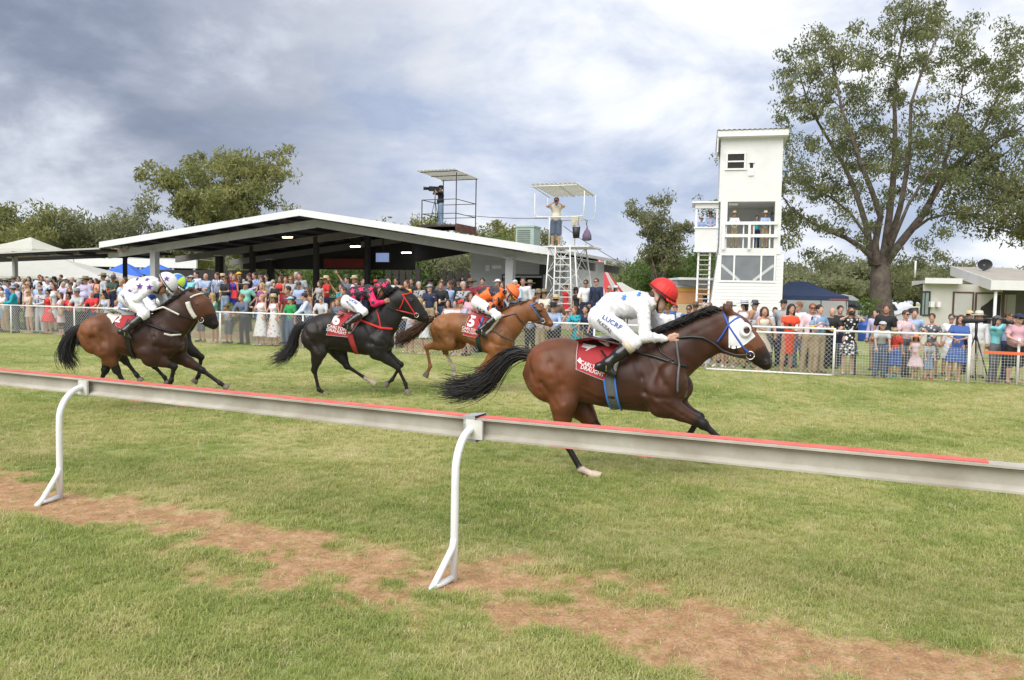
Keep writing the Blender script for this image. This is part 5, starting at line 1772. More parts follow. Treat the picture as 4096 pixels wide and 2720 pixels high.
def hair_strands(name, roots, ctrl, n, rad, m, parent, seed, spread, taper=.15, seg=8, fan=None):
 n = int(n * 2.3); rad = rad * .5
 """many tapering strands following a control polyline; roots jitter at the base, spread grows to the tip"""
 r_ = np.random.default_rng(seed)
 ctrl = np.array(ctrl, float)
 d = np.concatenate([[0], np.cumsum(np.linalg.norm(np.diff(ctrl, axis=0), axis=1))]); d /= d[-1]
 mb = MB()
 for i in range(n):
  o = r_.normal(size=3) * np.array(spread)
  ln = r_.uniform(.55, 1.0)
  wv = r_.normal(size=3) * .035
  ph = r_.uniform(0, 6.28)
  pts = []
  for k in range(seg + 1):
   t = k / seg * ln
   p = np.array([np.interp(t, d, ctrl[:, c]) for c in range(3)])
   g = roots + (1 - roots) * t ** 1.3
   pts.append(p + o * g + wv * math.sin(3.2 * t + ph) * t)
  rr = [rad * (1 - .85 * (k / seg)) * (.6 + .4 * r_.random()) + .0012 for k in range(seg + 1)]
  mb.tube(pts, rr, 3, False)
 return mb.build(name, m, parent, True)
ANAT = [
([(.27, .52), (.285, .30), (.30, .05)], .034, .020), ([(.05, .78), (.09, .50), (.15, .22), (.19, .02)], .026, .013), ([(.17, .90), (.21, .66), (.22, .42), (.245, .18)], .030, .010),
([(.11, .62), (.16, .55), (.21, .50)], .05, -.012), ([(.70, .86), (.755, .58), (.775, .36), (.84, .12)], .028, .016), ([(.80, .92), (.90, .62), (.955, .32)], .026, .012), ([(.775, .36), (.85, .32), (.92, .34)], .024, .012),
([(.80, .52), (.86, .48)], .06, -.012), ([(.42, .16), (.55, .10), (.68, .10)], .022, .008), ([(.45, .70), (.42, .40)], .018, .004), ([(.50, .72), (.47, .38)], .018, .005), ([(.55, .72), (.52, .36)], .018, .005), ([(.60, .72), (.575, .36)], .018, .004),
([(.60, .22), (.50, .20), (.40, .26)], .010, -.005), ([(.80, .28), (.83, .12)], .010, -.005), ([(.12, .30), (.16, .12)], .010, -.005)]
def build_horse(S):
 T, O, th = S['T'], np.array(S['O'], float), S['heading']
 ex = np.array([math.cos(th), math.sin(th), 0]); ey = np.array([-math.sin(th), math.cos(th), 0])
 def U2(zx, zy, y=0.0):
  px, py = T(zx, zy)
  p = on_plane(px, py, O + ey * y, ey) - O
  return np.array([float(np.dot(p, ex)), float(p[2])])
 def U3(pt, y):
  q = U2(pt[0], pt[1], y)
  return np.array([q[0], y, q[1]])
 root = thing('racehorse', S['label'], 'horse', O, th)
 cell = S['cell']
 f = Field(cell)
 top = np.array([U2(*p) for p in S['top']]); bot = np.array([U2(*p) for p in S['bot']])
 x0, x1 = top[0, 0], top[-1, 0]
 xs = x0 + (x1 - x0) * (1 - np.cos(np.linspace(0, PI, 30))) / 2
 tp = np.interp(xs, top[:, 0], top[:, 1]); bt = np.interp(xs, bot[:, 0], bot[:, 1])
 for _ in range(2):
  tp[1:-1] = (tp[:-2] + 2 * tp[1:-1] + tp[2:]) / 4; bt[1:-1] = (bt[:-2] + 2 * bt[1:-1] + bt[2:]) / 4
 tp[0] = tp[-1] = bt[0] = bt[-1] = 0
 tp[0] = top[0, 1] + .03; bt[0] = bot[0, 1] - .03; tp[-1] = top[-1, 1] + .03; bt[-1] = bot[-1, 1] - .03
 tt = (xs - x0) / (x1 - x0)
 hw = np.interp(tt, [0, .05, .12, .22, .36, .48, .60, .72, .84, .93, 1], [.09, .17, .225, .25, .225, .25, .265, .25, .22, .18, .09])
 f.loft(xs, tp, bt, hw, .04)
 for s, hp, fp in ((-1, S['hn'], S['fn']), (1, S['hf'], S['ff'])):
  hip, stf, hock, fet, toe = [U3(p, s * w) for p, w in zip(hp, (.14, .17, .13, .12, .12))]
  f.cone(hip, stf, .19, .13, .06, ys=.66)
  f.ell(hip + (stf - hip) * .25 + np.array([-.08, s * .015, 0]), (.18, .12, .25), .035)
  mid = stf + (hock - stf) * .45
  f.cone(stf, mid, .125, .088, .05, ys=.75)
  f.cone(mid, hock, .086, .047, .035, ys=.8)
  dv = hock - stf; dv /= np.linalg.norm(dv)
  back = np.array([dv[2], 0, -dv[0]]); back = back if back[0] < 0 else -back
  f.ell(hock, (.048, .040, .058), .02)
  f.cone(hock + back * .035 - dv * .05, hock + back * .03, .018, .03, .02)
  f.cone(hock, hock + (fet - hock) * .35, .040, .030, .02, ys=.85)
  f.cone(hock + (fet - hock) * .35, fet, .030, .031, .015, ys=.85)
  f.ell(fet, (.040, .036, .040), .015)
  f.cone(fet, toe + (fet - toe) * .32, .031, .034, .015)
  sh, el, kn, fet, toe = [U3(p, s * w) for p, w in zip(fp, (.13, .155, .12, .11, .11))]
  f.ell((sh + el) / 2 + np.array([-.03, s * .03, .05]), (.12, .095, .25), .03, ry=.35)
  f.ell(el + (sh - el) * .15 + np.array([-.10, s * .035, .06]), (.13, .075, .10), .03)
  f.cone(sh, el, .15, .125, .06, ys=.6)
  mid = el + (kn - el) * .45
  f.cone(el, mid, .115, .077, .04, ys=.75)
  f.cone(mid, kn, .075, .046, .03, ys=.8)
  f.ell(kn, (.046, .042, .052), .02)
  f.cone(kn, kn + (fet - kn) * .35, .039, .028, .02, ys=.85)
  f.cone(kn + (fet - kn) * .35, fet, .028, .030, .015, ys=.85)
  f.ell(fet, (.037, .034, .037), .015)
  f.cone(fet, toe + (fet - toe) * .32, .029, .033, .015)
 nk = [(U2(*a), U2(*b)) for a, b in S['neck']]
 W = np.linspace(.62, .44, len(nk))
 for i in range(len(nk) - 1):
  a, b = nk[i], nk[i + 1]
  ca, cb = (a[0] + a[1]) / 2, (b[0] + b[1]) / 2
  ra, rb = np.linalg.norm(a[0] - a[1]) / 2, np.linalg.norm(b[0] - b[1]) / 2
  f.cone((ca[0], 0, ca[1]), (cb[0], 0, cb[1]), ra, rb, .06, ys=(W[i] + W[i + 1]) / 2)
 hd = [(U2(*a), U2(*b)) for a, b in S['head']]
 HW = np.interp(np.linspace(0, 1, len(hd)), [0, .25, .5, .8, 1], [.50, .62, .58, .66, .78])
 for i in range(len(hd) - 1):
  a, b = hd[i], hd[i + 1]
  ca, cb = (a[0] + a[1]) / 2, (b[0] + b[1]) / 2
  ra, rb = np.linalg.norm(a[0] - a[1]) / 2, np.linalg.norm(b[0] - b[1]) / 2
  f.cone((ca[0], 0, ca[1]), (cb[0], 0, cb[1]), ra * .97, rb * .97, .03, ys=(HW[i] + HW[i + 1]) / 2)
 eye = U2(*S['eye'])
 for s in (-1, 1):
  ear = [U2(*p) for p in S['ear']]
  f.cone((ear[0][0], s * .055, ear[0][1]), ((ear[0][0] + ear[1][0]) / 2, s * .07, (ear[0][1] + ear[1][1]) / 2), .026, .030, .02, ys=.7)
  f.cone(((ear[0][0] + ear[1][0]) / 2, s * .07, (ear[0][1] + ear[1][1]) / 2), (ear[1][0], s * .065, ear[1][1]), .030, .006, .015, ys=.7)
  f.ell((eye[0], s * .088, eye[1] + .02), (.045, .022, .022), .02)
  ck = (hd[1][0] * .35 + hd[1][1] * .65)
  f.ell((ck[0], s * .055, ck[1]), (.085, .04, .085), .03)
  mz = hd[-1][0] * .62 + hd[-1][1] * .38
  f.ell((mz[0], s * .045, mz[1]), (.035, .028, .035), .02)
 for s in (-1, 1):
  for a, b, r, y in S.get('grooves', ()):
   A, B = U3(a, s * y), U3(b, s * y)
   f.cone(A, B, r * .9, r * .6, .045, sub=True)
  nz = hd[-1][0] * .78 + hd[-1][1] * .22
  f.ell((nz[0] + .002, s * .075, nz[1]), (.018, .02, .014), .012, sub=True)
 f.grid(); f.nets(); f.relax(2 if cell < .014 else 1, .45)
 Vv = f.V
 N_ = normals(Vv, f.Q)
 X_, Y_, Z_ = Vv[:, 0], Vv[:, 1], Vv[:, 2]
 sg = np.sign(Y_)
 rel = np.sin(13 * X_ - 8 * Z_ + 2.2 * np.sin(4 * Z_ + 3 * X_)) * .55 + np.sin(21 * Z_ + 9 * X_ + 1.7 * np.sin(7 * X_)) * .3 + np.sin(34 * X_ + 22 * Z_ + 2 * np.sin(11 * Z_)) * .15
 legz = sstep(Z_, .45, .85)
 Vv = Vv + N_ * (rel * (.0075 * legz + .0012))[:, None]
 tpz = np.interp(X_, xs, tp); btz = np.interp(X_, xs, bt)
 for L_, wd, dp in ANAT:
  P_ = []
  for u_, w_ in L_:
   x_ = x0 + (x1 - x0) * u_
   P_.append((x_, np.interp(x_, xs, bt) * (1 - w_) + np.interp(x_, xs, tp) * w_))
  for a_, b_, wd_, dp_ in [(P_[i], P_[i + 1], wd, dp) for i in range(len(P_) - 1)]:
   a3 = np.array([a_[0], 0, a_[1]]); b3 = np.array([b_[0], 0, b_[1]])
   dd, _t = seg_d(np.stack([X_, 0 * Y_, Z_], 1), a3, b3)
   Vv = Vv - N_ * (dp_ * .62 * np.exp(-(dd / wd_) ** 2) * np.clip(np.abs(N_[:, 1]) * 1.6, 0, 1) * (np.abs(Y_) > .05))[:, None]
 for L_, wd, dp in S.get('lines', ()):
  P_ = [U2(*q) for q in L_]
  for i in range(len(P_) - 1):
   dd, _t = seg_d(np.stack([X_, 0 * Y_, Z_], 1), (P_[i][0], 0, P_[i][1]), (P_[i + 1][0], 0, P_[i + 1][1]))
   Vv = Vv - N_ * (dp * .62 * np.exp(-(dd / wd) ** 2) * np.clip(np.abs(N_[:, 1]) * 1.6, 0, 1))[:, None]
 f.V = Vv
 me = mk_mesh('body', Vv, f.Q, [attr_mat('horse_coat', .44, .26, .22, 5.5, .16, 16, coat=.05)], True)
 C = np.tile(np.array(S['coat'], float), (len(Vv), 1))
 xr = sstep((Vv[:, 0] - x0) / (x1 - x0), .10, .62)
 C = C * (1 - xr[:, None]) + np.array(S['coat2']) * xr[:, None]
 blk = np.zeros(len(Vv)); wht = np.zeros(len(Vv))
 for key, ws in (('hn', (.14, .17, .13, .12, .12)), ('hf', (.14, .17, .13, .12, .12)), ('fn', (.13, .155, .12, .11, .11)), ('ff', (.13, .155, .12, .11, .11))):
  s = -1 if key[1] == 'n' else 1
  q = [U3(p, s * w) for p, w in zip(S[key], ws)]
  d1, t1 = seg_d(Vv, q[1], q[2]); d2, t2 = seg_d(Vv, q[2], q[3]); d3, t3 = seg_d(Vv, q[3], q[4])
  b = np.maximum(sstep(t1, .62, .98) * (d1 < .11), (d2 < .085) * 1.0); b = np.maximum(b, (d3 < .09) * 1.0)
  blk = np.maximum(blk, b)
  sock = S.get('socks', {}).get(key)
  if sock is not None:
   wv = np.maximum(sstep(t2, sock, sock + .05) * (d2 < .06), (d3 < .075) * (t3 > .05))
   wht = np.maximum(wht, wv)
 mzc = (hd[-1][0] + hd[-1][1]) / 2
 dm = np.linalg.norm(Vv[:, [0, 2]] - mzc, axis=1)
 blk = np.maximum(blk, sstep(-dm, -.17, -.08) * .9)
 if S.get('points', True):
  C = C * (1 - blk[:, None]) + np.array((.012, .010, .009)) * blk[:, None]
 C = C * (1 - wht[:, None]) + np.array((.50, .40, .33)) * wht[:, None]
 if S.get('head_col') is not None:
  hx = sstep(Vv[:, 0], hd[0][0][0] - .05, hd[1][0][0])
  hx = hx * (dm > .16) * (Vv[:, 2] > hd[-1][1][1] - .05)
  C = C * (1 - hx[:, None]) + np.array(S['head_col']) * hx[:, None]
 pt = np.sin(5.1 * Vv[:, 0] + 3.7 * Vv[:, 2] + 1.3 * np.sin(6 * Vv[:, 2])) * .5 + np.sin(11 * Vv[:, 0] - 7 * Vv[:, 2] + 2 * np.sin(5 * Vv[:, 0])) * .5
 C = C * (1 + .24 * pt[:, None])
 set_col(me, C)
 add('body', me, root)
 for key, s in (('hn', -1), ('hf', 1), ('fn', -1), ('ff', 1)):
  y = s * (.12 if key[0] == 'h' else .11)
  fet, toe = U3(S[key][3], y), U3(S[key][4], y)
  d = toe - fet; ln = np.linalg.norm(d); d /= ln
  a = toe - d * ln * .42
  mb = MB()
  e1 = np.array([0, 1.0, 0]); e2 = np.cross(d, e1)
  for k in range(1):
   rings = []
   for t, r in ((0, .037), (.15, .044), (.85, .056), (1, .055)):
    c = a + d * (ln * .42 + .015) * t
    rings.append([c + e1 * r * .88 * math.cos(2 * PI * j / 12) + e2 * r * math.sin(2 * PI * j / 12) for j in range(12)])
   for q in range(3):
    for j in range(12):
     mb.face([rings[q][j], rings[q][(j + 1) % 12], rings[q + 1][(j + 1) % 12], rings[q + 1][j]])
   mb.face(rings[0][::-1]); mb.face(rings[-1])
  mb.build('hoof', M_hoofp if key in S.get('socks', {}) else M_hoof, root, True)
 for s in (-1, 1):
  y = f.surf_y(np.array([eye[0]]), np.array([eye[1]]), s)[0]
  mb = MB(); r = .019
  mb.lathe([(.001, -r), (r * .7, -r * .7), (r, 0), (r * .7, r * .7), (.001, r)], 10, (eye[0], y - s * .008, eye[1]), 1.2, .8)
  mb.build('eye', mat('horse_eye', (.012, .008, .006), .08, .1, 9), root, True)
 hm = mat(S.get('hair_name', 'black_horse_hair'), S.get('hair', (.014, .012, .012)), .5, .3, 20)
 tl = [U3(p, 0) for p in S['tail']]
 tn = S.get('tail_n', 210)
 hair_strands('tail', .25, tl, tn, .011, hm, root, 3, S.get('tail_w', (.05, .05, .055)))
 if S.get('wisps'):
  for w in S['wisps']:
   pass
 cr = [U2(*p) for p in S['mane']]
 crd = np.concatenate([[0], np.cumsum([np.linalg.norm(cr[i + 1] - cr[i]) for i in range(len(cr) - 1)])])
 r_ = np.random.default_rng(9)
 mb = MB()
 fl = np.array(S.get('mane_flow', (-.16, .05)))
 for i in range(int(S.get('mane_n', 230) * 2)):
  t = r_.random() * crd[-1]
  p = np.array([np.interp(t, crd, [c[k] for c in cr]) for k in (0, 1)])
  L_ = r_.uniform(.6, 1.25)
  y0 = r_.normal() * .018
  side = r_.normal() * .05
  pts = []
  for k in range(6):
   u = k / 5
   pts.append((p[0] + fl[0] * L_ * u, y0 + side * u, p[1] - .01 + fl[1] * L_ * math.sin(u * PI * .6) - .07 * L_ * u * u))
  mb.tube(pts, [.005 * (1 - .8 * k / 5) + .0008 for k in range(6)], 3, False)
 mb.build('mane', hm, root, True)
 S['U2'], S['U3'], S['f'], S['root'], S['hd'] = U2, U3, f, root, hd
 return S
def wrinkle(V_, amp, seed=0):
 x, y, z = V_[:, 0], V_[:, 1], V_[:, 2]
 a = np.sin(38 * x + 21 * z + 3.0 * np.sin(14 * y + 9 * z + seed)); b = np.sin(29 * z - 44 * x + 3.5 * np.sin(12 * z + 7 * x + seed) + 13 * y)
 w = (1 - np.abs(a)) ** 2.2 + .8 * (1 - np.abs(b)) ** 2.2
 return (w - .55) * amp * 1.25
def normals(V_, Q):
 n = np.zeros_like(V_)
 a = np.cross(V_[Q[:, 2]] - V_[Q[:, 0]], V_[Q[:, 3]] - V_[Q[:, 1]])
 for k in range(4):
  np.add.at(n, Q[:, k], a)
 return n / (np.linalg.norm(n, axis=1)[:, None] + 1e-12)
def hand_prims(f, wrist, hand, side, k=.006):
 """a fist closed on a rein: palm, four bent fingers and a thumb"""
 d = hand - wrist; d = d / np.linalg.norm(d)
 up = np.array([0, 0, 1.0]); lat = np.cross(d, up); lat /= np.linalg.norm(lat); up = np.cross(lat, d)
 pc = hand - d * .01
 f.ell(pc - d * .015, (.040, .022, .040), .012)
 for i in range(4):
  o = up * (.028 - .019 * i)
  kn = pc + d * (.034 - .003 * abs(i - 1)) + o + lat * side * .010
  mid = kn + d * .016 - lat * side * .026
  tip = mid - d * .034 - lat * side * .004
  f.cone(pc + o * .9, kn, .0115, .0105, k); f.cone(kn, mid, .0105, .0095, k); f.cone(mid, tip, .0095, .008, k)
 tb = pc - d * .02 + up * .022 - lat * side * .012
 f.cone(tb, tb + d * .035 + up * .018, .012, .010, k); f.cone(tb + d * .035 + up * .018, tb + d * .062 + up * .004, .010, .0085, k)
def build_jockey(H, J):
 """rider crouched over the withers; joints are (zx, zy) on the photo, lateral offsets in metres"""
 U3 = lambda p, y=0.0: H['U3'](p, y)
 th = H['heading']
 O = np.array(H['O'], float)
 root = thing('person', J['label'], 'person', O, th)
 c = J.get('cell', .012)
 pel, wst, cst, nkb, hdc = [U3(J[k]) for k in ('pelvis', 'waist', 'chest', 'neck', 'head')]
 arms = []
 for s, pre in ((-1, 'n'), (1, 'f')):
  sh = U3(J[pre + 'sh'], s * .165); el = U3(J[pre + 'el'], s * .24); wr = U3(J[pre + 'wr'], s * .13); ha = U3(J[pre + 'ha'], s * .10)
  arms.append((s, sh, el, wr, ha))
 legs = []
 for s in (-1, 1):
  hip = U3(J['hip'], s * .11); kn = U3(J['knee'], s * .27); an = U3(J['ankle'], s * .34); to = U3(J['toe'], s * .33); he = U3(J['heel'], s * .34)
  legs.append((s, hip, kn, an, to, he))
 fd = (U3(J['face']) - hdc); fd = fd / np.linalg.norm(fd)
 upv = hdc - nkb
 hx = np.array([fd[0], 0, fd[2]]); hz_ = np.array([-fd[2], 0, fd[0]])
 if hz_[2] < 0:
  hz_ = -hz_
 def HP(a, b, y=0.0):
  return hdc + hx * a + hz_ * b + np.array([0, y, 0])
 f = Field(.009 if c < .012 else .012)
 f.cone(pel, wst, .10, .085, .05, ys=1.2); f.cone(wst, cst, .085, .10, .05, ys=1.25); f.cone(cst, nkb, .085, .05, .04)
 f.cone(nkb, hdc - hz_ * .03 - hx * .02, .052, .05, .03)
 f.ell(HP(-.01, .03), (.10, .076, .10), .03)
 f.ell(HP(.035, -.045), (.062, .058, .062), .03)
 f.cone(HP(.09, .005), HP(.112, -.03), .010, .016, .012)
 f.ell(HP(.088, -.062), (.014, .024, .010), .008)
 f.ell(HP(.075, -.095), (.022, .026, .02), .015)
 for s in (-1, 1):
  f.ell(HP(-.01, -.01, s * .076), (.022, .010, .032), .006)
  f.ell(HP(.088, .012, s * .032), (.016, .018, .013), .012, sub=True)
 for s, sh, el, wr, ha in arms:
  f.cone(sh, el, .05, .04, .03); f.cone(el, wr, .042, .028, .02)
  hand_prims(f, wr, ha, s)
 for s, hip, kn, an, to, he in legs:
  f.cone(hip, kn, .085, .055, .04); f.cone(kn, an, .052, .036, .03); f.cone(he, to, .03, .024, .02)
 f.grid(); f.nets()
 add('body', mk_mesh('body', f.V, f.Q, [M_skin[J.get('skin', 2)]], True), root)
 fj = Field(c)
 e = .016
 fj.cone(pel + (wst - pel) * .45, wst, .105, .10, .05, ys=1.25, e=e); fj.cone(wst, cst, .10, .112, .06, ys=1.3, e=e); fj.cone(cst, nkb, .10, .062, .05, ys=1.25, e=e * .6)
 fj.cone(cst + np.array([0, -.12, 0]), cst + np.array([0, .12, 0]), .075, .075, .05)
 for s, sh, el, wr, ha in arms:
  fj.cone(sh, sh + (el - sh) * .35, .064, .058, .04)
 fj.grid(); fj.nets(); fj.relax(1, .4)
 Vj = fj.V + normals(fj.V, fj.Q) * wrinkle(fj.V, J.get('wr_amp', .006))[:, None]
 mej = mk_mesh('silk_jacket', Vj, fj.Q, [attr_mat('racing_silk', .45, .4, .05, 4, .7, 11)], True)
 colf = J['silk']
 set_col(mej, colf(Vj, dict(pel=pel, cst=cst, nkb=nkb)))
 jk = add('silk_jacket', mej, root)
 for s, sh, el, wr, ha in arms:
  fs = Field(c)
  fs.cone(sh + (el - sh) * .1, el, .064, .054, .03); fs.cone(el, wr, .054, .036, .03)
  fs.grid(); fs.nets()
  Vs = fs.V + normals(fs.V, fs.Q) * wrinkle(fs.V, .006, 2)[:, None]
  ms = mk_mesh('sleeve', Vs, fs.Q, [attr_mat('racing_silk')], True)
  set_col(ms, J.get('sleeve', colf)(Vs, dict(sh=sh, el=el, wr=wr, pel=pel, cst=cst, nkb=nkb)))
  add('sleeve', ms, root)
  if s < 0:
   fsn = fs
 fb = Field(c)
 fb.cone(pel, wst + (pel - wst) * .35, .125, .105, .05, ys=1.15)
 for s, hip, kn, an, to, he in legs:
  fb.cone(hip - np.array([.03, 0, 0]), hip + (kn - hip) * .5, .112, .090, .05); fb.cone(hip + (kn - hip) * .5, kn, .088, .062, .03); fb.cone(kn, kn + (an - kn) * .35, .062, .054, .03)
 fb.grid(); fb.nets(); fb.relax(1, .4)
 Vb = fb.V + normals(fb.V, fb.Q) * wrinkle(fb.V, .004, 5)[:, None]
 br = add('breeches', mk_mesh('breeches', Vb, fb.Q, [J.get('breech', M_breech)], True), root)
 for s, hip, kn, an, to, he in legs:
  fo = Field(.010)
  k2 = kn + (an - kn) * .22
  fo.cone(k2, k2 + (an - k2) * .45, .058, .056, .02); fo.cone(k2 + (an - k2) * .45, an, .056, .042, .02)
  fo.cone(an, he, .042, .036, .02); fo.cone(an, to + (he - to) * .25, .042, .038, .03, ys=.9); fo.cone(he, to, .032, .026, .02)
  fo.grid(); fo.nets()
  bo = add('boot', mk_mesh('boot', fo.V, fo.Q, [M_boot], True), root)
  if J.get('cuff'):
   mb = MB(); mb.tube([k2 - (an - k2) * .10, k2 + (an - k2) * .14], [.068, .064], 14); mb.build('boot_cuff', J['cuff'], bo, True)
 def cap_ring(a, b, up):
  pass
 hc = HP(-.012, .062)
 R = J.get('helmet_r', .132)
 mb = MB()
 n, K = 20, 8
 rings = []
 for k in range(K + 1):
  t = k / K * PI * .54
  rr, hh = R * math.sin(t), R * math.cos(t)
  rings.append([hc + hx * rr * 1.10 * math.cos(2 * PI * j / n) + np.array([0, 1, 0]) * rr * .94 * math.sin(2 * PI * j / n) + hz_ * hh for j in range(n)])
 pat = J.get('helmet_pat', lambda j, k: 0)
 for k in range(K):
  for j in range(n):
   mb.cm = pat(j, k)
   if k == 0:
    mb.face([rings[0][0], rings[1][(j + 1) % n], rings[1][j]][::-1])
   else:
    mb.face([rings[k][j], rings[k][(j + 1) % n], rings[k + 1][(j + 1) % n], rings[k + 1][j]][::-1])
 mb.cm = 0
 hm = mb.build('helmet', J['helmet'], root, True)
 mb = MB()
 base = hc - hz_ * R * .10
 pr = None
 for i in range(9):
  a = -1.1 + 2.2 * i / 8
  inn = base + hx * R * 1.06 * math.cos(a) + np.array([0, 1, 0]) * R * .92 * math.sin(a)
  out = inn + hx * .055 * math.cos(a) + np.array([0, .3, 0]) * .055 * math.sin(a) - hz_ * .022
  if pr is not None:
   mb.hull8([pr[0], inn, out, pr[1], pr[0] + hz_ * .008, inn + hz_ * .008, out + hz_ * .008, pr[1] + hz_ * .008])
  pr = (inn, out)
 mb.build('helmet_peak', J.get('peak', J['helmet'][0] if isinstance(J['helmet'], list) else J['helmet']), hm, True)
 mb = MB(); ring = [base + hx * (R * 1.11) * math.cos(a) + np.array([0, 1, 0]) * (R * .955) * math.sin(a) + hz_ * .012 for a in np.linspace(0, 2 * PI, 21)]
 mb.tube(ring, .008, 5); mb.build('helmet_band', J.get('band', M_leather), hm, True)
 mb = MB()
 for s in (-1, 1):
  mb.tube([HP(.0, .05, s * .102), HP(.012, -.03, s * .082), HP(.045, -.10, s * .045), HP(.055, -.115, 0)], .008, 5)
 mb.build('chin_strap', M_leather, hm, True)
 mb = MB(); mb.tube([HP(.092, .012, -.07), HP(.116, .008, -.03), HP(.120, .004, 0), HP(.116, .008, .03), HP(.092, .012, .07)], [.018, .024, .020, .024, .018], 8)
 mb.build('goggles', J.get('goggles', M_goggle), hm, True)
 mb = MB(); mb.tube([HP(.09, .012, -.072), HP(.03, .03, -.108), HP(-.06, .045, -.108)], .009, 5); mb.build('goggle_strap', M_leather, hm, True)
 fh = Field(.012); fh.ell(HP(-.06, -.01), (.055, .07, .055), .02); fh.grid(); fh.nets()
 add('hair', mk_mesh('hair', fh.V, fh.Q, [mat('brown_hair', (.06, .035, .02), .6, .2, 40)], True), root)
 J['fj'], J['fb'], J['jk'], J['br'], J['fsn'], J['root'], J['legs'], J['HP'], J['hm'] = fj, fb, jk, br, fsn, root, legs, HP, hm
 return J
def saddle_set(H, J, cloth_top, cloth_bot, m_saddle, girth, m_girth, edge=True, pad=None, num=None, words=None, num_c=None, num_size=.2, word_size=.075, ang=-.08, word_c=None):
 U2, f, root = H['U2'], H['f'], H['root']
 g = lambda L_: [U2(*p) for p in L_]
 for side in (-1, 1):
  if edge:
   t = g(cloth_top); b = g(cloth_bot)
   cx = np.mean([p for p in t + b], 0)
   ex = lambda L_: [cx + (p - cx) * 1.045 for p in L_]
   patch(f, ex(t), ex(b), 'cloth_binding', M_clothw, root, 14, 12, .007, side)
  co = patch(f, g(cloth_top), g(cloth_bot), 'saddle_cloth', M_cloth, root, 16, 14, .013, side)
  if side < 0:
   cl = co
  if girth:
   patch(f, g(girth[0]), g(girth[1]), 'girth_strap', m_girth, root, 4, 16, .010, side)
 cy = cloth_off = .020
 if num:
  lettering(f, num, U2(*num_c), num_size, ang, M_clothw, cl, 'number_print', off=.019)
 if words:
  for w, c in zip(words, word_c):
   lettering(f, w, U2(*c), word_size, ang - .06, M_clothw, cl, 'lettering', off=.019)
 sp = J['saddle']
 a, b = U2(*sp[0]), U2(*sp[1])
 d = b - a; L_ = np.linalg.norm(d)
 rings = []
 mb = MB()
 prof = [(-.17, -.085), (-.15, -.03), (-.10, .012), (0, .028), (.10, .012), (.15, -.03), (.17, -.085)]
 for i in range(9):
  t = i / 8
  q = a + d * t
  lift = .055 * (1 - t) ** 3 + .05 * t ** 4 + .012
  k = .62 + .38 * math.sin(PI * (.15 + .7 * t))
  rings.append([(q[0], y * k * .85, q[1] + z * (.8 if abs(y) > .15 else 1) + lift * (1 if abs(y) < .12 else .4)) for y, z in prof])
 for i in range(8):
  for j in range(6):
   mb.face([rings[i][j], rings[i][j + 1], rings[i + 1][j + 1], rings[i + 1][j]][::-1])
 so = mb.build('saddle', m_saddle, root, True)
 for s, hip, kn, an, to, he in J['legs']:
  mid = (to * .55 + he * .45)
  mb = MB(); mb.tube([mid + np.array([0, s * .045, .0]), mid + np.array([-.0, s * .045, .07]), mid + np.array([-.01, 0, .12]), mid + np.array([0, -s * .045, .07]), mid + np.array([0, -s * .045, 0]), mid + np.array([0, s * .045, -.0])], .007, 6)
  o = mb.build('stirrup_iron', M_metal, root, True)
  mb = MB(); top = np.array([(a[0] + b[0]) / 2 + .05, s * .22, (a[1] + b[1]) / 2 - .05]); mb.beam(mid + np.array([-.01, 0, .12]), top, .02, .006); mb.build('stirrup_leather', M_leather, o)
 return cl
def bridle(H, J, cheek, brow, throat, nose, m, rein_pts, m_rein, ring=None, rein_r=.009):
 U2, f, root = H['U2'], H['f'], H['root']
 g = lambda L_: [U2(*p) for p in L_]
 for side in (-1, 1):
  for nme, L_, r in (('cheek_strap', cheek, .011), ('browband', brow, .012), ('throat_lash', throat, .008), ('noseband', nose, .010)):
   if L_:
    strap(f, g(L_), r, nme, m, root, side)
  if ring:
   c = U2(*ring)
   y = f.surf_y(np.array([c[0]]), np.array([c[1]]), side)[0]
   y = (0.06 * side if np.isnan(y) else y) + side * .014
   mb = MB(); mb.tube([(c[0] + .036 * math.cos(a), y, c[1] + .036 * math.sin(a)) for a in np.linspace(0, 2 * PI, 15)], .006, 6); mb.build('bit_ring', M_metal, root, True)
   mb = MB(); mb.tube([(c[0], 0, c[1]), (c[0], y, c[1])], .007, 6); mb.build('bit_bar', M_metal, root, True)
  P = [U2(*p) for p in rein_pts]
  n = len(P)
  ys = np.linspace(.10, .09, n)
  strap(f, [(p[0], side * y, p[1]) for p, y in zip(P, ys)], rein_r, 'rein', m_rein, root, side, off=.012)
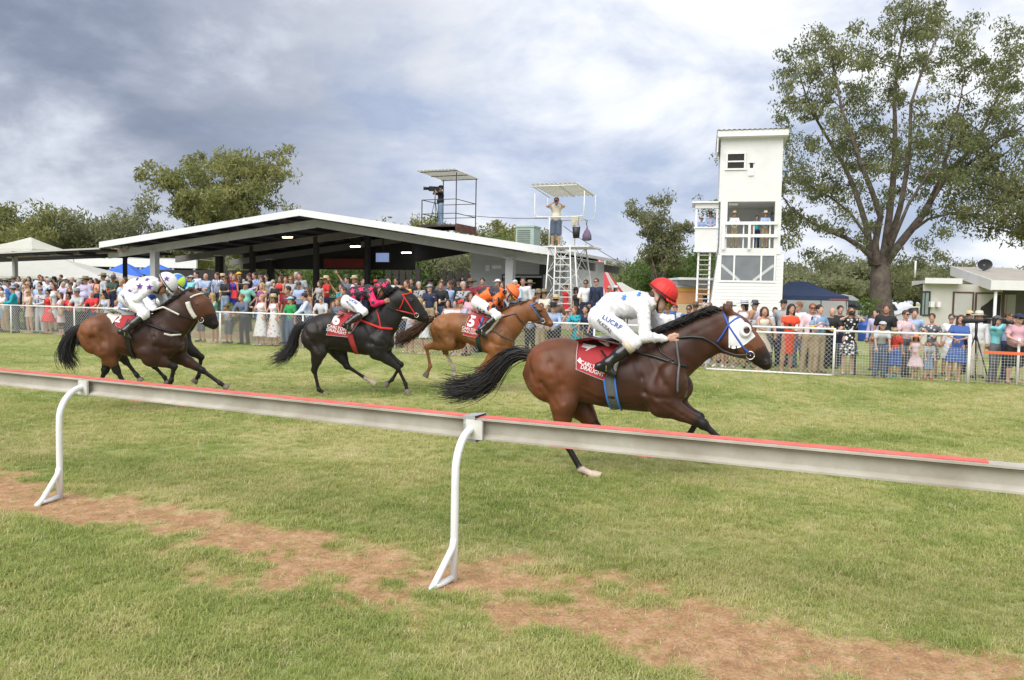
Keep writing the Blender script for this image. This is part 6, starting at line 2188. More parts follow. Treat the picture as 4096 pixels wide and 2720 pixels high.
  # ---- lead bay: measured on a view of (1700..3200, 1050..1960)
TA_ = lambda x, y: (1700 + .6353 * x, 1050 + .6353 * y)
O_A = G(*TA_(1060, 1352)); O_A = O_A + np.array([0, .12, 0])
HA = build_horse(dict(T=TA_, O=O_A, heading=math.radians(-19), cell=.0125, label='bay racehorse leading the field, wearing a white hood and blue bridle',
top=[(628, 700), (640, 610), (680, 540), (740, 492), (820, 470), (960, 480), (1150, 505), (1320, 508), (1440, 560), (1550, 650), (1620, 750), (1648, 830)],
bot=[(628, 700), (645, 780), (700, 850), (800, 900), (930, 862), (1060, 888), (1230, 928), (1400, 942), (1500, 940), (1580, 915), (1648, 840)],
hn=[(800, 660), (868, 880), (862, 1095), (980, 1300), (1092, 1352)], hf=[(850, 680), (970, 900), (1085, 1045), (1040, 1125), (975, 1140)],
fn=[(1555, 760), (1500, 890), (1752, 1018), (1905, 1150), (1990, 1195)], ff=[(1590, 780), (1545, 880), (1728, 975), (1655, 1100), (1595, 1135)],
neck=[((1330, 520), (1560, 830)), ((1470, 470), (1650, 720)), ((1610, 410), (1715, 640)), ((1750, 352), (1800, 575)), ((1870, 310), (1880, 545))],
head=[((1900, 300), (1890, 535)), ((1975, 335), (1930, 585)), ((2045, 415), (1985, 605)), ((2100, 490), (2045, 620)), ((2150, 555), (2080, 650)), ((2180, 610), (2115, 668))],
eye=(2022, 420), ear=[(1930, 330), (1876, 256)],
tail=[(655, 580), (600, 568), (530, 590), (465, 660), (395, 740), (310, 785), (210, 800), (105, 785)], tail_n=420, tail_w=(.075, .05, .075),
mane=[(1400, 492), (1500, 452), (1620, 405), (1750, 350), (1880, 300)], mane_flow=(-.17, .07), mane_n=620,
coat=(.155, .052, .021), coat2=(.056, .0225, .0135), head_col=(.12, .046, .020), socks=dict(hn=.93),
lines=[([(1890, 535), (1790, 600), (1690, 715), (1620, 810)], .024, .014), ([(1860, 365), (1700, 445), (1540, 525)], .03, .006), ([(1965, 440), (2050, 515), (2100, 560)], .016, -.007), ([(1930, 470), (1955, 560), (2010, 590)], .016, .008), ([(1530, 870), (1640, 945), (1720, 1000)], .016, .009), ([(850, 890), (866, 1000), (872, 1060)], .016, .010), ([(2110, 560), (2140, 640)], .014, .006), ([(2095, 636), (2150, 628)], .008, .010)],
grooves=[((925, 700), (940, 850), .035, .29), ((1410, 640), (1440, 860), .03, .31), ((1560, 560), (1700, 660), .03, .22), ((730, 760), (820, 900), .025, .27), ((1230, 860), (1120, 700), .03, .34)]))
_silkA = lambda V_, q: np.tile(np.array((.76, .76, .78)), (len(V_), 1))
M_redcap = mat('red_cap_cover', (.62, .022, .018), .55, .08, 7, bump=.25, bscale=18)
M_lblue = mat('blue_print', (.05, .22, .66), .6, .05, 8)
M_dblue = mat('dark_blue_print', (.03, .08, .26), .6, .05, 8)
M_grey = mat('grey_print', (.10, .11, .15), .6, .05, 8)
JA = build_jockey(HA, dict(label='person riding the leading bay horse in white silks, white breeches and bright red cap',
pelvis=(1115, 340), waist=(1185, 275), chest=(1345, 268), neck=(1425, 250), head=(1480, 226), face=(1530, 262),
nsh=(1375, 285), nel=(1385, 468), nwr=(1505, 480), nha=(1568, 474), fsh=(1400, 280), fel=(1470, 410), fwr=(1545, 408), fha=(1590, 408),
hip=(1120, 350), knee=(1318, 500), ankle=(1150, 632), toe=(1192, 702), heel=(1092, 655), cell=.011,
silk=_silkA, helmet=M_redcap, band=mat('dark_red_band', (.10, .006, .006), .6, .1, 9), cuff=mat('cream_boot_cuff', (.55, .47, .36), .6, .05, 9), wr_amp=.009, skin=2, saddle=[(1010, 500), (1210, 520)]))
g = HA['U2']
for c, r in (((1270, 218), .036), ((1362, 198), .030)):
 star(JA['fj'], g(*c), r, .3, M_lblue, JA['jk'], n=6, off=.012)
lettering(JA['fb'], 'LUCRF', g(1213, 371), .056, math.radians(-28), M_dblue, JA['br'], off=.010, sx=1.3)
lettering(JA['fb'], 'N.KEAL', g(1166, 396), .050, math.radians(-38), M_grey, JA['br'], off=.010, sx=1.1)
M_girA = mat('grey_webbing_girth', (.13, .13, .13), .7, .15, 20)
cl = saddle_set(HA, JA, [(982, 482), (1080, 468), (1245, 505)], [(992, 658), (1080, 692), (1168, 725)], M_leather, ([(1164, 700), (1232, 700)], [(1182, 918), (1248, 926)]), M_girA,
num='7', num_c=(1036, 572), num_size=.24, words=['CARLTON', 'DRAUGHT'], word_c=[(1086, 640), (1092, 669)], word_size=.050, ang=-.22)
f = HA['f']
for side in (-1, 1):
 for L_ in ([(1166, 716), (1172, 780), (1178, 850), (1186, 918)], [(1230, 712), (1238, 790), (1244, 860), (1248, 922)]):
  strap(f, [g(*p) for p in L_], .010, 'girth_edge', M_lblue, HA['root'], side, .012)
patch(f, [g(1200, 612), g(1256, 585)], [g(1206, 690), g(1236, 680)], 'white_saddle_pad', M_fleece, HA['root'], 5, 8, .016)
strap(f, [g(1320, 552), g(1450, 582), g(1580, 625), g(1662, 648)], .014, 'breast_strap', M_leather, HA['root'])
strap(f, [g(1320, 552), g(1450, 582), g(1580, 625), g(1662, 648)], .014, 'breast_strap', M_leather, HA['root'], 1)
strap(f, [g(1470, 500), g(1500, 560), g(1580, 610)], .008, 'neck_strap', M_leather, HA['root'])
strap(f, [g(1595, 490), g(1604, 560), g(1616, 650), g(1610, 800)], .011, 'whip', mat('grey_whip', (.10, .105, .11), .5, .15, 14), HA['root'], off=.02)
M_brb = mat('blue_bridle', (.035, .10, .42), .5, .1, 10)
bridle(HA, JA, [(1882, 312), (1912, 388), (1960, 460), (2010, 535), (2046, 570)], [(1914, 390), (1950, 360), (1985, 342)], [(1914, 392), (1880, 450), (1845, 498)], None, M_brb,
[(1585, 472), (1680, 464), (1760, 470), (1830, 510), (1880, 552), (1960, 580), (2044, 578)], M_leather, ring=(2050, 582), rein_r=.011)
for side in (-1, 1):
 hd_o = patch(f, [g(1918, 338), g(1960, 328), g(2000, 354), g(2040, 405), g(2082, 462)], [g(1916, 530), g(1945, 540), g(1985, 532), g(2030, 505), g(2074, 470)], 'white_hood', mat('white_hood_cloth', (.76, .76, .77), .7, .04, 9), HA['root'], 16, 14, .012, side)
 c = g(2016, 424)
 y = f.surf_y(np.array([c[0]]), np.array([c[1]]), side)[0]
 y = .09 * side if np.isnan(y) else y
 mb = MB()
 rings = []
 for r_, o_, sh_ in ((.070, .006, 0), (.062, .034, .006), (.046, .046, .012), (.034, .043, .018), (.030, .024, .020)):
  rings.append([(c[0] + sh_ + r_ * .86 * math.cos(t), y + side * o_, c[1] + r_ * math.sin(t)) for t in np.linspace(0, 2 * PI, 19)[:-1]])
 for k in range(4):
  for j in range(18):
   q = [rings[k][j], rings[k][(j + 1) % 18], rings[k + 1][(j + 1) % 18], rings[k + 1][j]]
   mb.face(q if side < 0 else q[::-1])
 mb.build('eye_cup', mat('white_hood_cloth', (.76,) * 3), hd_o or HA['root'], True)
 mb = MB(); mb.face([(c[0] + .020 + .028 * math.cos(t), y + side * .026, c[1] + .032 * math.sin(t)) for t in np.linspace(0, 2 * PI, 19)[:-1]]); mb.build('cup_opening', mat('brown_eye_opening', (.045, .02, .012), .4, .5, 30), hd_o or HA['root'])
for q in ((1932, 530), (1965, 532)):
 strap(f, [g(q[0], q[1] - 12), g(q[0] - 3, q[1] + 30)], .008, 'hood_tie', M_leather, HA['root'])
 # ---- black number six: measured on (1050..2300, 1050..1650)
TB_ = lambda x, y: (1050 + .5294 * x, 1050 + .5294 * y)
O_C = G(*TB_(465, 1000)) + np.array([0, .12, 0])
HC = build_horse(dict(T=TB_, O=O_C, heading=math.radians(3), cell=.016, label='black racehorse with red bridle, red breast strap and saddle cloth number six',
top=[(303, 560), (315, 480), (350, 425), (420, 388), (520, 375), (640, 385), (760, 400), (840, 430), (920, 500), (975, 570), (992, 620)],
bot=[(303, 560), (315, 620), (360, 680), (430, 690), (500, 640), (600, 665), (720, 695), (830, 702), (920, 690), (970, 650), (992, 625)],
hn=[(410, 520), (425, 670), (392, 815), (425, 960), (485, 1000)], hf=[(470, 540), (580, 680), (640, 785), (775, 872), (850, 915)],
fn=[(900, 590), (870, 680), (1022, 795), (1080, 915), (1098, 988)], ff=[(925, 600), (910, 690), (1048, 770), (980, 885), (930, 925)],
neck=[((760, 410), (950, 620)), ((850, 350), (985, 530)), ((930, 280), (1000, 450)), ((1000, 220), (1030, 390))],
head=[((1060, 190), (1040, 385)), ((1125, 235), (1085, 410)), ((1180, 300), (1130, 425)), ((1225, 360), (1180, 440)), ((1250, 400), (1212, 455))],
eye=(1130, 290), ear=[(1075, 205), (1040, 190)],
tail=[(318, 470), (270, 490), (240, 560), (225, 640), (170, 700), (75, 745)], tail_w=(.06, .05, .07), tail_n=260,
mane=[(780, 395), (860, 335), (940, 265), (1040, 195)], mane_flow=(-.10, .07), mane_n=300,
coat=(.020, .015, .013), coat2=(.014, .012, .011), socks=dict(hf=.92),
grooves=[((520, 520), (520, 640), .035, .29), ((800, 500), (830, 660), .03, .31), ((900, 430), (970, 500), .03, .22), ((380, 600), (430, 680), .025, .27)]))
def _silkC(V_, q):
 return np.tile(np.array((.022, .018, .024)), (len(V_), 1))
M_pink = mat('hot_pink_patch', (.78, .025, .14), .55, .06, 8)
M_bstar = mat('black_star_patch', (.02, .018, .022), .6, .06, 8)
M_blackcap = mat('black_cap_cover', (.022, .020, .026), .6, .1, 8)
JC = build_jockey(HC, dict(label='person in black silks with pink stars and bright pink sleeves riding the black horse',
pelvis=(655, 290), waist=(700, 240), chest=(800, 225), neck=(850, 215), head=(895, 208), face=(925, 240),
nsh=(812, 232), nel=(845, 312), nwr=(912, 298), nha=(940, 290), fsh=(825, 228), fel=(880, 300), fwr=(925, 285), fha=(952, 278),
hip=(655, 300), knee=(768, 372), ankle=(640, 462), toe=(668, 512), heel=(615, 478), cell=.014,
silk=_silkC, sleeve=lambda V_, q: np.tile(np.array((.80, .022, .13)), (len(V_), 1)), helmet=M_blackcap, skin=1, saddle=[(580, 392), (700, 400)], goggles=M_leather))
g = HC['U2']
for c, r in (((690, 215), .05), ((755, 200), .06), ((830, 200), .05), ((700, 260), .05), ((760, 270), .05)):
 star(JC['fj'], g(*c), r, .5, M_pink, JC['jk'], off=.010)
for c, r in (((812, 255), .05), ((850, 300), .05)):
 star(JC['fsn'], g(*c), r, .2, M_bstar, JC['jk'], off=.010)
hf_ = Field(.014); hf_.ell(JC['HP'](-.012, .062), (.147, .126, .133), .01); hf_.grid()
for c, r in (((880, 165), .055), ((925, 172), .055), ((945, 150), .03)):
 star(hf_, g(*c), r, .5, M_pink, JC['hm'], off=.004)
lettering(JC['fb'], 'LUCRF', g(700, 292), .055, math.radians(-30), M_dblue, JC['br'], off=.010)
lettering(JC['fb'], 'M.GUSH', g(680, 318), .052, math.radians(-42), M_grey, JC['br'], off=.010)
M_redtack = mat('bright_red_tack', (.62, .025, .02), .5, .08, 9)
M_redsad = mat('dull_red_saddle', (.30, .04, .045), .5, .1, 9)
saddle_set(HC, JC, [(566, 378), (650, 392), (770, 400)], [(505, 540), (580, 548), (665, 555)], M_redsad, ([(655, 540), (698, 530)], [(705, 690), (738, 692)]), mat('red_webbing_girth', (.36, .03, .03), .7, .1, 15),
num='6', num_c=(572, 430), num_size=.24, words=['CARLTON', 'DRAUGHT'], word_c=[(580, 490), (578, 517)], word_size=.070, ang=-.16)
f = HC['f']
for side in (-1, 1):
 strap(f, [g(755, 435), g(830, 465), g(900, 492), g(985, 500)], .022, 'breast_strap', M_redtack, HC['root'], side)
 strap(f, [g(868, 360), g(888, 420), g(900, 490)], .012, 'neck_strap', M_redtack, HC['root'], side)
strap(f, [g(705, 430), g(690, 490), g(672, 530)], .018, 'white_saddle_pad', M_fleece, HC['root'], off=.012)
bridle(HC, JC, [(1060, 240), (1100, 300), (1150, 380), (1165, 392)], [(1062, 245), (1100, 236), (1130, 228)], [(1075, 260), (1060, 310), (1040, 350)], [(1015, 358), (1090, 375), (1162, 395)], M_redtack,
[(940, 292), (950, 330), (985, 350), (1020, 362), (1165, 398)], M_leather, ring=(1166, 398))
# ---- chestnut number five, same view
O_B = at(1960, 1400, 14.0); O_B[2] = 0
HB = build_horse(dict(T=TB_, O=O_B, heading=math.radians(-9), cell=.017, label='chestnut racehorse with black blinker, blue browband and saddle cloth number five',
top=[(1268, 500), (1280, 445), (1320, 405), (1400, 376), (1500, 378), (1620, 392), (1740, 400), (1800, 430), (1850, 510), (1885, 580), (1895, 620)],
bot=[(1268, 500), (1290, 575), (1340, 625), (1400, 610), (1480, 575), (1560, 610), (1670, 680), (1760, 705), (1830, 700), (1870, 665), (1895, 625)],
hn=[(1370, 480), (1400, 610), (1240, 640), (1268, 785), (1232, 858)], hf=[(1430, 500), (1480, 600), (1375, 660), (1440, 790), (1452, 858)],
fn=[(1820, 590), (1770, 680), (1660, 790), (1580, 890), (1590, 965)], ff=[(1840, 600), (1820, 690), (1775, 775), (1670, 820), (1615, 812)],
neck=[((1740, 410), (1880, 620)), ((1820, 365), (1905, 560)), ((1900, 325), (1935, 490)), ((1985, 300), (1985, 445))],
head=[((2045, 280), (2010, 445)), ((2095, 320), (2050, 455)), ((2135, 370), (2095, 465)), ((2170, 415), (2130, 475)), ((2192, 445), (2155, 482))],
eye=(2100, 365), ear=[(2050, 285), (2075, 245)],
tail=[(1285, 425), (1240, 440), (1190, 490), (1120, 540), (1050, 575), (985, 600)], tail_w=(.06, .05, .08), tail_n=240, hair=(.10, .045, .02), hair_name='chestnut_horse_hair',
mane=[(1760, 400), (1830, 360), (1910, 320), (2050, 280)], mane_flow=(-.13, .03), mane_n=300,
coat=(.235, .098, .034), coat2=(.19, .075, .027), points=False, socks=dict(hf=.30),
grooves=[((1455, 480), (1465, 570), .035, .29), ((1720, 500), (1740, 660), .03, .31), ((1840, 440), (1890, 510), .03, .22)]))
def _silkB(V_, q):
 x, z = V_[:, 0], V_[:, 2]
 a = np.sin(x * 14 + z * 9) * np.sin(z * 13 - x * 11 + 1.0)
 k = (a > .05)[:, None]
 return np.where(k, np.array((.030, .024, .034)), np.array((.80, .155, .025)))
def _sleeveB(V_, q):
 ax = q['el'] - q['sh']; ax /= np.linalg.norm(ax)
 t = (V_ - q['sh']) @ ax
 side = np.cross(ax, (0, 1, 0)); w = (V_ - q['sh']) @ side
 k = ((np.floor(t / .075) + np.floor(w / .06)) % 2 == 0)[:, None]
 return np.where(k, np.array((.030, .024, .034)), np.array((.80, .155, .025)))
M_orcap = mat('orange_cap_cover', (.80, .16, .03), .55, .06, 8)
JB = build_jockey(HB, dict(label='person in orange and black chequered silks with orange cap riding the chestnut horse',
pelvis=(1640, 290), waist=(1680, 245), chest=(1775, 240), neck=(1820, 235), head=(1868, 245), face=(1895, 275),
nsh=(1780, 262), nel=(1715, 352), nwr=(1780, 398), nha=(1815, 410), fsh=(1795, 258), fel=(1800, 350), fwr=(1830, 385), fha=(1850, 392),
hip=(1635, 305), knee=(1778, 400), ankle=(1650, 505), toe=(1690, 560), heel=(1625, 520), cell=.014,
silk=_silkB, sleeve=_sleeveB, helmet=M_orcap, skin=2, saddle=[(1580, 398), (1690, 405)]))
g = HB['U2']
mb = MB(); c_ = JB['HP'](-.015, .215); mb.lathe([(.001, -.035), (.028, -.02), (.036, 0), (.028, .022), (.001, .035)], 10, c_); mb.build('pompom', M_orcap, JB['hm'], True)
lettering(JB['fb'], 'B.A.M', g(1668, 358), .07, math.radians(-25), M_grey, JB['br'], off=.010)
saddle_set(HB, JB, [(1578, 392), (1660, 400), (1785, 425)], [(1540, 540), (1585, 552), (1640, 560)], M_redsad, ([(1632, 540), (1665, 540)], [(1636, 672), (1668, 680)]), mat('dark_green_girth', (.010, .035, .035), .7, .1, 15),
num='5', num_c=(1598, 445), num_size=.25, words=['CARLTON', 'DRAUGHT'], word_c=[(1592, 500), (1590, 523)], word_size=.062, ang=-.14)
f = HB['f']
strap(f, [g(1680, 420), g(1668, 460), g(1655, 500)], .02, 'blue_surcingle', mat('blue_webbing', (.03, .17, .5), .6, .1, 12), HB['root'], off=.018)
strap(f, [g(1790, 430), g(1740, 500), g(1690, 545)], .022, 'white_saddle_pad', M_fleece, HB['root'], off=.008)
for side in (-1, 1):
 strap(f, [g(1755, 510), g(1810, 540), g(1895, 585)], .013, 'breast_strap', mat('olive_leather', (.085, .065, .04), .6, .1, 9), HB['root'], side)
 patch(f, [g(2045, 330), g(2075, 340)], [g(2100, 425), g(2125, 420)], 'black_blinker', M_leather, HB['root'], 6, 10, .016, side)
bridle(HB, JB, [(2025, 312), (2060, 360), (2110, 425), (2122, 438)], [(2030, 325), (2060, 310), (2078, 300)], None, None, mat('blue_browband', (.10, .14, .36), .6, .1, 9),
[(1815, 412), (1920, 385), (1950, 430), (1985, 465), (2120, 440)], M_leather, ring=(2122, 440))
# ---- bay with noseband roll, rider in purple stars: measured on (150..950, 1050..1600)
TD_ = lambda x, y: (150 + .3507 * x, 1050 + .3507 * y)
O_D = at(560, 1400, 11.1); O_D[2] = 0
HD = build_horse(dict(T=TD_, O=O_D, heading=math.radians(8), cell=.015, label='bay racehorse with white cheek rolls carrying the rider in purple stars',
top=[(476, 810), (490, 730), (560, 650), (680, 585), (800, 565), (960, 570), (1150, 575), (1290, 590), (1430, 650), (1560, 760), (1640, 860), (1672, 940)],
bot=[(476, 810), (500, 920), (580, 1000), (700, 1040), (850, 1000), (1000, 1060), (1120, 1095), (1260, 1110), (1400, 1110), (1540, 1090), (1630, 1040), (1672, 950)],
hn=[(680, 780), (790, 1000), (905, 1230), (1010, 1420), (1090, 1500)], hf=[(740, 800), (840, 1040), (775, 1230), (700, 1400), (740, 1500)],
fn=[(1380, 900), (1310, 1090), (1560, 1185), (1525, 1345), (1490, 1430)], ff=[(1590, 900), (1590, 1060), (1880, 1230), (2080, 1375), (2160, 1425)],
neck=[((1290, 600), (1600, 960)), ((1430, 530), (1660, 830)), ((1560, 440), (1700, 740)), ((1690, 355), (1750, 660))],
head=[((1790, 300), (1750, 640)), ((1880, 370), (1810, 670)), ((1960, 480), (1870, 690)), ((2020, 590), (1915, 725)), ((2058, 670), (1960, 745))],
eye=(1840, 480), ear=[(1780, 320), (1738, 285)],
tail=[(490, 740), (430, 770), (370, 850), (320, 980), (330, 1100), (395, 1200)], tail_w=(.06, .05, .05), tail_n=260,
mane=[(1330, 580), (1450, 520), (1580, 430), (1780, 310)], mane_flow=(-.11, .05), mane_n=340,
coat=(.185, .068, .026), coat2=(.044, .0195, .013), head_col=(.12, .046, .021),
grooves=[((830, 760), (850, 980), .04, .28), ((1230, 800), (1260, 1040), .03, .31), ((1520, 640), (1640, 760), .03, .22), ((620, 860), (720, 1020), .025, .27)]))
M_purple = mat('purple_star_patch', (.13, .03, .26), .6, .06, 8)
M_whitecap = mat('white_cap_cover', (.78, .78, .80), .45, .04, 8)
JD = build_jockey(HD, dict(label='person in white silks covered in purple stars, leading the pair at left',
pelvis=(1055, 380), waist=(1120, 290), chest=(1290, 260), neck=(1380, 250), head=(1440, 262), face=(1478, 320),
nsh=(1270, 300), nel=(1130, 420), nwr=(1165, 495), nha=(1180, 530), fsh=(1360, 300), fel=(1440, 430), fwr=(1440, 520), fha=(1470, 540),
hip=(1050, 400), knee=(1225, 590), ankle=(1000, 775), toe=(1058, 862), heel=(945, 790), cell=.014,
silk=_silkA, helmet=M_whitecap, skin=1, saddle=[(930, 590), (1180, 600)], helmet_r=.138))
g = HD['U2']
for c, r in (((1212, 272), .055), ((1332, 282), .045), ((1095, 330), .04), ((1290, 195), .035), ((1160, 190), .03), ((1360, 345), .035)):
 star(JD['fj'], g(*c), r, .3, M_purple, JD['jk'], off=.012)
star(JD['fsn'], g(1120, 440), .04, .9, M_purple, JD['jk'], off=.012)
hf_ = Field(.014); hf_.ell(JD['HP'](-.012, .062), (.153, .131, .138), .01); hf_.grid()
star(hf_, g(1500, 185), .045, .3, M_purple, JD['hm'], off=.004)
lettering(JD['fb'], 'J.McCOY', g(1062, 430), .05, math.radians(-62), M_grey, JD['br'], off=.010)
saddle_set(HD, JD, [(905, 610), (1050, 590), (1270, 570)], [(965, 720), (1020, 742), (1065, 750)], mat('grey_saddle', (.20, .22, .23), .4, .1, 8), ([(1050, 750), (1110, 745)], [(1100, 1090), (1150, 1098)]), M_leather,
num='12', num_c=(945, 632), num_size=.13, ang=-.2)
f = HD['f']
patch(f, [g(835, 545), g(900, 520), g(985, 560)], [g(825, 600), g(880, 640), g(915, 690)], 'fleece_pad', M_fleece, HD['root'], 8, 8, .02)
for side in (-1, 1):
 strap(f, [g(1200, 670), g(1330, 705), g(1470, 760), g(1650, 795)], .018, 'breast_strap', M_leather, HD['root'], side)
 strap(f, [g(1490, 805), g(1560, 825), g(1655, 815)], .014, 'breast_pad', M_fleece, HD['root'], side)
 strap(f, [g(1735, 450), g(1760, 530), g(1800, 600), g(1820, 625)], .034, 'cheek_roll', M_fleece, HD['root'], side, off=.004, n=12)
bridle(HD, JD, None, [(1765, 400), (1810, 375), (1880, 352)], None, None, M_fleece,
[(1350, 545), (1470, 510), (1560, 550), (1650, 595), (1760, 630), (1870, 650)], M_leather, ring=(1880, 655))
strap(f, [(g(1350, 545)[0], -.20, g(1350, 545)[1]), (g(1480, 505)[0], -.19, g(1480, 505)[1]), (g(1650, 592)[0], -.16, g(1650, 592)[1])], .013, 'rein_grip', M_fleece, HD['root'], off=.02)
# ---- black horse on the far side of that bay
TE_ = lambda x, y: (150 + .3507 * x, 1050 + .3507 * y)
O_E = at(600, 1400, 12.4); O_E[2] = 0
HE = build_horse(dict(T=TE_, O=O_E, heading=math.radians(8), cell=.018, label='black racehorse with a pink neck strap running behind the bay at left',
top=[(560, 830), (575, 750), (640, 680), (740, 620), (860, 600), (1000, 605), (1200, 610), (1340, 620), (1480, 680), (1620, 780), (1710, 850), (1738, 930)],
bot=[(560, 830), (580, 920), (640, 980), (760, 1010), (880, 980), (1000, 1020), (1120, 1050), (1260, 1060), (1400, 1060), (1560, 1040), (1680, 990), (1738, 940)],
hn=[(760, 800), (900, 1000), (1010, 1130), (1130, 1280), (1180, 1345)], hf=[(740, 800), (720, 980), (600, 950), (520, 940), (450, 895)],
fn=[(1640, 880), (1680, 960), (1868, 1080), (1838, 1290), (1790, 1360)], ff=[(1560, 880), (1400, 1060), (1330, 1180), (1450, 1310), (1480, 1370)],
neck=[((1360, 620), (1690, 930)), ((1500, 560), (1730, 800)), ((1620, 470), (1760, 720)), ((1740, 380), (1800, 640))],
head=[((1800, 330), (1790, 610)), ((1870, 390), (1840, 640)), ((1930, 480), (1890, 660)), ((1985, 570), (1935, 690)), ((2010, 640), (1965, 710))],
eye=(1880, 490), ear=[(1830, 330), (1860, 290)],
tail=[(570, 760), (520, 790), (460, 860), (430, 960)], tail_n=120,
mane=[(1400, 600), (1500, 540), (1620, 460), (1790, 340)], mane_n=160,
coat=(.018, .014, .013), coat2=(.015, .012, .011), socks={}))
M_ybcap = [mat('blue_cap_cover', (.03, .16, .62), .5, .06, 8), mat('lime_cap_panel', (.50, .70, .06), .5, .06, 8)]
JE = build_jockey(HE, dict(label='person in blue silks with white sleeves and blue and lime cap behind the starred rider',
pelvis=(1200, 400), waist=(1270, 330), chest=(1430, 290), neck=(1530, 270), head=(1575, 262), face=(1615, 300),
nsh=(1460, 320), nel=(1400, 440), nwr=(1480, 500), nha=(1520, 520), fsh=(1490, 310), fel=(1470, 430), fwr=(1520, 490), fha=(1560, 500),
hip=(1190, 420), knee=(1370, 590), ankle=(1150, 770), toe=(1200, 850), heel=(1100, 780), cell=.016,
silk=lambda V_, q: np.tile(np.array((.03, .10, .52)), (len(V_), 1)), sleeve=lambda V_, q: np.tile(np.array((.74, .74, .76)), (len(V_), 1)),
helmet=M_ybcap, helmet_pat=lambda j, k: (j // 3) % 2, peak=M_whitecap, skin=2, saddle=[(1080, 610), (1300, 620)]))
g = HE['U2']
saddle_set(HE, JE, [(1050, 640), (1200, 625), (1400, 610)], [(1080, 760), (1180, 780), (1260, 760)], M_leather, ([(1200, 780), (1250, 775)], [(1230, 1040), (1280, 1045)]), M_leather)
for side in (-1, 1):
 strap(HE['f'], [g(1580, 700), g(1660, 735), g(1748, 752)], .022, 'pink_neck_strap', mat('pink_strap', (.70, .10, .32), .6, .06, 9), HE['root'], side)
bridle(HE, JE, [(1800, 350), (1850, 450), (1930, 600)], [(1810, 380), (1840, 360), (1868, 345)], None, None, M_leather, [(1520, 520), (1620, 530), (1760, 600), (1930, 620)], M_leather, ring=(1935, 625))
# ------------------------------------------------------------------ people
def ik(s, t, l1, l2, pole):
 s = np.array(s, float); t = np.array(t, float)
 d = t - s; L_ = np.linalg.norm(d); mx = (l1 + l2) * .995
 if L_ > mx:
  t = s + d / L_ * mx; d = t - s; L_ = mx
 u = d / L_
 a = (l1 * l1 - l2 * l2 + L_ * L_) / (2 * L_)
 h = math.sqrt(max(l1 * l1 - a * a, 0))
 p = np.array(pole, float); p = p - u * np.dot(p, u); p /= (np.linalg.norm(p) + 1e-9)
 return s + u * a + p * h, t
POSES = dict(
rest=dict(l=(.25, -.04, .80), r=(-.25, -.04, .80)),
rail=dict(l=(.10, -.42, 1.06), r=(-.10, -.42, 1.06), lean=.24, po=1),
clasp=dict(l=(.03, -.26, 1.10), r=(-.03, -.26, 1.10), po=1),
cross=dict(l=(-.10, -.20, 1.16), r=(.10, -.22, 1.13), po=1),
drink=dict(l=(.25, -.04, .80), r=(-.10, -.32, 1.14)),
drinkl=dict(l=(.12, -.32, 1.16), r=(-.24, -.05, .80)),
both=dict(l=(.12, -.30, 1.15), r=(-.10, -.28, 1.18)),
phone=dict(l=(.06, -.24, 1.55), r=(-.06, -.24, 1.55), po=1),
hips=dict(l=(.20, -.02, 1.00), r=(-.20, -.02, 1.00), po=2),
pocket=dict(l=(.21, -.06, .88), r=(-.21, -.06, .88), po=2),
point=dict(l=(.24, -.05, .82), r=(.16, -.50, 1.40)),
up=dict(l=(.24, -.05, .82), r=(-.34, -.20, 1.86), po=0),
face=dict(l=(.24, -.05, .82), r=(-.05, -.20, 1.47)),
down=dict(l=(.16, -.40, .86), r=(-.16, -.40, .86), lean=.42),
fist=dict(l=(.14, -.26, 1.16), r=(-.16, -.24, 1.28)),
)
def joints(sex, pose):
 q = POSES[pose]
 W = dict(m=.168, f=.145, c=.148)[sex]
 lean = q.get('lean', 0.0)
 rot = lambda p: np.array([p[0], p[1] * math.cos(lean) - (p[2] - .95) * math.sin(lean), .95 + p[1] * math.sin(lean) + (p[2] - .95) * math.cos(lean)])
 J = dict(lean=lean)
 J['pel'] = np.array([0, .03 * (lean > 0), .94]); J['wst'] = rot((0, .0, 1.10)); J['cst'] = rot((0, .0, 1.30)); J['nk'] = rot((0, .015, 1.47)); J['hd'] = rot((0, .0, 1.55)) + np.array([0, -.015, .085])
 for s, k in ((1, 'l'), (-1, 'r')):
  sh = rot((s * W, .01, 1.425))
  po = {0: (s * .5, .6, -.4), 1: (s * .9, .1, -.6), 2: (s * .8, .9, 0)}[q.get('po', 0)]
  el, wr = ik(sh, q[k], .285, .25, po)
  J['sh' + k], J['el' + k], J['wr' + k] = sh, el, wr
  J['hip' + k] = np.array([s * .085, 0, .90])
  J['kn' + k] = np.array([s * .095, -.02 + .015 * s, .50])
  J['an' + k] = np.array([s * .105, .02 + .02 * s, .085])
  J['to' + k] = np.array([s * .13, -.13 + .02 * s, .035])
 return J
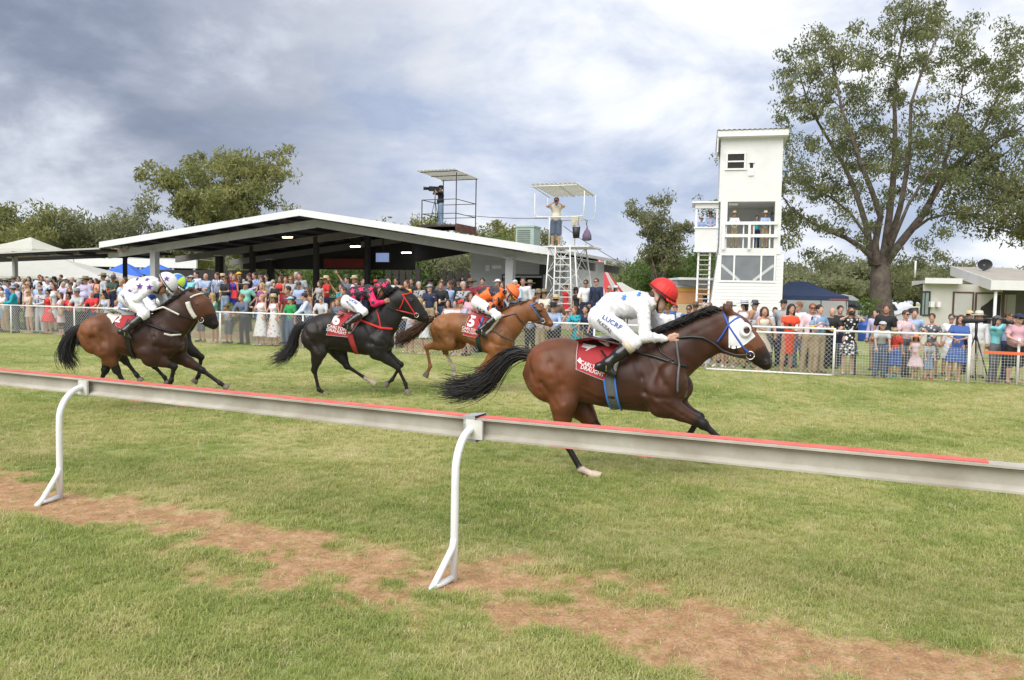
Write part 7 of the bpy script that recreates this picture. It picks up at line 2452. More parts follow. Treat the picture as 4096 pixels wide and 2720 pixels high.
def hand_geo(wr, el, side, mb_v, mb_f):
 """palm, four bent fingers and a thumb, appended to the body mesh"""
 d = wr - el; d /= np.linalg.norm(d)
 ref = np.array([0, 0, 1.0]) if abs(d[2]) < .8 else np.array([0, -1.0, 0])
 lat = np.cross(d, ref); lat /= np.linalg.norm(lat); nrm = np.cross(lat, d)
 def bx(c, w0, w1, t0, t1, a, ax):
  i = len(mb_v)
  for q, w, t in ((c, w0, t0), (c + ax * a, w1, t1)):
   for u_, v_ in ((-1, -1), (1, -1), (1, 1), (-1, 1)):
    mb_v.append(q + lat * u_ * w + nrm * v_ * t)
  for f in ((3, 2, 1, 0), (4, 5, 6, 7), (0, 1, 5, 4), (1, 2, 6, 5), (2, 3, 7, 6), (3, 0, 4, 7)):
   mb_f.append([i + k for k in f])
 bx(wr - d * .02, .026, .040, .018, .016, .095, d)
 curl = d * .75 - nrm * .55; curl /= np.linalg.norm(curl)
 curl2 = d * .15 - nrm * .95; curl2 /= np.linalg.norm(curl2)
 for i, l in enumerate((.042, .048, .045, .036)):
  c = wr + d * .07 + lat * (-.030 + .020 * i)
  bx(c, .0088, .008, .0088, .008, l, curl)
  bx(c + curl * l, .008, .0065, .008, .0065, l * .8, curl2)
 td = d * .65 - lat * side * .75; td /= np.linalg.norm(td)
 c = wr + d * .015 - lat * side * .028
 bx(c, .011, .010, .011, .010, .045, td)
 bx(c + td * .045, .010, .007, .010, .008, .032, (td + d) / np.linalg.norm(td + d))
_PC = {}
def head_field(J, sex, yaw):
 c, s = math.cos(yaw), math.sin(yaw)
 h = J['hd']
 Ry = lambda x, y, z: h + np.array([x * c - y * s, x * s + y * c, z])
 R = lambda x, y, z: h + np.array([x, y, z])
 f = Field(.0135)
 w = .074 if sex != 'f' else .070
 f.cone(J['nk'] + np.array([0, 0, -.06]), R(0, .015, -.06), .056 if sex == 'm' else .048, .052 if sex == 'm' else .045, .03)
 f.ell(R(0, .012, .028), (w, .092, .095), .03)
 f.ell(R(0, -.025, -.045), (.056, .060, .062), .03)
 f.cone(R(0, -.088, .008), R(0, -.106, -.022), .009, .013, .012)
 f.ell(R(0, -.078, -.088), (.022, .018, .018), .015)
 for q in (-1, 1):
  f.ell(R(q * (w + .004), .01, -.005), (.012, .018, .028), .006)
  f.ell(R(q * .030, -.096, .012), (.014, .010, .009), .010, sub=True)
 V_, Q = f.nets()
 D = V_ - h
 t = np.clip((D[:, 2] + .13) / .07, 0, 1) * yaw
 V_ = np.stack([h[0] + D[:, 0] * np.cos(t) - D[:, 1] * np.sin(t), h[1] + D[:, 0] * np.sin(t) + D[:, 1] * np.cos(t), V_[:, 2]], 1)
 return V_, Q, Ry
def body_mesh(sex, pose, yawk):
 key = ('b', sex, pose, yawk)
 if key in _PC:
  return _PC[key]
 J = joints(sex, pose)
 f = Field(.025)
 hw = .125 if sex == 'm' else .135
 f.ell(J['pel'], (hw + .02, .10, .11), .05)
 f.cone(J['pel'], J['wst'], .105, .100 if sex == 'm' else .086, .05, ys=.85)
 f.cone(J['wst'], J['cst'], .105, .118, .05, ys=.85)
 f.cone(J['cst'] + np.array([-.06, 0, .05]), J['cst'] + np.array([.06, 0, .05]), .098, .098, .05)
 f.cone(J['shl'], J['shr'], .048, .048, .04)
 f.cone(J['nk'] - np.array([0, 0, .06]), J['nk'], .06, .05, .03)
 for k in 'lr':
  a = .043 if sex == 'm' else .036
  f.cone(J['sh' + k], J['el' + k], a, a * .82, .03); f.cone(J['el' + k], J['wr' + k], a * .82, a * .58, .02)
  f.cone(J['hip' + k], J['kn' + k], .086, .056, .04); f.cone(J['kn' + k], J['kn' + k] * .6 + J['an' + k] * .4, .052, .054, .02); f.cone(J['kn' + k] * .6 + J['an' + k] * .4, J['an' + k], .054, .034, .02)
  f.cone(J['an' + k] + np.array([0, .03, -.045]), J['to' + k], .036, .030, .03)
 V1, Q1 = f.nets()
 yaw = math.radians(yawk * 28)
 V2, Q2, R = head_field(J, sex, yaw)
 hv, hf = [], []
 for s, k in ((1, 'l'), (-1, 'r')):
  hand_geo(J['wr' + k], J['el' + k], s, hv, hf)
 Vv = np.concatenate([V1, V2, np.array(hv)])
 Q = np.concatenate([Q1, Q2 + len(V1), np.array(hf) + len(V1) + len(V2)])
 fm = np.zeros(len(Q), int)
 cen = Vv[Q].mean(1)
 for q in (-1, 1):
  fm[np.linalg.norm(cen - R(q * .030, -.085, .012), axis=1) < .0125] = 1
  fm[np.linalg.norm((cen - R(q * .032, -.088, .036)) * np.array([.6, 1, 2.2]), axis=1) < .017] = 1
 fm[np.linalg.norm((cen - R(0, -.085, -.058)) * np.array([.7, 1, 1.8]), axis=1) < .020] = 2
 me = mk_mesh('person_body', Vv, Q, [None, None, None], True, fm)
 _PC[key] = (me, J, yaw)
 return _PC[key]
def cloth_mesh(kind, sex, pose, fl=0):
 """garment over the figure; kind: shirt long/short/tank, trousers, shorts, dress variants"""
 key = (kind, sex, pose, fl)
 if key in _PC:
  return _PC[key]
 J = joints(sex, pose)
 f = Field(.024)
 e = .016
 belly = .012 * fl
 def torso(lowz, straps=True, off=False):
  f.cone(J['pel'] + np.array([0, 0, lowz]), J['wst'], .112, (.108 if sex == 'm' else .092) + belly, .05, ys=.88, e=e)
  f.cone(J['wst'], J['cst'], (.112 if sex == 'm' else .094) + belly, .120, .05, ys=.86, e=e)
  f.cone(J['cst'] + np.array([-.06, 0, .05]), J['cst'] + np.array([.06, 0, .05]), .098, .098, .05, e=e * .8)
  if belly:
   f.ell(J['wst'] + np.array([0, -.05, -.03]), (.13, .10 + belly, .13), .05)
  if sex == 'f':
   for q in (-1, 1):
    f.ell(J['cst'] + np.array([q * .07, -.075, .0]), (.062, .062, .065), .04)
  if straps:
   f.cone(J['shl'], J['shr'], .047, .047, .035, e=e * .6)
 if kind in ('long', 'short', 'tank', 'jacket', 'off', 'polo'):
  torso(-.06 if kind != 'jacket' else -.14, kind not in ('tank', 'off'))
  if kind == 'tank':
   for q in (-1, 1):
    f.cone(J['cst'] + np.array([q * .085, 0, .05]), (J['shl'] if q > 0 else J['shr']) * .6 + J['nk'] * .4, .035, .03, .03, e=.004)
  for k in 'lr':
   sh, el, wr = J['sh' + k], J['el' + k], J['wr' + k]
   a = .048 if sex == 'm' else .041
   if kind in ('long', 'jacket'):
    f.cone(sh, el, a, a * .88, .03, e=e * .7); f.cone(el, wr + (el - wr) * .06, a * .88, a * .68, .02, e=e * .6)
   elif kind in ('short', 'polo'):
    f.cone(sh, sh + (el - sh) * .62, a, a * 1.0, .03, e=e * .8)
   elif kind == 'off':
    f.cone(sh + (el - sh) * .18, sh + (el - sh) * .55, a, a, .03, e=e * .8)
 if kind in ('long', 'short', 'polo', 'tank', 'off'):
  f.clip(2, .90 if J['lean'] < .3 else .86, 1)
 elif kind == 'jacket':
  f.clip(2, .80, 1)
 elif kind in ('trousers', 'jeans', 'shorts', 'hotpants', 'capri'):
  cut = dict(trousers=1.0, jeans=1.0, shorts=.02, hotpants=-.4, capri=.55)[kind]
  f.ell(J['pel'] + np.array([0, 0, .0]), (.150, .116, .125), .05); f.cone(J['pel'], J['wst'] + np.array([0, 0, -.06]), .116, .108, .05, ys=.88)
  for k in 'lr':
   hp, kn, an = J['hip' + k], J['kn' + k], J['an' + k]
   g = .018
   if cut >= 1:
    f.cone(hp, kn, .094, .070, .03, e=.006); f.cone(kn, an + np.array([0, 0, .0]), .068, .062, .02)
   elif cut > .3:
    f.cone(hp, kn, .092, .064, .03); f.cone(kn, kn + (an - kn) * cut, .062, .056, .02)
   elif cut > 0:
    f.cone(hp, kn + np.array([0, 0, -.02]), .098, .090, .03)
   else:
    f.cone(hp, hp + (kn - hp) * .45, .098, .092, .03)
  f.clip(2, .035, 1)
 else:
  hem, fx, fy, top = dict(dress=(.52, .23, .17, 'tank'), mini=(.66, .21, .16, 'tank'), midi=(.30, .26, .20, 'tank'), tight=(.50, .155, .125, 'off'), flare=(.50, .33, .26, 'tank'), sleeved=(.50, .25, .19, 'short'), maxi=(.10, .30, .24, 'tank'), skirt=(.50, .21, .16, None), kid=(.52, .30, .24, 'tank'))[kind]
  if top:
   torso(0, top == 'short')
   for k in 'lr':
    if top == 'short':
     f.cone(J['sh' + k], J['sh' + k] + (J['el' + k] - J['sh' + k]) * .5, .050, .052, .03, e=.008)
    elif top == 'off':
     f.cone(J['sh' + k] + (J['el' + k] - J['sh' + k]) * .12, J['sh' + k] + (J['el' + k] - J['sh' + k]) * .42, .050, .048, .03, e=.008)
   if top == 'tank':
    for q, k in ((1, 'l'), (-1, 'r')):
     f.cone(J['cst'] + np.array([q * .075, -.03, .06]), J['sh' + k] * .55 + J['nk'] * .45, .030, .022, .03)
  zs = np.array([hem, hem + (.98 - hem) * .5, .90, 1.0, 1.06])
  f.skirt(zs, [fx, .5 * fx + .5 * .165, .165, .135, .115], [fy, .5 * fy + .5 * .128, .130, .112, .10], [.0, 0, 0, 0, -.0], .03)
 V_, Q = f.nets()
 w = wrinkle(V_, .0035, fl)
 V_ = V_ + normals(V_, Q) * w[:, None]
 me = mk_mesh(kind, V_, Q, [None], True)
 _PC[key] = me
 return me
def hair_mesh(kind, sex):
 key = ('hair', kind, sex)
 if key in _PC:
  return _PC[key]
 f = Field(.015)
 w = .080
 f.ell((0, .022, .040), (w + .004, .098, .098), .02)
 if kind in ('long', 'bob'):
  zb = -.26 if kind == 'long' else -.10
  for q in (-1, 1):
   f.cone((q * .065, .03, .03), (q * .075, .035, zb), .040, .038, .03)
  f.cone((0, .07, .02), (0, .075, zb - .02), .062, .055, .04)
 if kind == 'bun':
  f.ell((0, .10, .07), (.045, .045, .045), .02)
 f.ell((0, -.105, -.020), (.070, .085, .090), .012, sub=True)
 if kind in ('short', 'bun'):
  f.ell((0, -.02, -.085), (.13, .12, .075), .015, sub=True)
 V_, Q = f.nets()
 V_ = V_ + normals(V_, Q) * (np.sin(V_[:, 0] * 140) * np.sin(V_[:, 2] * 90 + V_[:, 1] * 120) * .003)[:, None]
 _PC[key] = mk_mesh('hair', V_, Q, [None], True)
 return _PC[key]
def hat_mesh(kind):
 key = ('hat', kind)
 if key in _PC:
  return _PC[key]
 mb = MB()
 if kind in ('wide', 'straw', 'fedora', 'sun'):
  br = dict(wide=.20, straw=.19, fedora=.135, sun=.21)[kind]
  h = dict(wide=.125, straw=.11, fedora=.115, sun=.095)[kind]
  n = 22
  rings = []
  for r, z in ((br, .0), (br * .8, -.012), (.098, .004), (.094, .03), (.086, h * .8), (.070, h), (.03, h - .012), (.001, h - .016)):
   ring = []
   for j in range(n):
    a = 2 * PI * j / n
    up = 0.035 * abs(math.cos(a)) ** 2 * max(0, (r - .1) / (br - .1)) * (1 if kind in ('wide', 'fedora') else -.3)
    ring.append((r * math.cos(a) * .93, r * math.sin(a) * 1.08 + .005, z + up + .055))
   rings.append(ring)
  for k in range(len(rings) - 1):
   for j in range(n):
    mb.face([rings[k][j], rings[k][(j + 1) % n], rings[k + 1][(j + 1) % n], rings[k + 1][j]])
  under = [[(p[0] * s, p[1] * s, p[2] - .006) for p in rings[0]] for s in (1, .52)]
  for j in range(n):
   mb.face([under[0][j], under[1][j], under[1][(j + 1) % n], under[0][(j + 1) % n]])
 elif kind == 'cap':
  n = 18; rings = []
  for k in range(6):
   t = k / 5 * PI / 2
   rings.append([(.086 * math.cos(t) * math.cos(2 * PI * j / n) + 0, .104 * math.cos(t) * math.sin(2 * PI * j / n) + .012, .055 + .082 * math.sin(t)) for j in range(n)])
  for k in range(5):
   for j in range(n):
    mb.face([rings[k][j], rings[k][(j + 1) % n], rings[k + 1][(j + 1) % n], rings[k + 1][j]])
  pr = None
  for i in range(9):
   a = -PI / 2 - 1.0 + 2.0 * i / 8
   inn = np.array([.084 * math.cos(a), .102 * math.sin(a) + .012, .058]); out = np.array([.080 * math.cos(a), .180 * math.sin(a) + .0, .042])
   if pr is not None:
    mb.hull8([pr[0], inn, out, pr[1], pr[0] + (0, 0, .007), inn + np.array((0, 0, .007)), out + np.array((0, 0, .007)), pr[1] + (0, 0, .007)])
   pr = (inn, out)
 elif kind == 'fasc':
  r_ = np.random.default_rng(6)
  for i in range(34):
   d = r_.normal(size=3); d[2] = abs(d[2]) + .2; d /= np.linalg.norm(d)
   s = np.cross(d, r_.normal(size=3)); s /= np.linalg.norm(s)
   o = np.array([.03, -.01, .115]); l = r_.uniform(.08, .17)
   p1 = o + d * l * .5 + s * .016; p2 = o + d * l * .5 - s * .016
   mb.face([o, p1, o + d * l + np.array([0, 0, -.02]), p2])
  mb.lathe([(.05, .10), (.045, .125), (.01, .13)], 10, (.03, -.01, 0))
 V_ = np.array(mb.v)
 _PC[key] = mk_mesh('hat', V_, mb.f, [None], True)
 return _PC[key]
def glasses_mesh():
 if 'gl' in _PC:
  return _PC['gl']
 mb = MB()
 for q in (-1, 1):
  mb.tube([(q * .008, -.104, .013), (q * .030, -.105, .012), (q * .056, -.092, .013)], [.013, .019, .014], 8)
  mb.tube([(q * .058, -.09, .016), (q * .078, -.03, .016), (q * .080, .01, .012)], .004, 4)
 mb.tube([(-.012, -.106, .016), (.012, -.106, .016)], .004, 4)
 _PC['gl'] = mb.mesh('glasses', [None], True)
 return _PC['gl']
def shoe_mesh(kind):
 key = ('shoe', kind)
 if key in _PC:
  return _PC[key]
 f = Field(.014)
 if kind == 'shoe':
  f.cone((0, .045, .040), (0, -.155, .034), .042, .036, .02); f.cone((0, .03, .06), (0, .02, .10), .044, .042, .02); f.clip(2, .002, 1)
 else:
  f.cone((0, .05, .018), (0, -.16, .014), .034, .030, .01); f.cone((0, .04, .03), (0, .045, .05), .036, .030, .01); f.clip(2, .002, 1)
 V_, Q = f.nets()
 _PC[key] = mk_mesh('shoe', V_, Q, [None], True)
 return _PC[key]
M_eye = mat('dark_eye', (.09, .055, .04), .4, .1, 30)
M_lip = mat('lip', (.40, .15, .13), .5, .1, 30)
M_sung = mat('sunglass_lens', (.012, .012, .014), .12, .1, 9)
M_mirror = mat('mirror_lens', (.20, .42, .52), .08, .1, 9, metal=.7)
_pm = {}
def fabric(c, pat=None):
 """c: rgb tuple; pat: None, 'floral', 'check', 'spots'"""
 key = (c, pat)
 if key in _pm:
  return _pm[key]
 nme = 'fabric_%d' % len(_pm)
 if pat is None:
  m = mat(nme, c, .8, .07, 5, bump=.25, bscale=22)
 else:
  m = bpy.data.materials.new(nme); m.use_nodes = True
  t = m.node_tree; p = t.nodes['Principled BSDF']; p.inputs['Roughness'].default_value = .8
  tc = nd(t, 'ShaderNodeTexCoord')
  col, col2 = c
  if pat == 'check':
   mp = nd(t, 'ShaderNodeMapping'); mp.inputs['Scale'].default_value = (26, 26, 26)
   t.links.new(tc.outputs['Object'], mp.inputs['Vector'])
   ch = nd(t, 'ShaderNodeTexChecker', Scale=1.0)
   ch.inputs['Color1'].default_value = (*col, 1); ch.inputs['Color2'].default_value = (*col2, 1)
   t.links.new(mp.outputs[0], ch.inputs['Vector']); t.links.new(ch.outputs[0], p.inputs['Base Color'])
  else:
   vo = nd(t, 'ShaderNodeTexVoronoi', Scale=13.0 if pat == 'floral' else 9.0)
   t.links.new(tc.outputs['Object'], vo.inputs['Vector'])
   lim = .36 if pat == 'floral' else .26
   o = ramp(t, vo.outputs['Distance'], [(lim, col2), (lim + .05, col)])
   t.links.new(o, p.inputs['Base Color'])
 _pm[key] = m
 return m
HAIR = dict(d=(.022, .014, .010), b=(.07, .035, .018), l=(.38, .25, .11), g=(.36, .35, .33), r=(.22, .09, .03), w=(.55, .53, .50))
def dress_up(o, m, i=0):
 o.material_slots[i].link = 'OBJECT'
 o.material_slots[i].material = m
def person(label, pos, h, rz, sex='m', pose='rest', top=('long', (.6, .6, .65)), bot=('trousers', (.05, .05, .06)), hair=('short', 'b'), hat=None, glasses=0, skin=0, yaw=0, wid=1.0, shoes=('shoe', (.03, .025, .02)), item=None, fl=0, group=None, tie=None, band=False, extra=None):
 """sex m/f/c (c: child proportions by scale). pos is on the ground; rz turns the figure, 0 faces the camera side"""
 bm, J, yw = body_mesh(sex, pose, yaw)
 sc_ = h / (1.75 if POSES[pose].get('lean', 0) < .1 else 1.75)
 o = add('person', bm, None, [float(v) for v in pos], rz)
 o.scale = (sc_ * wid, sc_ * wid, sc_)
 tag(o, label, 'person', group)
 dress_up(o, M_skin[skin], 0); dress_up(o, M_eye, 1); dress_up(o, M_lip, 2)
 def part(name, me, m, loc=None, r=None):
  p = add(name, me, o, loc)
  if r is not None:
   p.rotation_euler = (0, 0, r)
  dress_up(p, m, 0)
  return p
 cn = dict(long='shirt', short='shirt', polo='shirt', tank='top', off='top', jacket='jacket')
 if bot is not None:
  part(bot[0] if bot[0] not in ('jeans', 'hotpants', 'capri') else dict(jeans='trousers', hotpants='shorts', capri='leggings')[bot[0]], cloth_mesh(bot[0], sex, pose, 0), fabric(*bot[1:]))
 if top is not None:
  part(cn.get(top[0], 'dress'), cloth_mesh(top[0], sex, pose, fl), fabric(*top[1:]))
 hd = J['hd']
 big = 1.0
 if hair:
  p = part('hair', hair_mesh(hair[0], sex), mat('hair_' + hair[1], HAIR[hair[1]], .6, .25, 45, bump=.4, bscale=90), hd, yw)
 if hat:
  p = part('hat', hat_mesh(hat[0]), mat('felt_%d%d%d' % tuple(int(v * 99) for v in hat[1]), hat[1], .8, .1, 12), hd, yw)
  p.scale = (1.06, 1.06, 1.0)
  if hat[0] in ('wide', 'fedora', 'straw', 'sun'):
   mb_k = 'band'
   if mb_k not in _PC:
    mb = MB(); mb.tube([(.096 * math.cos(a) * .95, .104 * math.sin(a) + .005, .075) for a in np.linspace(0, 2 * PI, 19)], .008, 5); _PC[mb_k] = mb.mesh('hat_band', [None], True)
   q = add('hat_band', _PC[mb_k], p); dress_up(q, M_leather)
 if glasses:
  part('sunglasses', glasses_mesh(), M_sung if glasses == 1 else M_mirror, hd, yw)
 if shoes:
  for k, s in (('l', 1), ('r', -1)):
   a = J['an' + k]
   part('shoe', shoe_mesh(shoes[0]), fabric(shoes[1]), (a[0], a[1], 0), s * .15)
 if tie:
  if ('tie', pose, sex) not in _PC:
   mb = MB()
   c0, c1 = J['cst'], J['wst']
   yo = -.132 if sex == 'm' else -.11
   dz = lambda p, z, y: p + np.array([0, y, z])
   mb.hull8([dz(c1, -.10, yo - .012) + (-.03, 0, 0), dz(c1, -.10, yo - .012) + np.array((.03, 0, 0)), dz(c1, -.10, yo + .01) + np.array((.03, 0, 0)), dz(c1, -.10, yo + .01) + (-.03, 0, 0),
   dz(c0, .13, yo + .012) + (-.016, 0, 0), dz(c0, .13, yo + .012) + np.array((.016, 0, 0)), dz(c0, .13, yo + .04) + np.array((.016, 0, 0)), dz(c0, .13, yo + .04) + (-.016, 0, 0)])
   _PC[('tie', pose, sex)] = mb.mesh('tie', [None])
  part('tie', _PC[('tie', pose, sex)], fabric(tie))
 if item:
  wr = J['wrr'] if item[0] not in ('canl',) else J['wrl']
  el = J['elr'] if item[0] not in ('canl',) else J['ell']
  d = (wr - el) / np.linalg.norm(wr - el)
  pos_i = wr + d * .085
  R3 = Matrix.Rotation(rz, 3, 'Z')
  wp = Vector([float(v) for v in pos]) + R3 @ Vector((pos_i[0] * sc_ * wid, pos_i[1] * sc_ * wid, pos_i[2] * sc_))
  held(item, wp, rz, label)
 return o
_held = {}
def held(item, wp, rz, label):
 k = item[0]
 short = label.replace('person in ', '').replace('person with ', '')
 short = ' '.join(short.split()[:6]).rstrip(',')
 if k in ('can', 'canl'):
  o = thing('drink_can', 'drink can held by the person in ' + short, 'can', wp, 0, 'drinks held in the crowd')
  if 'can' not in _held:
   mb = MB(); mb.lathe([(.026, -.06), (.033, -.05), (.033, .05), (.026, .06)], 10); _held['can'] = mb.mesh('can_body', [None], True)
   mb = MB(); mb.lathe([(.034, -.03), (.034, .02)], 10); _held['band'] = mb.mesh('can_label', [None], True)
  b = add('can_body', _held['can'], o); dress_up(b, mat('yellow_can', (.66, .46, .05), .35, .1, 9, metal=.3))
  b = add('can_label', _held['band'], o); dress_up(b, mat('pale_can_label', (.62, .60, .50), .4, .1, 9))
 elif k == 'cup':
  o = thing('drink_cup', 'clear plastic cup held by the person in ' + short, 'cup', wp, 0, 'drinks held in the crowd')
  if 'cup' not in _held:
   mb = MB(); mb.lathe([(.028, -.06), (.040, .06), (.037, .06), (.026, -.055)], 10); _held['cup'] = mb.mesh('cup_body', [None], True)
   mb = MB(); mb.lathe([(.0255, -.05), (.034, .03)], 10); _held['beer'] = mb.mesh('beer', [None], True)
  b = add('cup_body', _held['cup'], o); dress_up(b, mat('pale_cup', (.66, .66, .62), .3, .05, 9))
  b = add('beer', _held['beer'], o); dress_up(b, mat('beer_amber', (.55, .32, .04), .3, .1, 9))
 elif k == 'camera':
  o = thing('camera', 'black camera held by the person in ' + short, 'camera', wp, rz)
  x = item[1] if len(item) > 1 else .10
  mb = MB(); mb.box(-.065, .065, -.03, .03, -.045, .045); mb.box(-.03, .03, -.02, .02, .046, .065); mb.build('camera_body', M_black, o)
  mb = MB(); mb.tube([(0, -.031, 0), (0, -.031 - x * .7, 0), (0, -.031 - x, 0)], [.034, .036, .042], 14); mb.build('lens', M_black, o, True)
 elif k == 'phone':
  o = thing('phone', 'phone held up by the person in ' + short, 'phone', wp, rz)
  mb = MB(); mb.box(-.036, .036, -.006, .004, -.07, .07); mb.build('phone_body', M_black, o)
  mb = MB(); mb.box(-.032, .032, .0045, .0065, -.064, .064); mb.build('phone_screen', M_sung, o)
 elif k == 'video':
  o = thing('video_camera', 'video camera used by the person in ' + short, 'camera', wp, rz)
  mb = MB(); mb.box(-.08, .08, -.28, .16, -.10, .10); mb.build('camera_body', M_black, o)
  mb = MB(); mb.tube([(0, -.28, 0), (0, -.50, 0), (0, -.52, 0)], [.06, .075, .085], 14); mb.build('lens', M_black, o, True)
  mb = MB(); mb.tube([(0, 0, -.10), (0, 0, -.55)], .03, 8); mb.build('camera_column', M_steelg, o, True)
  for a in (0, 2.1, 4.2):
   mb = MB(); mb.tube([(0, 0, -.5), (.28 * math.cos(a), .28 * math.sin(a), -wp[2] + item[1])], .014, 6); mb.build('tripod_leg', M_black, o, True)
   # ------------------------------------------------------------------ the crowd
PAL = dict(W=(.70, .70, .72), CR=(.66, .61, .50), LB=(.34, .44, .66), PB=(.52, .58, .74), B=(.05, .11, .34), RB=(.05, .06, .40), N=(.016, .024, .065), K=(.016, .016, .018), G=(.34, .35, .37), LG=(.50, .51, .54), DG=(.09, .095, .105),
TE=(.01, .33, .40), AQ=(.20, .55, .62), MI=(.20, .48, .40), GR=(.02, .30, .08), FG=(.04, .08, .06), R=(.60, .03, .035), OR=(.76, .075, .025), MA=(.20, .02, .03), PK=(.62, .36, .42), LP=(.68, .52, .56), LI=(.50, .46, .64), PU=(.25, .04, .20), YE=(.72, .40, .02),
BR=(.15, .09, .055), TN=(.36, .26, .15), KH=(.36, .28, .17), JE=(.07, .11, .20), LJ=(.22, .30, .42), DE=(.20, .33, .50), GB=(.10, .13, .19), BG=(.58, .46, .36), ST=(.55, .44, .26), HB=(.17, .11, .07), HO=(.24, .20, .13), HG=(.28, .28, .29), CO=(.70, .33, .22))
ZN = {1: (0, 1050, .2965), 2: (600, 1050, .2965), 3: (1200, 1050, .2965), 4: (1800, 1050, .2965), 5: (2600, 1150, .2965), 6: (3396, 1150, .2965), 7: (3000, 1150, .236)}
PAT = {'fl': ('W', 'R', 'spots'), 'fb': ('K', 'W', 'floral'), 'ft': ('LB', 'W', 'floral'), 'fd': ('DG', 'LG', 'floral'), 'ck': ('W', 'B', 'check'), 'cp': ('PB', 'CO', 'check'), 'bl': ('TE', 'N', 'floral'), 'gy': ('G', 'K', 'floral'), 'pf': ('LI', 'PU', 'spots'), 'wf': ('W', 'BG', 'spots'), 'jn': ('LB', 'N', 'floral'), 'bk': ('B', 'LB', 'check'), 'mo': ('MA', 'OR', 'check'), 'td': ('LB', 'PK', 'floral')}
def garment(tok):
 k, c = tok.split(':')
 if c in PAT:
  a, b, p = PAT[c]
  return (k, (PAL[a], PAL[b]), p)
 return (k, PAL[c])
_cr = np.random.default_rng(17)
LOWS = []
def C(zone, zx, zy, row, spec, label, turn=None):
 x0, y0, k = ZN[zone]
 px, py = x0 + k * zx, y0 + k * zy
 kw = dict(sex='m', pose='rest', hair=('short', 'b'), hat=None, glasses=0, top=None, bot=None)
 child = False
 ztop = None
 for t in spec.split():
  if t in ('m', 'f', 'c'):
   kw['sex'] = t; child |= t == 'c'
  elif t in POSES:
   kw['pose'] = t
  elif t[:2] == 'h=':
   q = t[2:].split('/'); kw['hair'] = (dict(s='short', l='long', b='bob', u='bun')[q[0]], q[1]) if q[0] != '0' else None
  elif t[:2] == 'H=':
   q = t[2:].split(':'); kw['hat'] = (q[0], PAL[q[1]])
  elif t[:2] == 'g=':
   kw['glasses'] = int(t[2:])
  elif t[:2] == 's=':
   kw['skin'] = int(t[2:])
  elif t[:2] == 'y=':
   kw['yaw'] = int(t[2:])
  elif t[:2] == 'w=':
   kw['wid'] = float(t[2:])
  elif t[:2] == 'F=':
   kw['fl'] = int(t[2:])
  elif t[:4] == 'tie=':
   kw['tie'] = PAL[t[4:]]
  elif t[:2] == 'i=':
   kw['item'] = tuple(t[2:].split(','))
  elif t[:3] == 'sh=':
   q = t[3:].split(':'); kw['shoes'] = (q[0], PAL[q[1]]) if q[0] != '0' else None
  elif ':' in t:
   g_ = garment(t)
   if g_[0] in ('trousers', 'jeans', 'shorts', 'hotpants', 'capri', 'skirt'):
    kw['bot'] = g_
   else:
    kw['top'] = g_
 if kw['top'] and kw['top'][0] in ('dress', 'mini', 'midi', 'tight', 'flare', 'sleeved', 'maxi', 'kid'):
  kw.setdefault('shoes', ('sandal', (.45, .28, .20)))
 elif kw['bot'] is None:
  kw['bot'] = ('trousers', PAL['N'])
 if kw['item' if 'item' in kw else 'sex'] and 'item' in kw and kw['item'][0] == 'camera':
  kw['item'] = ('camera', float(kw['item'][1]) if len(kw['item']) > 1 else .10)
 q = row_point(px, py + 60, row)
 s = float(np.dot(q - F0, U))
 z0 = terr_z(row) if s < T_S1 else 0.0
 p2 = on_plane(px, py, F0 + V * row, V)
 J = joints(kw['sex'], kw['pose'])
 ht = J['hd'][2] + .122 + (.045 if kw['hat'] and kw['hat'][0] != 'fasc' else 0)
 h = (p2[2] - z0) / ht * 1.75
 lo, hi = (.85, 1.62) if child else (1.52, 1.95) if kw['sex'] == 'm' else (1.46, 1.84)
 hh = min(max(h, lo), hi)
 if abs(hh - h) > .06:
  LOWS.append((label, round(h, 2)))
 if kw['pose'] == 'rest' and kw['sex'] != 'c':
  kw['pose'] = str(_cr.choice(['rest', 'pocket', 'clasp', 'cross', 'hips', 'drink', 'rest', 'fist', 'both']))
 yl = -FA + (_cr.normal() * .32 if turn is None else turn)
 if 'yaw' not in kw:
  kw['yaw'] = int(_cr.integers(-1, 2))
 if 'skin' not in kw:
  kw['skin'] = int(_cr.choice([0, 0, 2, 1]))
 if 'wid' not in kw:
  kw['wid'] = float(_cr.uniform(.95, 1.08))
 if child:
  kw['wid'] = kw['wid'] * 1.12
 o = person(label, (q[0], q[1], z0), hh, yl, **kw)
 o.rotation_euler = (float(_cr.normal() * .03), float(_cr.normal() * .035), yl)
 return o
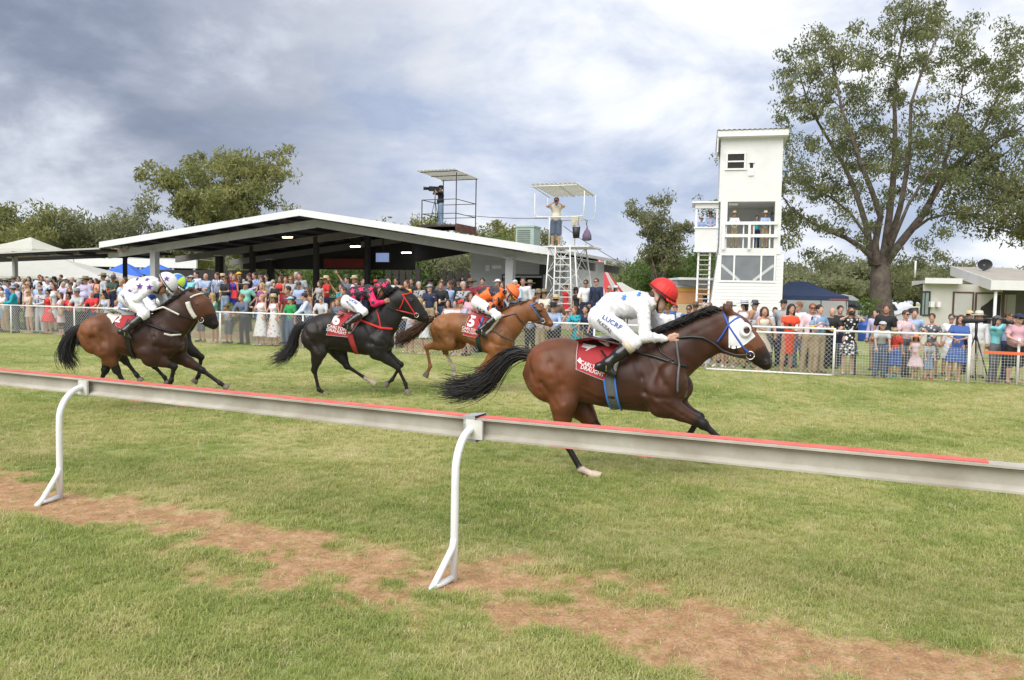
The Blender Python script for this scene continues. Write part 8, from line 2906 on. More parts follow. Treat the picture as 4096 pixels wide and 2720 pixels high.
def grow_rest():
 C(1, -12, 330, .9, 'f rest long:W skirt:DE h=l/b', 'person in white top and blue denim skirt cut by the left edge')
 C(1, 78, 405, .55, 'm rail long:W trousers:TN h=s/w y=1', 'person in white long sleeves leaning over the fence at far left')
 C(1, 215, 303, .5, 'm both long:TE trousers:DG H=cap:HG tie=N i=can', 'person in teal shirt with dark tie and grey cap at the fence')
 C(1, 398, 362, .55, 'f clasp mini:BG h=l/l g=1 sh=sandal:BG', 'person in a pale peach dress and sunglasses at the fence')
 C(1, 532, 322, .75, 'm clasp long:LG trousers:LG H=cap:HG tie=B', 'person in pale grey shirt with blue tie and cap beside the peach dress')
 C(1, 645, 378, .6, 'f point flare:R h=u/d H=fasc:K g=1 sh=sandal:K', 'person in short red dress pointing at the race with black fascinator')
 C(1, 820, 405, .5, 'f clasp dress:LP capri:K h=b/b sh=sandal:BG', 'person in pink-beige dress over black leggings holding a straw bag')
 C(1, 945, 418, .7, 'f rail short:R trousers:K h=b/d g=1 H=fasc:K', 'person in red top and black trousers with feathered headpiece')
 C(1, 1085, 348, .5, 'm rail short:LG trousers:K H=wide:HG w=1.12 F=2', 'person in pale grey shirt and patterned hat leaning on the fence')
 C(1, 1280, 388, .5, 'm rail polo:R trousers:N h=s/g w=1.08 y=1', 'person in red and navy polo leaning on the fence')
 C(1, 1472, 395, .5, 'f rail tank:ft skirt:PB h=b/d H=fasc:K g=1', 'person in pale blue sleeveless top with black fascinator at the fence')
 C(1, 1592, 512, .6, 'c rest polo:LP shorts:G h=s/l', 'small person in pink peeping over the fence behind the bay rump')
 B_ = [
 (350, 255, 2.0, 'm rest long:LP g=1 h=0/0', 'person in pink shirt and sunglasses left of the peach dress'),
 (395, 190, 5.4, 'f rest short:K skirt:K h=l/d', 'person in black far back at left'),
 (480, 163, 6.4, 'm rest long:PB tie=N g=1 h=s/d', 'person in pale blue shirt with dark tie and sunglasses under the marquee edge'),
 (565, 183, 6.0, 'm rest long:W h=s/b s=1', 'person in plain white shirt between two others at the back left'),
 (618, 190, 4.6, 'm rest long:W h=s/b', 'person in open white shirt left of the black hat'),
 (660, 212, 3.4, 'm rest long:PB g=1 h=s/g', 'person in pale blue shirt and glasses close behind the red dress'),
 (720, 180, 5.8, 'f rest tank:K skirt:K H=sun:K h=b/d', 'person wearing a black hat and black top back left'),
 (712, 275, 1.9, 'f rest tank:W skirt:W h=l/b', 'person in white sleeveless top behind the red dress'),
 (882, 188, 5.0, 'm rest long:W H=cap:W', 'person in white with a white cap at the back left'),
 (942, 248, 2.4, 'm rest long:LI H=cap:FG', 'person in lilac shirt and dark green cap left of centre'),
 (1000, 192, 4.8, 'm rest long:W h=0/0', 'person in white shirt seen from the front, back left'),
 (1125, 182, 2.6, 'm drink long:LI trousers:N H=wide:HO w=1.16 F=2', 'person in lilac shirt and tan brimmed hat'),
 (1232, 203, 4.6, 'm rest long:PK h=s/b', 'person in pink shirt just left of the grey shirted back'),
 (1300, 215, 5.6, 'f rest short:CO h=b/b', 'person in coral top half hidden behind the grey shirt'),
 (1378, 140, 4.5, 'm rest long:LG trousers:KH H=wide:HO w=1.06', 'person in pale grey shirt and wide tan hat'),
 (1500, 168, 4.3, 'm rest polo:FG trousers:N H=wide:DG w=1.1', 'person in dark green polo and dark brimmed hat'),
 (1615, 230, 3.0, 'f rest dress:ft h=u/l', 'person in pale blue patterned dress left of the starred rider'),
 (1705, 198, 5.0, 'f up tank:LP skirt:BG h=l/b', 'person with one arm raised behind the starred rider'),
 (62, 205, 3.4, 'm rest long:PB H=wide:HG', 'person in blue shirt and grey hat at far left second row'),
 (182, 186, 5.2, 'm rest long:LB H=wide:HO', 'person in blue shirt and brown hat by the left post'),
 (248, 188, 6.0, 'm rest long:LG h=s/b', 'person in grey shirt behind the teal shirt, back row'),
 (128, 268, 2.6, 'm rest polo:B h=s/b g=1', 'person in blue polo behind the teal shirt'),
 (212, 272, 2.1, 'm rest short:LI H=cap:DG', 'person in lilac shirt and dark cap directly behind the teal shirt'),
 (14, 335, 1.6, 'm rest long:W tie=PU h=s/b', 'person in white shirt with purple tie at the left edge'),
 (528, 262, 2.2, 'm rest long:LB h=s/d', 'person in light blue shirt behind the blue tie'),
 (908, 338, 1.5, 'f rest short:LP h=b/r', 'person in pink top between the two front red tops'),
 (800, 165, 6.2, 'm rest long:K tie=W h=s/d', 'person in dark suit far back left'),
 (985, 250, 6.6, 'm rest long:PB h=s/g', 'person in pale blue at the rear left of the tan hat'),
 (1440, 235, 6.4, 'f rest tank:OR h=l/b', 'person in orange top glimpsed between the two hats'),
 (300, 225, 7.0, 'f rest dress:BG h=l/l', 'person in beige dress at the rear left'),
 (860, 262, 3.2, 'm rest polo:LI h=s/g', 'person in mauve polo left of the green cap'),
 (1050, 232, 3.8, 'f rest short:W h=b/g', 'person in white top left of the large lilac shirt'),
 (1660, 262, 6.2, 'm rest polo:MA h=s/b', 'person in maroon polo left of the starred rider'),
 (1920, 160, 6.8, 'm rest long:N h=s/d', 'person in navy seen over the back of the starred rider'),
 ]
 for zx, zy, row, sp, lb in B_:
  C(1, zx, zy, row, sp, lb)
 C(2, 692, 470, .6, 'm rest polo:G shorts:DG h=s/b sh=shoe:K', 'person in grey shorts hidden behind the bay horse head')
 C(2, 872, 408, .55, 'f rail off:MI hotpants:DE h=l/l sh=sandal:W y=-1', 'person in aqua top and denim shorts at the fence')
 C(2, 1060, 552, .6, 'c rail tank:jn shorts:DG H=cap:DG', 'small person in denim blue top and dark cap standing at the fence')
 C(2, 1275, 428, .5, 'm rail long:GB trousers:K h=s/r w=1.08', 'person in slate blue shirt leaning both arms on the fence')
 C(2, 1482, 425, .45, 'f fist midi:wf h=u/l sh=sandal:W y=-1', 'person in white floral dress at the fence')
 C(2, 1672, 418, .5, 'f drink midi:fl H=straw:ST h=l/b sh=sandal:BR', 'person in long white dress with red flowers and straw hat')
 C(2, 1892, 445, .5, 'm drink polo:GR jeans:JE H=cap:AQ', 'person in bright green polo and pale aqua cap at the fence')
 C(2, 1848, 318, 1.3, 'm rest short:MA jeans:JE h=s/d', 'person in maroon shirt behind the green polo')
 C(2, 2168, 408, .5, 'm rail long:PB trousers:N h=s/d tie=K', 'person in pale blue shirt with black bow tie leaning on the fence')
 C(2, 2332, 440, .5, 'm rail short:LG trousers:N h=s/b g=2', 'person in pale shirt with mirrored sunglasses leaning on the fence')
 B_ = [
 (530, 158, 4.4, 'm rest long:AQ H=cap:G g=1', 'person in pale aqua shirt, cap and sunglasses right of the starred rider'),
 (622, 104, 6.8, 'm rest long:PB tie=N h=s/d', 'person in pale blue shirt and tie at the back right of the starred rider'),
 (755, 148, 5.0, 'm cross short:LB h=0/0', 'person in light blue shirt with folded arms'),
 (912, 134, 5.6, 'm rest long:ck h=s/b', 'person in blue and white checked shirt at the back'),
 (1012, 190, 4.4, 'm drinkl short:K jeans:LJ h=s/b g=1 i=canl', 'person in black tee with grey print holding a drink'),
 (1118, 164, 4.8, 'f rest dress:RB h=l/r', 'person in royal blue dress with a red shoulder bag'),
 (1212, 188, 5.2, 'f rest short:K skirt:K h=b/b g=1', 'person in black with sunglasses right of the royal blue dress'),
 (1298, 138, 6.4, 'm rest polo:K h=s/d g=1', 'person in black polo at the back centre left'),
 (1226, 114, 7.4, 'm rest short:G H=cap:YE', 'person in yellow cap at the very back'),
 (1302, 243, 2.7, 'm hips polo:MI trousers:K H=cap:G w=1.14 F=1', 'person in mint polo and cap with hands on hips'),
 (1388, 134, 6.6, 'm rest long:LI h=s/d', 'person in lilac shirt and dark vest at the back'),
 (1492, 272, 2.5, 'f rest tank:PU skirt:B h=l/l', 'person in magenta top behind the slate blue shirt'),
 (1512, 185, 4.6, 'f rest tank:K skirt:K h=l/d', 'person in black top behind the magenta top'),
 (1498, 110, 6.2, 'm rest short:bk H=cap:K', 'person in blue plaid shirt and black cap at the back'),
 (1752, 180, 5.4, 'f clasp dress:R h=l/b', 'person in red dress standing in the second row'),
 (1840, 188, 6.6, 'm rest long:TN h=s/b', 'person in tan shirt right of the red dress'),
 (1892, 190, 4.4, 'm cross short:G h=s/r g=1', 'person in grey shirt with folded arms and sunglasses'),
 (1982, 128, 7.0, 'm rest long:K h=s/g', 'person in black shirt at the back under the roof'),
 (2062, 138, 6.0, 'm rest short:G h=s/b w=1.1', 'person in grey-blue shirt behind the blue shirt with camera'),
 (2050, 238, 2.6, 'm both short:LB jeans:N H=cap:DG i=camera', 'person in light blue shirt and dark cap holding a small camera'),
 (2172, 340, 1.6, 'f rest tank:BR h=l/b g=1', 'person in brown top behind the bow tie'),
 (2262, 245, 4.4, 'f rest tank:G skirt:K h=l/b', 'person in grey top in the shade of the roof'),
 (470, 188, 5.6, 'f rest short:K h=l/d', 'person in black beside the pale aqua shirt'),
 (1110, 130, 7.6, 'm rest polo:MA h=s/b', 'person in maroon at the very back'),
 (985, 150, 7.2, 'm rest long:CR H=wide:ST', 'person in straw hat far back under the roof'),
 (1570, 162, 7.0, 'm rest long:LG h=s/d', 'person in pale grey far back behind the plaid shirt'),
 (1650, 235, 6.2, 'f rest short:G h=b/g', 'person in grey in the shade left of the red dress'),
 (1700, 275, 4.8, 'm rest short:K h=s/d', 'person in dark tee left of the red dress'),
 ]
 for zx, zy, row, sp, lb in B_:
  C(2, zx, zy, row, sp, lb)
 B_ = [
 (345, 178, 5.0, 'm rest short:R H=wide:ST', 'person in red shirt and pale hat by the wheelie bins'),
 (560, 288, 2.8, 'f up tank:bl h=b/b', 'person in blue floral top raising a phone overhead'),
 (585, 328, 1.4, 'm rest short:BR h=s/b y=-1', 'person in brown shirt behind the black rump'),
 (515, 490, .8, 'c rest short:GB h=s/r', 'small person in dark blue shirt behind the black rump'),
 (425, 530, 1.0, 'c rest polo:BR h=l/r', 'small person in brown beside the mirrored sunglasses'),
 (655, 188, 4.8, 'm up short:GB h=s/d', 'person in slate shirt with a raised arm under the roof'),
 (740, 172, 4.6, 'm rest long:LP H=fedora:ST', 'person in pale pink shirt and cream hat'),
 (770, 255, 2.4, 'm rest short:LI h=s/d g=1', 'person in mauve shirt and sunglasses left of the pink sleeved rider'),
 (1030, 222, 5.0, 'f rest short:CO H=sun:R', 'person in a pink-red hat behind the pink sleeved rider'),
 (1200, 224, 4.8, 'f rest long:K h=b/l', 'person in black above the black horse ears'),
 (1285, 208, 6.2, 'm rest short:LG h=s/d s=1', 'person in pale grey tee behind the black horse head'),
 (1345, 305, 2.2, 'm rest polo:W h=0/0', 'person in white polo just above the black horse head'),
 (1418, 238, 3.4, 'm rest polo:YE h=s/b', 'person in bright yellow polo'),
 (1642, 258, 3.8, 'f drink short:gy skirt:K h=s/g i=cup', 'person in grey patterned top holding a cup'),
 (1755, 276, 2.6, 'm drink polo:N trousers:KH H=cap:HG i=can', 'person in navy polo and grey cap raising a drink'),
 (1890, 253, 3.0, 'm fist short:K jeans:JE h=s/b i=canl', 'person in black tee and jeans with a yellow wristband'),
 (2010, 248, 3.6, 'm cross long:LB jeans:JE h=s/b', 'person in light blue shirt with folded arms right of the black tee'),
 (2150, 195, 4.6, 'm rest long:K trousers:KH H=wide:K', 'person in black jumper, black hat and khaki trousers'),
 (2230, 262, 3.0, 'f clasp short:gy skirt:KH h=s/g', 'person in grey leaf pattern shirt with hands clasped'),
 (2340, 218, 4.6, 'm clasp short:MA jeans:JE H=wide:HB w=1.1', 'person in dark red shirt and brown hat'),
 (1480, 470, .6, 'f rest dress:PB h=l/l sh=sandal:W', 'person in pale blue lace dress beside the chestnut tail'),
 (1690, 478, .5, 'f rail tank:W skirt:W h=l/l sh=sandal:W', 'person in white top at the fence behind the chestnut rump'),
 (2022, 500, .6, 'f rail tank:W skirt:PB h=b/d', 'person in white top at the fence left of the pale pink dress'),
 (2142, 498, .6, 'f rail off:LP skirt:LP h=u/d sh=sandal:W', 'person in off-shoulder pale pink dress at the fence'),
 (2250, 486, .6, 'm rail short:td shorts:B H=cap:R', 'person in tie-dye shirt and red and yellow cap'),
 (1520, 215, 6.8, 'm rest short:K h=s/d', 'person in black in the shade right of the yellow polo'),
 (1910, 215, 6.4, 'm rest polo:DG h=s/d g=1', 'person in dark polo and sunglasses in the shade'),
 (2220, 200, 6.6, 'm rest polo:K h=s/d g=1', 'person in dark shirt and sunglasses behind the black hat'),
 (2060, 225, 6.9, 'f rest short:K h=b/d', 'person in black deep under the roof'),
 (1750, 205, 7.2, 'm rest long:K H=wide:K', 'person in dark hat deep under the roof'),
 (870, 210, 6.5, 'm rest short:K h=s/d', 'person in black just behind the cream hat'),
 (1100, 250, 6.9, 'm rest long:G h=s/b', 'person in grey deep behind the pink sleeved rider'),
 ]
 for zx, zy, row, sp, lb in B_:
  C(3, zx, zy, row, sp, lb)
 B_ = [
 (632, 208, 4.6, 'm rest polo:K trousers:N H=cap:W', 'person in black polo, white cap and sunglasses left of the roof column'),
 (570, 322, 2.4, 'm rest short:LP h=s/d', 'person in pale pink just behind the orange rider'),
 (445, 212, 6.4, 'm rest long:MA h=s/d', 'person in dark red in the shade left of the white cap'),
 (700, 262, 5.6, 'f rest short:W h=b/b', 'person in white behind the orange cap'),
 (862, 236, 4.4, 'm rest long:LB h=s/w w=1.1', 'person in light blue shirt behind the orange rider'),
 (985, 204, 4.8, 'm drink long:W trousers:N h=s/d s=1 w=1.12 i=cup', 'person in open white shirt holding a drink by the doorway'),
 (1060, 238, 6.6, 'm rest long:G H=wide:HO', 'person in grey shirt and hat in the doorway'),
 (1195, 358, 3.2, 'm rest short:G H=wide:HO', 'person in grey shirt and small brown hat'),
 (1278, 358, 2.6, 'm cross short:CR trousers:KH H=wide:HO', 'person in cream shirt and olive hat with folded arms'),
 (1422, 428, 1.5, 'm rest short:BR trousers:K H=straw:ST g=1', 'person in brown tee, straw hat and sunglasses'),
 (1388, 568, .5, 'm rail long:LB trousers:K H=wide:K w=1.05', 'person in blue shirt and black brimmed hat leaning on the fence'),
 (1712, 615, .5, 'f rail short:bl skirt:bl h=s/r y=0', 'person in blue patterned dress leaning on the fence'),
 (1085, 700, .5, 'm rail long:LB trousers:K h=s/b tie=LP', 'person in blue shirt leaning on the fence behind the chestnut muzzle'),
 (1225, 690, .5, 'm rail short:ft shorts:KH h=s/b', 'person in patterned shirt and khaki shorts behind the chestnut muzzle'),
 (1582, 298, 9.4, 'f rest dress:R h=u/b', 'person in red dress by the pale wall behind the ladder'),
 (1735, 322, 7.6, 'f rest dress:K H=sun:K h=b/d', 'person in black dress and black hat behind the scaffold'),
 (1818, 233, 7.0, 'm drink long:W trousers:N h=s/d g=1 i=can', 'person in white shirt and sunglasses under the scaffold'),
 (1978, 214, 6.8, 'm pocket jacket:N trousers:N h=s/b g=1 tie=K', 'person in navy suit, white shirt and bow tie under the scaffold'),
 (2130, 335, 9.5, 'f rest dress:PB h=s/g g=1', 'person in pale blue near the striped tent'),
 (2252, 335, 9.8, 'f rest tank:W skirt:LP H=sun:W h=b/b', 'person in white sun hat near the striped tent'),
 (1880, 740, .6, 'm down short:N trousers:N h=s/d', 'person in navy crouching behind the fence near the white silks'),
 (300, 405, 1.8, 'f rest short:PK h=b/b', 'person in pink left of the orange rider'),
 ]
 for zx, zy, row, sp, lb in B_:
  C(4, zx, zy, row, sp, lb)
 B_ = [
 (200, 250, 1.9, 'm rest long:W jeans:JE H=cap:G g=1', 'person in white shirt, cap and sunglasses beside the red cap'),
 (298, 198, 3.4, 'm rest long:B trousers:N h=0/0 g=1', 'person in dark blue shirt and sunglasses behind the white shirt and cap'),
 (352, 248, 4.4, 'm rest short:LG H=cap:G', 'person in grey cap behind the dark blue shirt'),
 (482, 238, 1.8, 'm rest long:B jeans:JE h=s/d g=1', 'person in navy shirt and sunglasses above the mane'),
 (590, 190, 3.0, 'm rest long:PK H=wide:HB', 'person in brown hat above the mane'),
 (705, 235, 2.6, 'f rest dress:wf h=u/l H=fasc:W', 'person with white feather headpiece above the mane'),
 (802, 205, 3.6, 'm rest jacket:N h=s/r tie=K', 'person in dark suit near the tower'),
 (1000, 185, 2.4, 'f rest short:FG skirt:K H=wide:HB h=b/b', 'person in brown felt hat behind the bay ears'),
 (1250, 150, 2.2, 'f rest dress:W H=sun:LG h=b/d', 'person in white dress and wide pale grey hat'),
 (1400, 165, 2.8, 'm rest short:LI trousers:N H=fedora:DG g=2', 'person in lilac shirt and dark fedora'),
 (1340, 308, 1.1, 'c rest short:gy shorts:G h=s/l', 'small person in grey patterned shirt behind the fence rail'),
 (1520, 264, .45, 'c rail kid:CR h=b/b y=-1 sh=sandal:W', 'small person in cream lace dress holding the rail'),
 (1588, 268, 1.6, 'm rest short:LG trousers:DG h=s/g', 'person in grey shirt behind the lace dress'),
 (1795, 138, 2.2, 'm rest short:G trousers:N H=cap:K', 'person in grey shirt and black cap turned away behind the orange dress', ),
 (1850, 218, .55, 'f both tight:OR h=l/d sh=sandal:BR i=phone y=0', 'person in tight bright orange off-shoulder dress holding a phone'),
 (2022, 195, 1.9, 'm rest long:W jeans:JE h=s/r g=2', 'person in white shirt and mirrored sunglasses behind the navy tie'),
 (2122, 212, .5, 'm drinkl long:LP trousers:KH h=s/r g=1 tie=N i=canl y=0 sh=shoe:TN', 'person in pale pink shirt with navy tie and khaki trousers at the fence'),
 (2195, 225, 2.6, 'm rest short:PB h=s/r g=2', 'person in pale blue with goggles pushed close behind the navy tie'),
 (2290, 235, .6, 'm fist short:DE trousers:KH h=s/d y=0 i=canl sh=shoe:BR', 'person in denim shirt and khaki trousers with a raised fist at the fence'),
 (695, 660, 1.0, 'f rest maxi:pf h=l/b', 'person in long purple floral dress hidden behind the bay neck'),
 (930, 560, 1.0, 'm rest polo:LB shorts:W h=s/b sh=shoe:W', 'person in white shorts hidden behind the bay head'),
 (1070, 560, 1.2, 'f rest dress:LP h=l/b sh=sandal:W', 'person in pale pink dress hidden behind the bay head'),
 (1680, 300, 2.9, 'm rest polo:DG trousers:K h=s/d', 'person in dark clothes behind the cream lace dress'),
 ]
 for q in B_:
  C(5, *q)
 C(7, 1382, 345, 2.2, 'm rest short:K trousers:K h=0/0 w=1.1', 'person in black shirt right of the denim shirt')
 C(7, 1452, 305, 2.9, 'm rest short:K trousers:N h=s/d', 'person in black shirt behind another in black')
 C(7, 1680, 330, .9, 'f phone sleeved:fb h=l/r H=fasc:K i=camera sh=sandal:LP y=0', 'person in black and white floral dress taking a photograph')
 B_ = [
 (458, 230, 1.7, 'm rest short:K jeans:JE h=s/b w=1.08 y=0', 'person in black tee behind the small person in jeans'),
 (375, 290, 2.4, 'm rest long:LI trousers:TN h=s/d', 'person in pale lilac shirt behind the black tee'),
 (430, 438, .42, 'c down short:LG jeans:JE H=cap:LG y=0', 'small person in grey shirt, grey cap and jeans leaning on the rail'),
 (640, 535, .5, 'c face short:mo shorts:B H=cap:TN y=0 sh=shoe:TE', 'small person in maroon and orange shirt, blue shorts and bright blue shoes'),
 (772, 308, 1.1, 'm rest short:cp trousers:DG h=s/b g=1 y=0', 'person in pastel checked shirt and sunglasses'),
 (852, 290, 2.4, 'm rest polo:LB trousers:KH h=s/b', 'person in blue polo behind the checked shirt'),
 (915, 622, .45, 'c clasp kid:LP H=sun:CO h=b/b sh=sandal:LP y=0', 'small person in pink dress and coral sun hat'),
 (1140, 350, 1.2, 'f rest off:fd skirt:fd h=u/b y=0', 'person in dark floral off-shoulder dress'),
 (1085, 690, .5, 'c down short:G shorts:LJ H=cap:DG sh=shoe:R', 'small person bending down in denim shorts and red shoes'),
 (1352, 378, 1.8, 'f rest short:W skirt:W h=u/b g=2', 'person in white with mirrored sunglasses right of the dark floral dress'),
 (1430, 440, .55, 'f clasp sleeved:B h=l/b w=1.1 y=0 sh=sandal:LP', 'person in navy blue dress at the fence'),
 (1745, 345, 1.7, 'm rest long:W trousers:CR H=straw:CR', 'person in white shirt, cream hat and white trousers by the long lens'),
 (1642, 290, 2.6, 'm rest short:LB H=cap:ST g=1', 'person in light blue shirt and tan cap behind the long lens'),
 (1965, 395, .55, 'f phone long:AQ trousers:DG h=b/d H=cap:DG i=camera,.16 y=0 sh=shoe:BR', 'person in aqua shirt and grey trousers photographing over the orange strap'),
 (2142, 325, 1.4, 'm face short:LB trousers:N h=s/b g=1', 'person in pale blue and sunglasses hand at the mouth'),
 (2250, 380, .6, 'm rail polo:PK shorts:K H=cap:N g=1 w=1.2 F=3 y=0 sh=sandal:BR', 'person in pink polo, navy cap and black shorts at the orange strap'),
 ]
 for q in B_:
  C(6, *q)
grow_rest()
def stand_at(label, px, py_feet, loc, h, rz, spec):
 pass
zf, s_, b_ = CAGE
p = FP(SP(1762, 895, 12.5)[0], 12.5, zf)
person('person in black tee and blue jeans filming from the roof cage', p, 1.82, -FA - .9, 'm', 'phone', ('short', PAL['K']), ('jeans', PAL['LJ']), ('short', 'd'), ('cap', PAL['K']), 0, 0, 0, 1.08, ('shoe', PAL['G']), ('video', -zf + zf - .0 + zf - 0 if False else zf), 1)
zp, b0, b1 = SCAF
p = FP(SP(2222, 984, 9.1)[0], 9.1, zp)
person('person in cream shirt and blue shorts taking a photograph on the white scaffold', p, 1.84, -FA + .25, 'm', 'phone', ('short', PAL['CR']), ('shorts', PAL['GB']), ('short', 'b'), None, 0, 0, 0, 1.14, ('shoe', PAL['LG']), ('camera', .12), 2)
tc_, tu, tv, TT, z2, zb0, TA0 = TOW
for px, b, h, sp, lb in ((2936, .35, 1.78, dict(pose='clasp', top=('short', PAL['W']), bot=('trousers', PAL['KH']), hat=('wide', PAL['ST'])), 'person in white shirt and cream hat leaning on the tower rail at left'),
(3026, .6, 1.62, dict(pose='rest', sex='f', top=('short', PAL['TE']), bot=('trousers', PAL['N']), hair=('short', 'd')), 'person in teal top on the tower deck'),
(3060, .35, 1.78, dict(pose='clasp', top=('long', PAL['LB']), bot=('trousers', PAL['KH']), hat=('wide', PAL['CR'])), 'person in light blue shirt and white hat leaning on the tower rail at right')):
 s_ = TT(px, 930, b)[0]
 p = tc_ + tu * s_ + tv * b; p[2] = z2
 person(lb, p, h, -TA0, glasses=0, **sp)
for px, b, h, sp, lb in ((2806, .85, 1.62, dict(top=('long', PAL['LB']), bot=('trousers', PAL['N']), hat=('cap', PAL['W'])), 'person in light blue shirt and white cap in the tower side booth'),
(2842, .85, 1.84, dict(top=('long', PAL['LB']), bot=('trousers', PAL['N']), hat=('wide', PAL['HO']), tie=PAL['PK']), 'person in light blue shirt with pink tie in the tower side booth')):
 s_ = TT(px, 880, b)[0]
 p = tc_ + tu * s_ + tv * b; p[2] = zb0 + .1
 person(lb, p, h, -TA0, 'm', 'clasp', **sp)
q = row_point(3905, 1320, .75)
lens = thing('long_lens_camera', 'huge black telephoto lens on a tripod at the right of the fence', 'camera', (q[0], q[1], 0), -FA - 1.05)
zc = 1.34
mb = MB(); mb.tube([(0, .22, zc), (0, .10, zc), (0, .02, zc), (0, -.22, zc), (0, -.27, zc), (0, -.40, zc), (0, -.41, zc)], [.03, .036, .048, .056, .066, .070, .073], 18); mb.build('lens_barrel', M_black, lens, True)
mb = MB(); mb.box(-.07, .07, .205, .29, zc - .06, zc + .06); mb.build('camera_body', M_black, lens)
mb = MB(); mb.face([(.066 * math.cos(a), -.412, zc + .066 * math.sin(a)) for a in np.linspace(0, 2 * PI, 19)[:-1]]); mb.build('front_glass', M_vglass, lens)
mb = MB(); mb.tube([(0, 0, zc - .045), (0, 0, zc - .2), (0, 0, zc - .42)], [.03, .03, .022], 10); mb.build('tripod_head', M_black, lens, True)
for a in (.3, 2.4, 4.5):
 mb = MB(); mb.tube([(0, 0, zc - .3), (.36 * math.cos(a), .36 * math.sin(a), 0)], [.018, .012], 8); mb.build('tripod_leg', M_black, lens, True)
q = row_point(243, 1290, .35)
bag = thing('straw_bag', 'round straw handbag hanging in front of the pink-beige dress', 'bag', (q[0], q[1], .66), -FA)
mb = MB(); mb.lathe([(.02, 0), (.11, .03), (.13, .12), (.10, .21), (.02, .24)], 12, sy=.5); mb.build('bag_body', mat('woven_straw', (.42, .30, .16), .8, .2, 40, bump=.4, bscale=80), bag, True)
mb = MB(); mb.tube([(-.08, 0, .2), (-.05, 0, .42), (.05, 0, .42), (.08, 0, .2)], .008, 5); mb.build('bag_handle', mat('woven_straw', (.42, .30, .16)), bag, True)
q = row_point(939, 1150, 4.5)
bag = thing('shoulder_bag', 'red shoulder bag worn over the royal blue dress', 'bag', (q[0], q[1], .52 + .88), -FA)
mb = MB(); mb.hull8([(-.13, -.05, 0), (.13, -.05, 0), (.13, .05, 0), (-.13, .05, 0), (-.11, -.03, .30), (.11, -.03, .30), (.11, .03, .30), (-.11, .03, .30)]); mb.build('bag_body', fabric(PAL['R']), bag)
mb = MB(); mb.tube([(-.1, 0, .29), (-.12, .02, .62), (.02, .06, .64), (.1, 0, .29)], .010, 5); mb.build('bag_strap', fabric(PAL['R']), bag, True)
print('CROWD', len([o for o in bpy.data.objects if o.name.startswith('person')]), LOWS)
# ------------------------------------------------------------------ grass blades (uncountable: one object of scattered tufts)
def grass_mat():
 m = bpy.data.materials.new('grass_blades')
 m.use_nodes = True
 t = m.node_tree
 p = t.nodes['Principled BSDF']
 a = nd(t, 'ShaderNodeAttribute', attribute_name='tint', attribute_type='INSTANCER')
 c = ramp(t, a.outputs['Fac'], [(0, (.255, .325, .085)), (.30, (.375, .430, .130)), (.58, (.50, .50, .195)), (.80, (.61, .56, .28)), (1, (.70, .62, .38))])
 t.links.new(c, p.inputs['Base Color'])
 p.inputs['Roughness'].default_value = .6
 p.inputs['Specular IOR Level'].default_value = .25
 tr = nd(t, 'ShaderNodeBsdfTranslucent')
 t.links.new(c, tr.inputs['Color'])
 mx = nd(t, 'ShaderNodeMixShader')
 mx.inputs[0].default_value = .42
 t.links.new(p.outputs[0], mx.inputs[1]); t.links.new(tr.outputs[0], mx.inputs[2])
 t.links.new(mx.outputs[0], t.nodes['Material Output'].inputs[0])
 return m
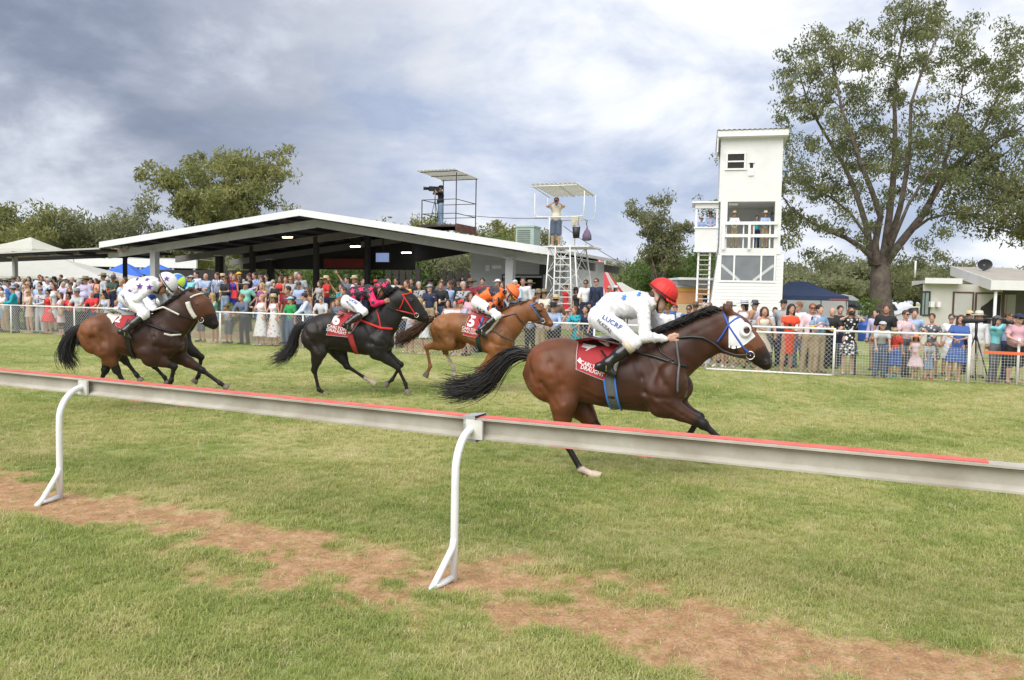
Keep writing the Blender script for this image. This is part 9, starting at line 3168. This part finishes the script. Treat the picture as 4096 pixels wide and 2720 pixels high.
def build_grass():
 gm = grass_mat()
 coll = bpy.data.collections.new('grass_tufts')
 r_ = np.random.default_rng(99)
 for kind in range(5):
  vs = []; fs = []
  nb = 20
  for b in range(nb):
   a = r_.uniform(0, 2 * PI); h = r_.uniform(.018, .050); ln = r_.uniform(.25, 1.5) * h
   if kind == 4:
    h *= .5; ln *= 2.4
   w = r_.uniform(.0016, .0032)
   o = np.array([r_.normal() * .028, r_.normal() * .028, -.004])
   d = np.array([math.cos(a), math.sin(a), 0]); s = np.array([-d[1], d[0], 0]) * w
   m1 = o + d * ln * .35 + (0, 0, h * .7); tip = o + d * ln + (0, 0, h)
   i = len(vs)
   vs += [o - s, o + s, m1 + s * .8, m1 - s * .8, tip]
   fs += [[i, i + 1, i + 2, i + 3], [i + 3, i + 2, i + 4]]
  me = mk_mesh('tuft', np.array(vs), fs, [gm])
  coll.objects.link(bpy.data.objects.new('tuft', me))
 pts = []
 for y0, y1, dens in ((2.2, 5.2, 900), (5.2, 8, 520), (8, 12, 230), (12, 16, 90), (16, 20, 40), (20, 26, 14)):
  ymid = (y0 + y1) / 2
  hw = y1 * .70 + 1.8
  n = int((y1 - y0) * 2 * hw * dens)
  x = r_.uniform(-hw, hw, n); y = r_.uniform(y0, y1, n)
  keep = np.abs(x) < y * .68 + 1.8
  x, y = x[keep], y[keep]
  pts.append(np.stack([x, y], 1))
 P = np.concatenate(pts)
 d = dirt_at(P[:, 0], P[:, 1])
 keep = r_.random(len(P)) > np.clip(d * .98 - .02, 0, .90)
 P = P[keep]; d = d[keep]
 dry = dry_at(P[:, 0], P[:, 1])
 lush = fbm(P[:, 0], P[:, 1], 2.2, 51, 3)
 tint = np.clip(.12 + .50 * dry + .42 * (r_.random(len(P)) - .4) + .05 * d, 0, 1)
 straw = r_.random(len(P)) < .07 + .10 * d
 tint[straw] = r_.uniform(.8, 1, straw.sum())
 scl = (.36 + .62 * lush + .25 * r_.random(len(P))) * (1 - .45 * d) * np.clip(.85 + P[:, 1] * .035, 1, 1.5)
 kind = r_.integers(0, 5, len(P))
 z = hz(P[:, 0], P[:, 1])
 me = bpy.data.meshes.new('grass')
 me.vertices.add(len(P))
 me.vertices.foreach_set('co', np.stack([P[:, 0], P[:, 1], z], 1).astype(np.float32).ravel())
 for nme, arr, ty in (('tint', tint, 'FLOAT'), ('scl', scl, 'FLOAT'), ('rot', r_.uniform(0, 6.28, len(P)), 'FLOAT'), ('kind_id', kind, 'INT')):
  a = me.attributes.new(nme, ty, 'POINT')
  a.data.foreach_set('value', arr.astype(np.float32 if ty == 'FLOAT' else np.int32))
 me.update()
 o = add('grass', me)
 tag(o, 'short couch grass blades and straw covering the track', 'grass', kind='stuff')
 ng = bpy.data.node_groups.new('scatter_tufts', 'GeometryNodeTree')
 ng.interface.new_socket('Geometry', in_out='INPUT', socket_type='NodeSocketGeometry')
 ng.interface.new_socket('Geometry', in_out='OUTPUT', socket_type='NodeSocketGeometry')
 N = ng.nodes; L = ng.links.new
 gi = N.new('NodeGroupInput'); go = N.new('NodeGroupOutput')
 ci = N.new('GeometryNodeCollectionInfo')
 ci.inputs['Collection'].default_value = coll
 ci.inputs['Separate Children'].default_value = True
 ip = N.new('GeometryNodeInstanceOnPoints')
 ip.inputs['Pick Instance'].default_value = True
 def attr(n, ty):
  a = N.new('GeometryNodeInputNamedAttribute'); a.data_type = ty; a.inputs['Name'].default_value = n
  return a.outputs['Attribute']
 cx = N.new('ShaderNodeCombineXYZ'); L(attr('rot', 'FLOAT'), cx.inputs[2])
 L(gi.outputs[0], ip.inputs['Points']); L(ci.outputs[0], ip.inputs['Instance'])
 L(attr('kind_id', 'INT'), ip.inputs['Instance Index'])
 L(cx.outputs[0], ip.inputs['Rotation'])
 L(attr('scl', 'FLOAT'), ip.inputs['Scale'])
 L(ip.outputs[0], go.inputs[0])
 md = o.modifiers.new('scatter', 'NODES')
 md.node_group = ng
build_grass()
def build_litter():
 r_ = np.random.default_rng(8)
 M_straw = mat('dry_straw', (.46, .37, .20), .8, .25, 30)
 vs = []; fs = []
 n = 0
 while n < 420:
  x, y = r_.uniform(-6, 6), r_.uniform(2.9, 9)
  if abs(x) > y * .68 or r_.random() > .15 + .85 * float(dirt_at(np.array(x), np.array(y))):
   continue
  n += 1
  a = r_.uniform(0, 6.28); l = r_.uniform(.03, .14)
  z = float(hz(np.array(x), np.array(y))) + .008
  d = np.array([math.cos(a), math.sin(a), 0]); s = np.array([-d[1], d[0], 0]) * .0012
  o = np.array([x, y, z]); b = r_.normal() * .25
  m = o + d * l * .5 + np.array([-d[1], d[0], 0]) * b * l * .4 + (0, 0, r_.uniform(.0, .02)); e = o + d * l
  i = len(vs)
  vs += [o - s, o + s, m + s, m - s, e + s, e - s]
  fs += [[i, i + 1, i + 2, i + 3], [i + 3, i + 2, i + 4, i + 5]]
 o = add('straw_litter', mk_mesh('straw_litter', np.array(vs), fs, [M_straw]))
 tag(o, 'loose dry straw stems scattered over the bare dirt strip', 'straw', kind='stuff')
 M_peb = mat('pebble', (.30, .22, .16), .9, .4, 12)
 mb = MB(); n = 0
 while n < 420:
  x, y = r_.uniform(-6, 6), r_.uniform(2.9, 9)
  if abs(x) > y * .68 or r_.random() > float(dirt_at(np.array(x), np.array(y))):
   continue
  n += 1
  s = r_.uniform(.003, .011)
  mb.lathe([(.0005, -s * .5), (s, -s * .1), (s * .8, s * .5), (.0005, s * .75)], 5, (x, y, float(hz(np.array(x), np.array(y)))), r_.uniform(.7, 1.3), r_.uniform(.7, 1.3))
 o = mb.build('pebbles', M_peb, None, True)
 tag(o, 'small pebbles and clods on the bare dirt strip', 'pebble', kind='stuff')
build_litter()
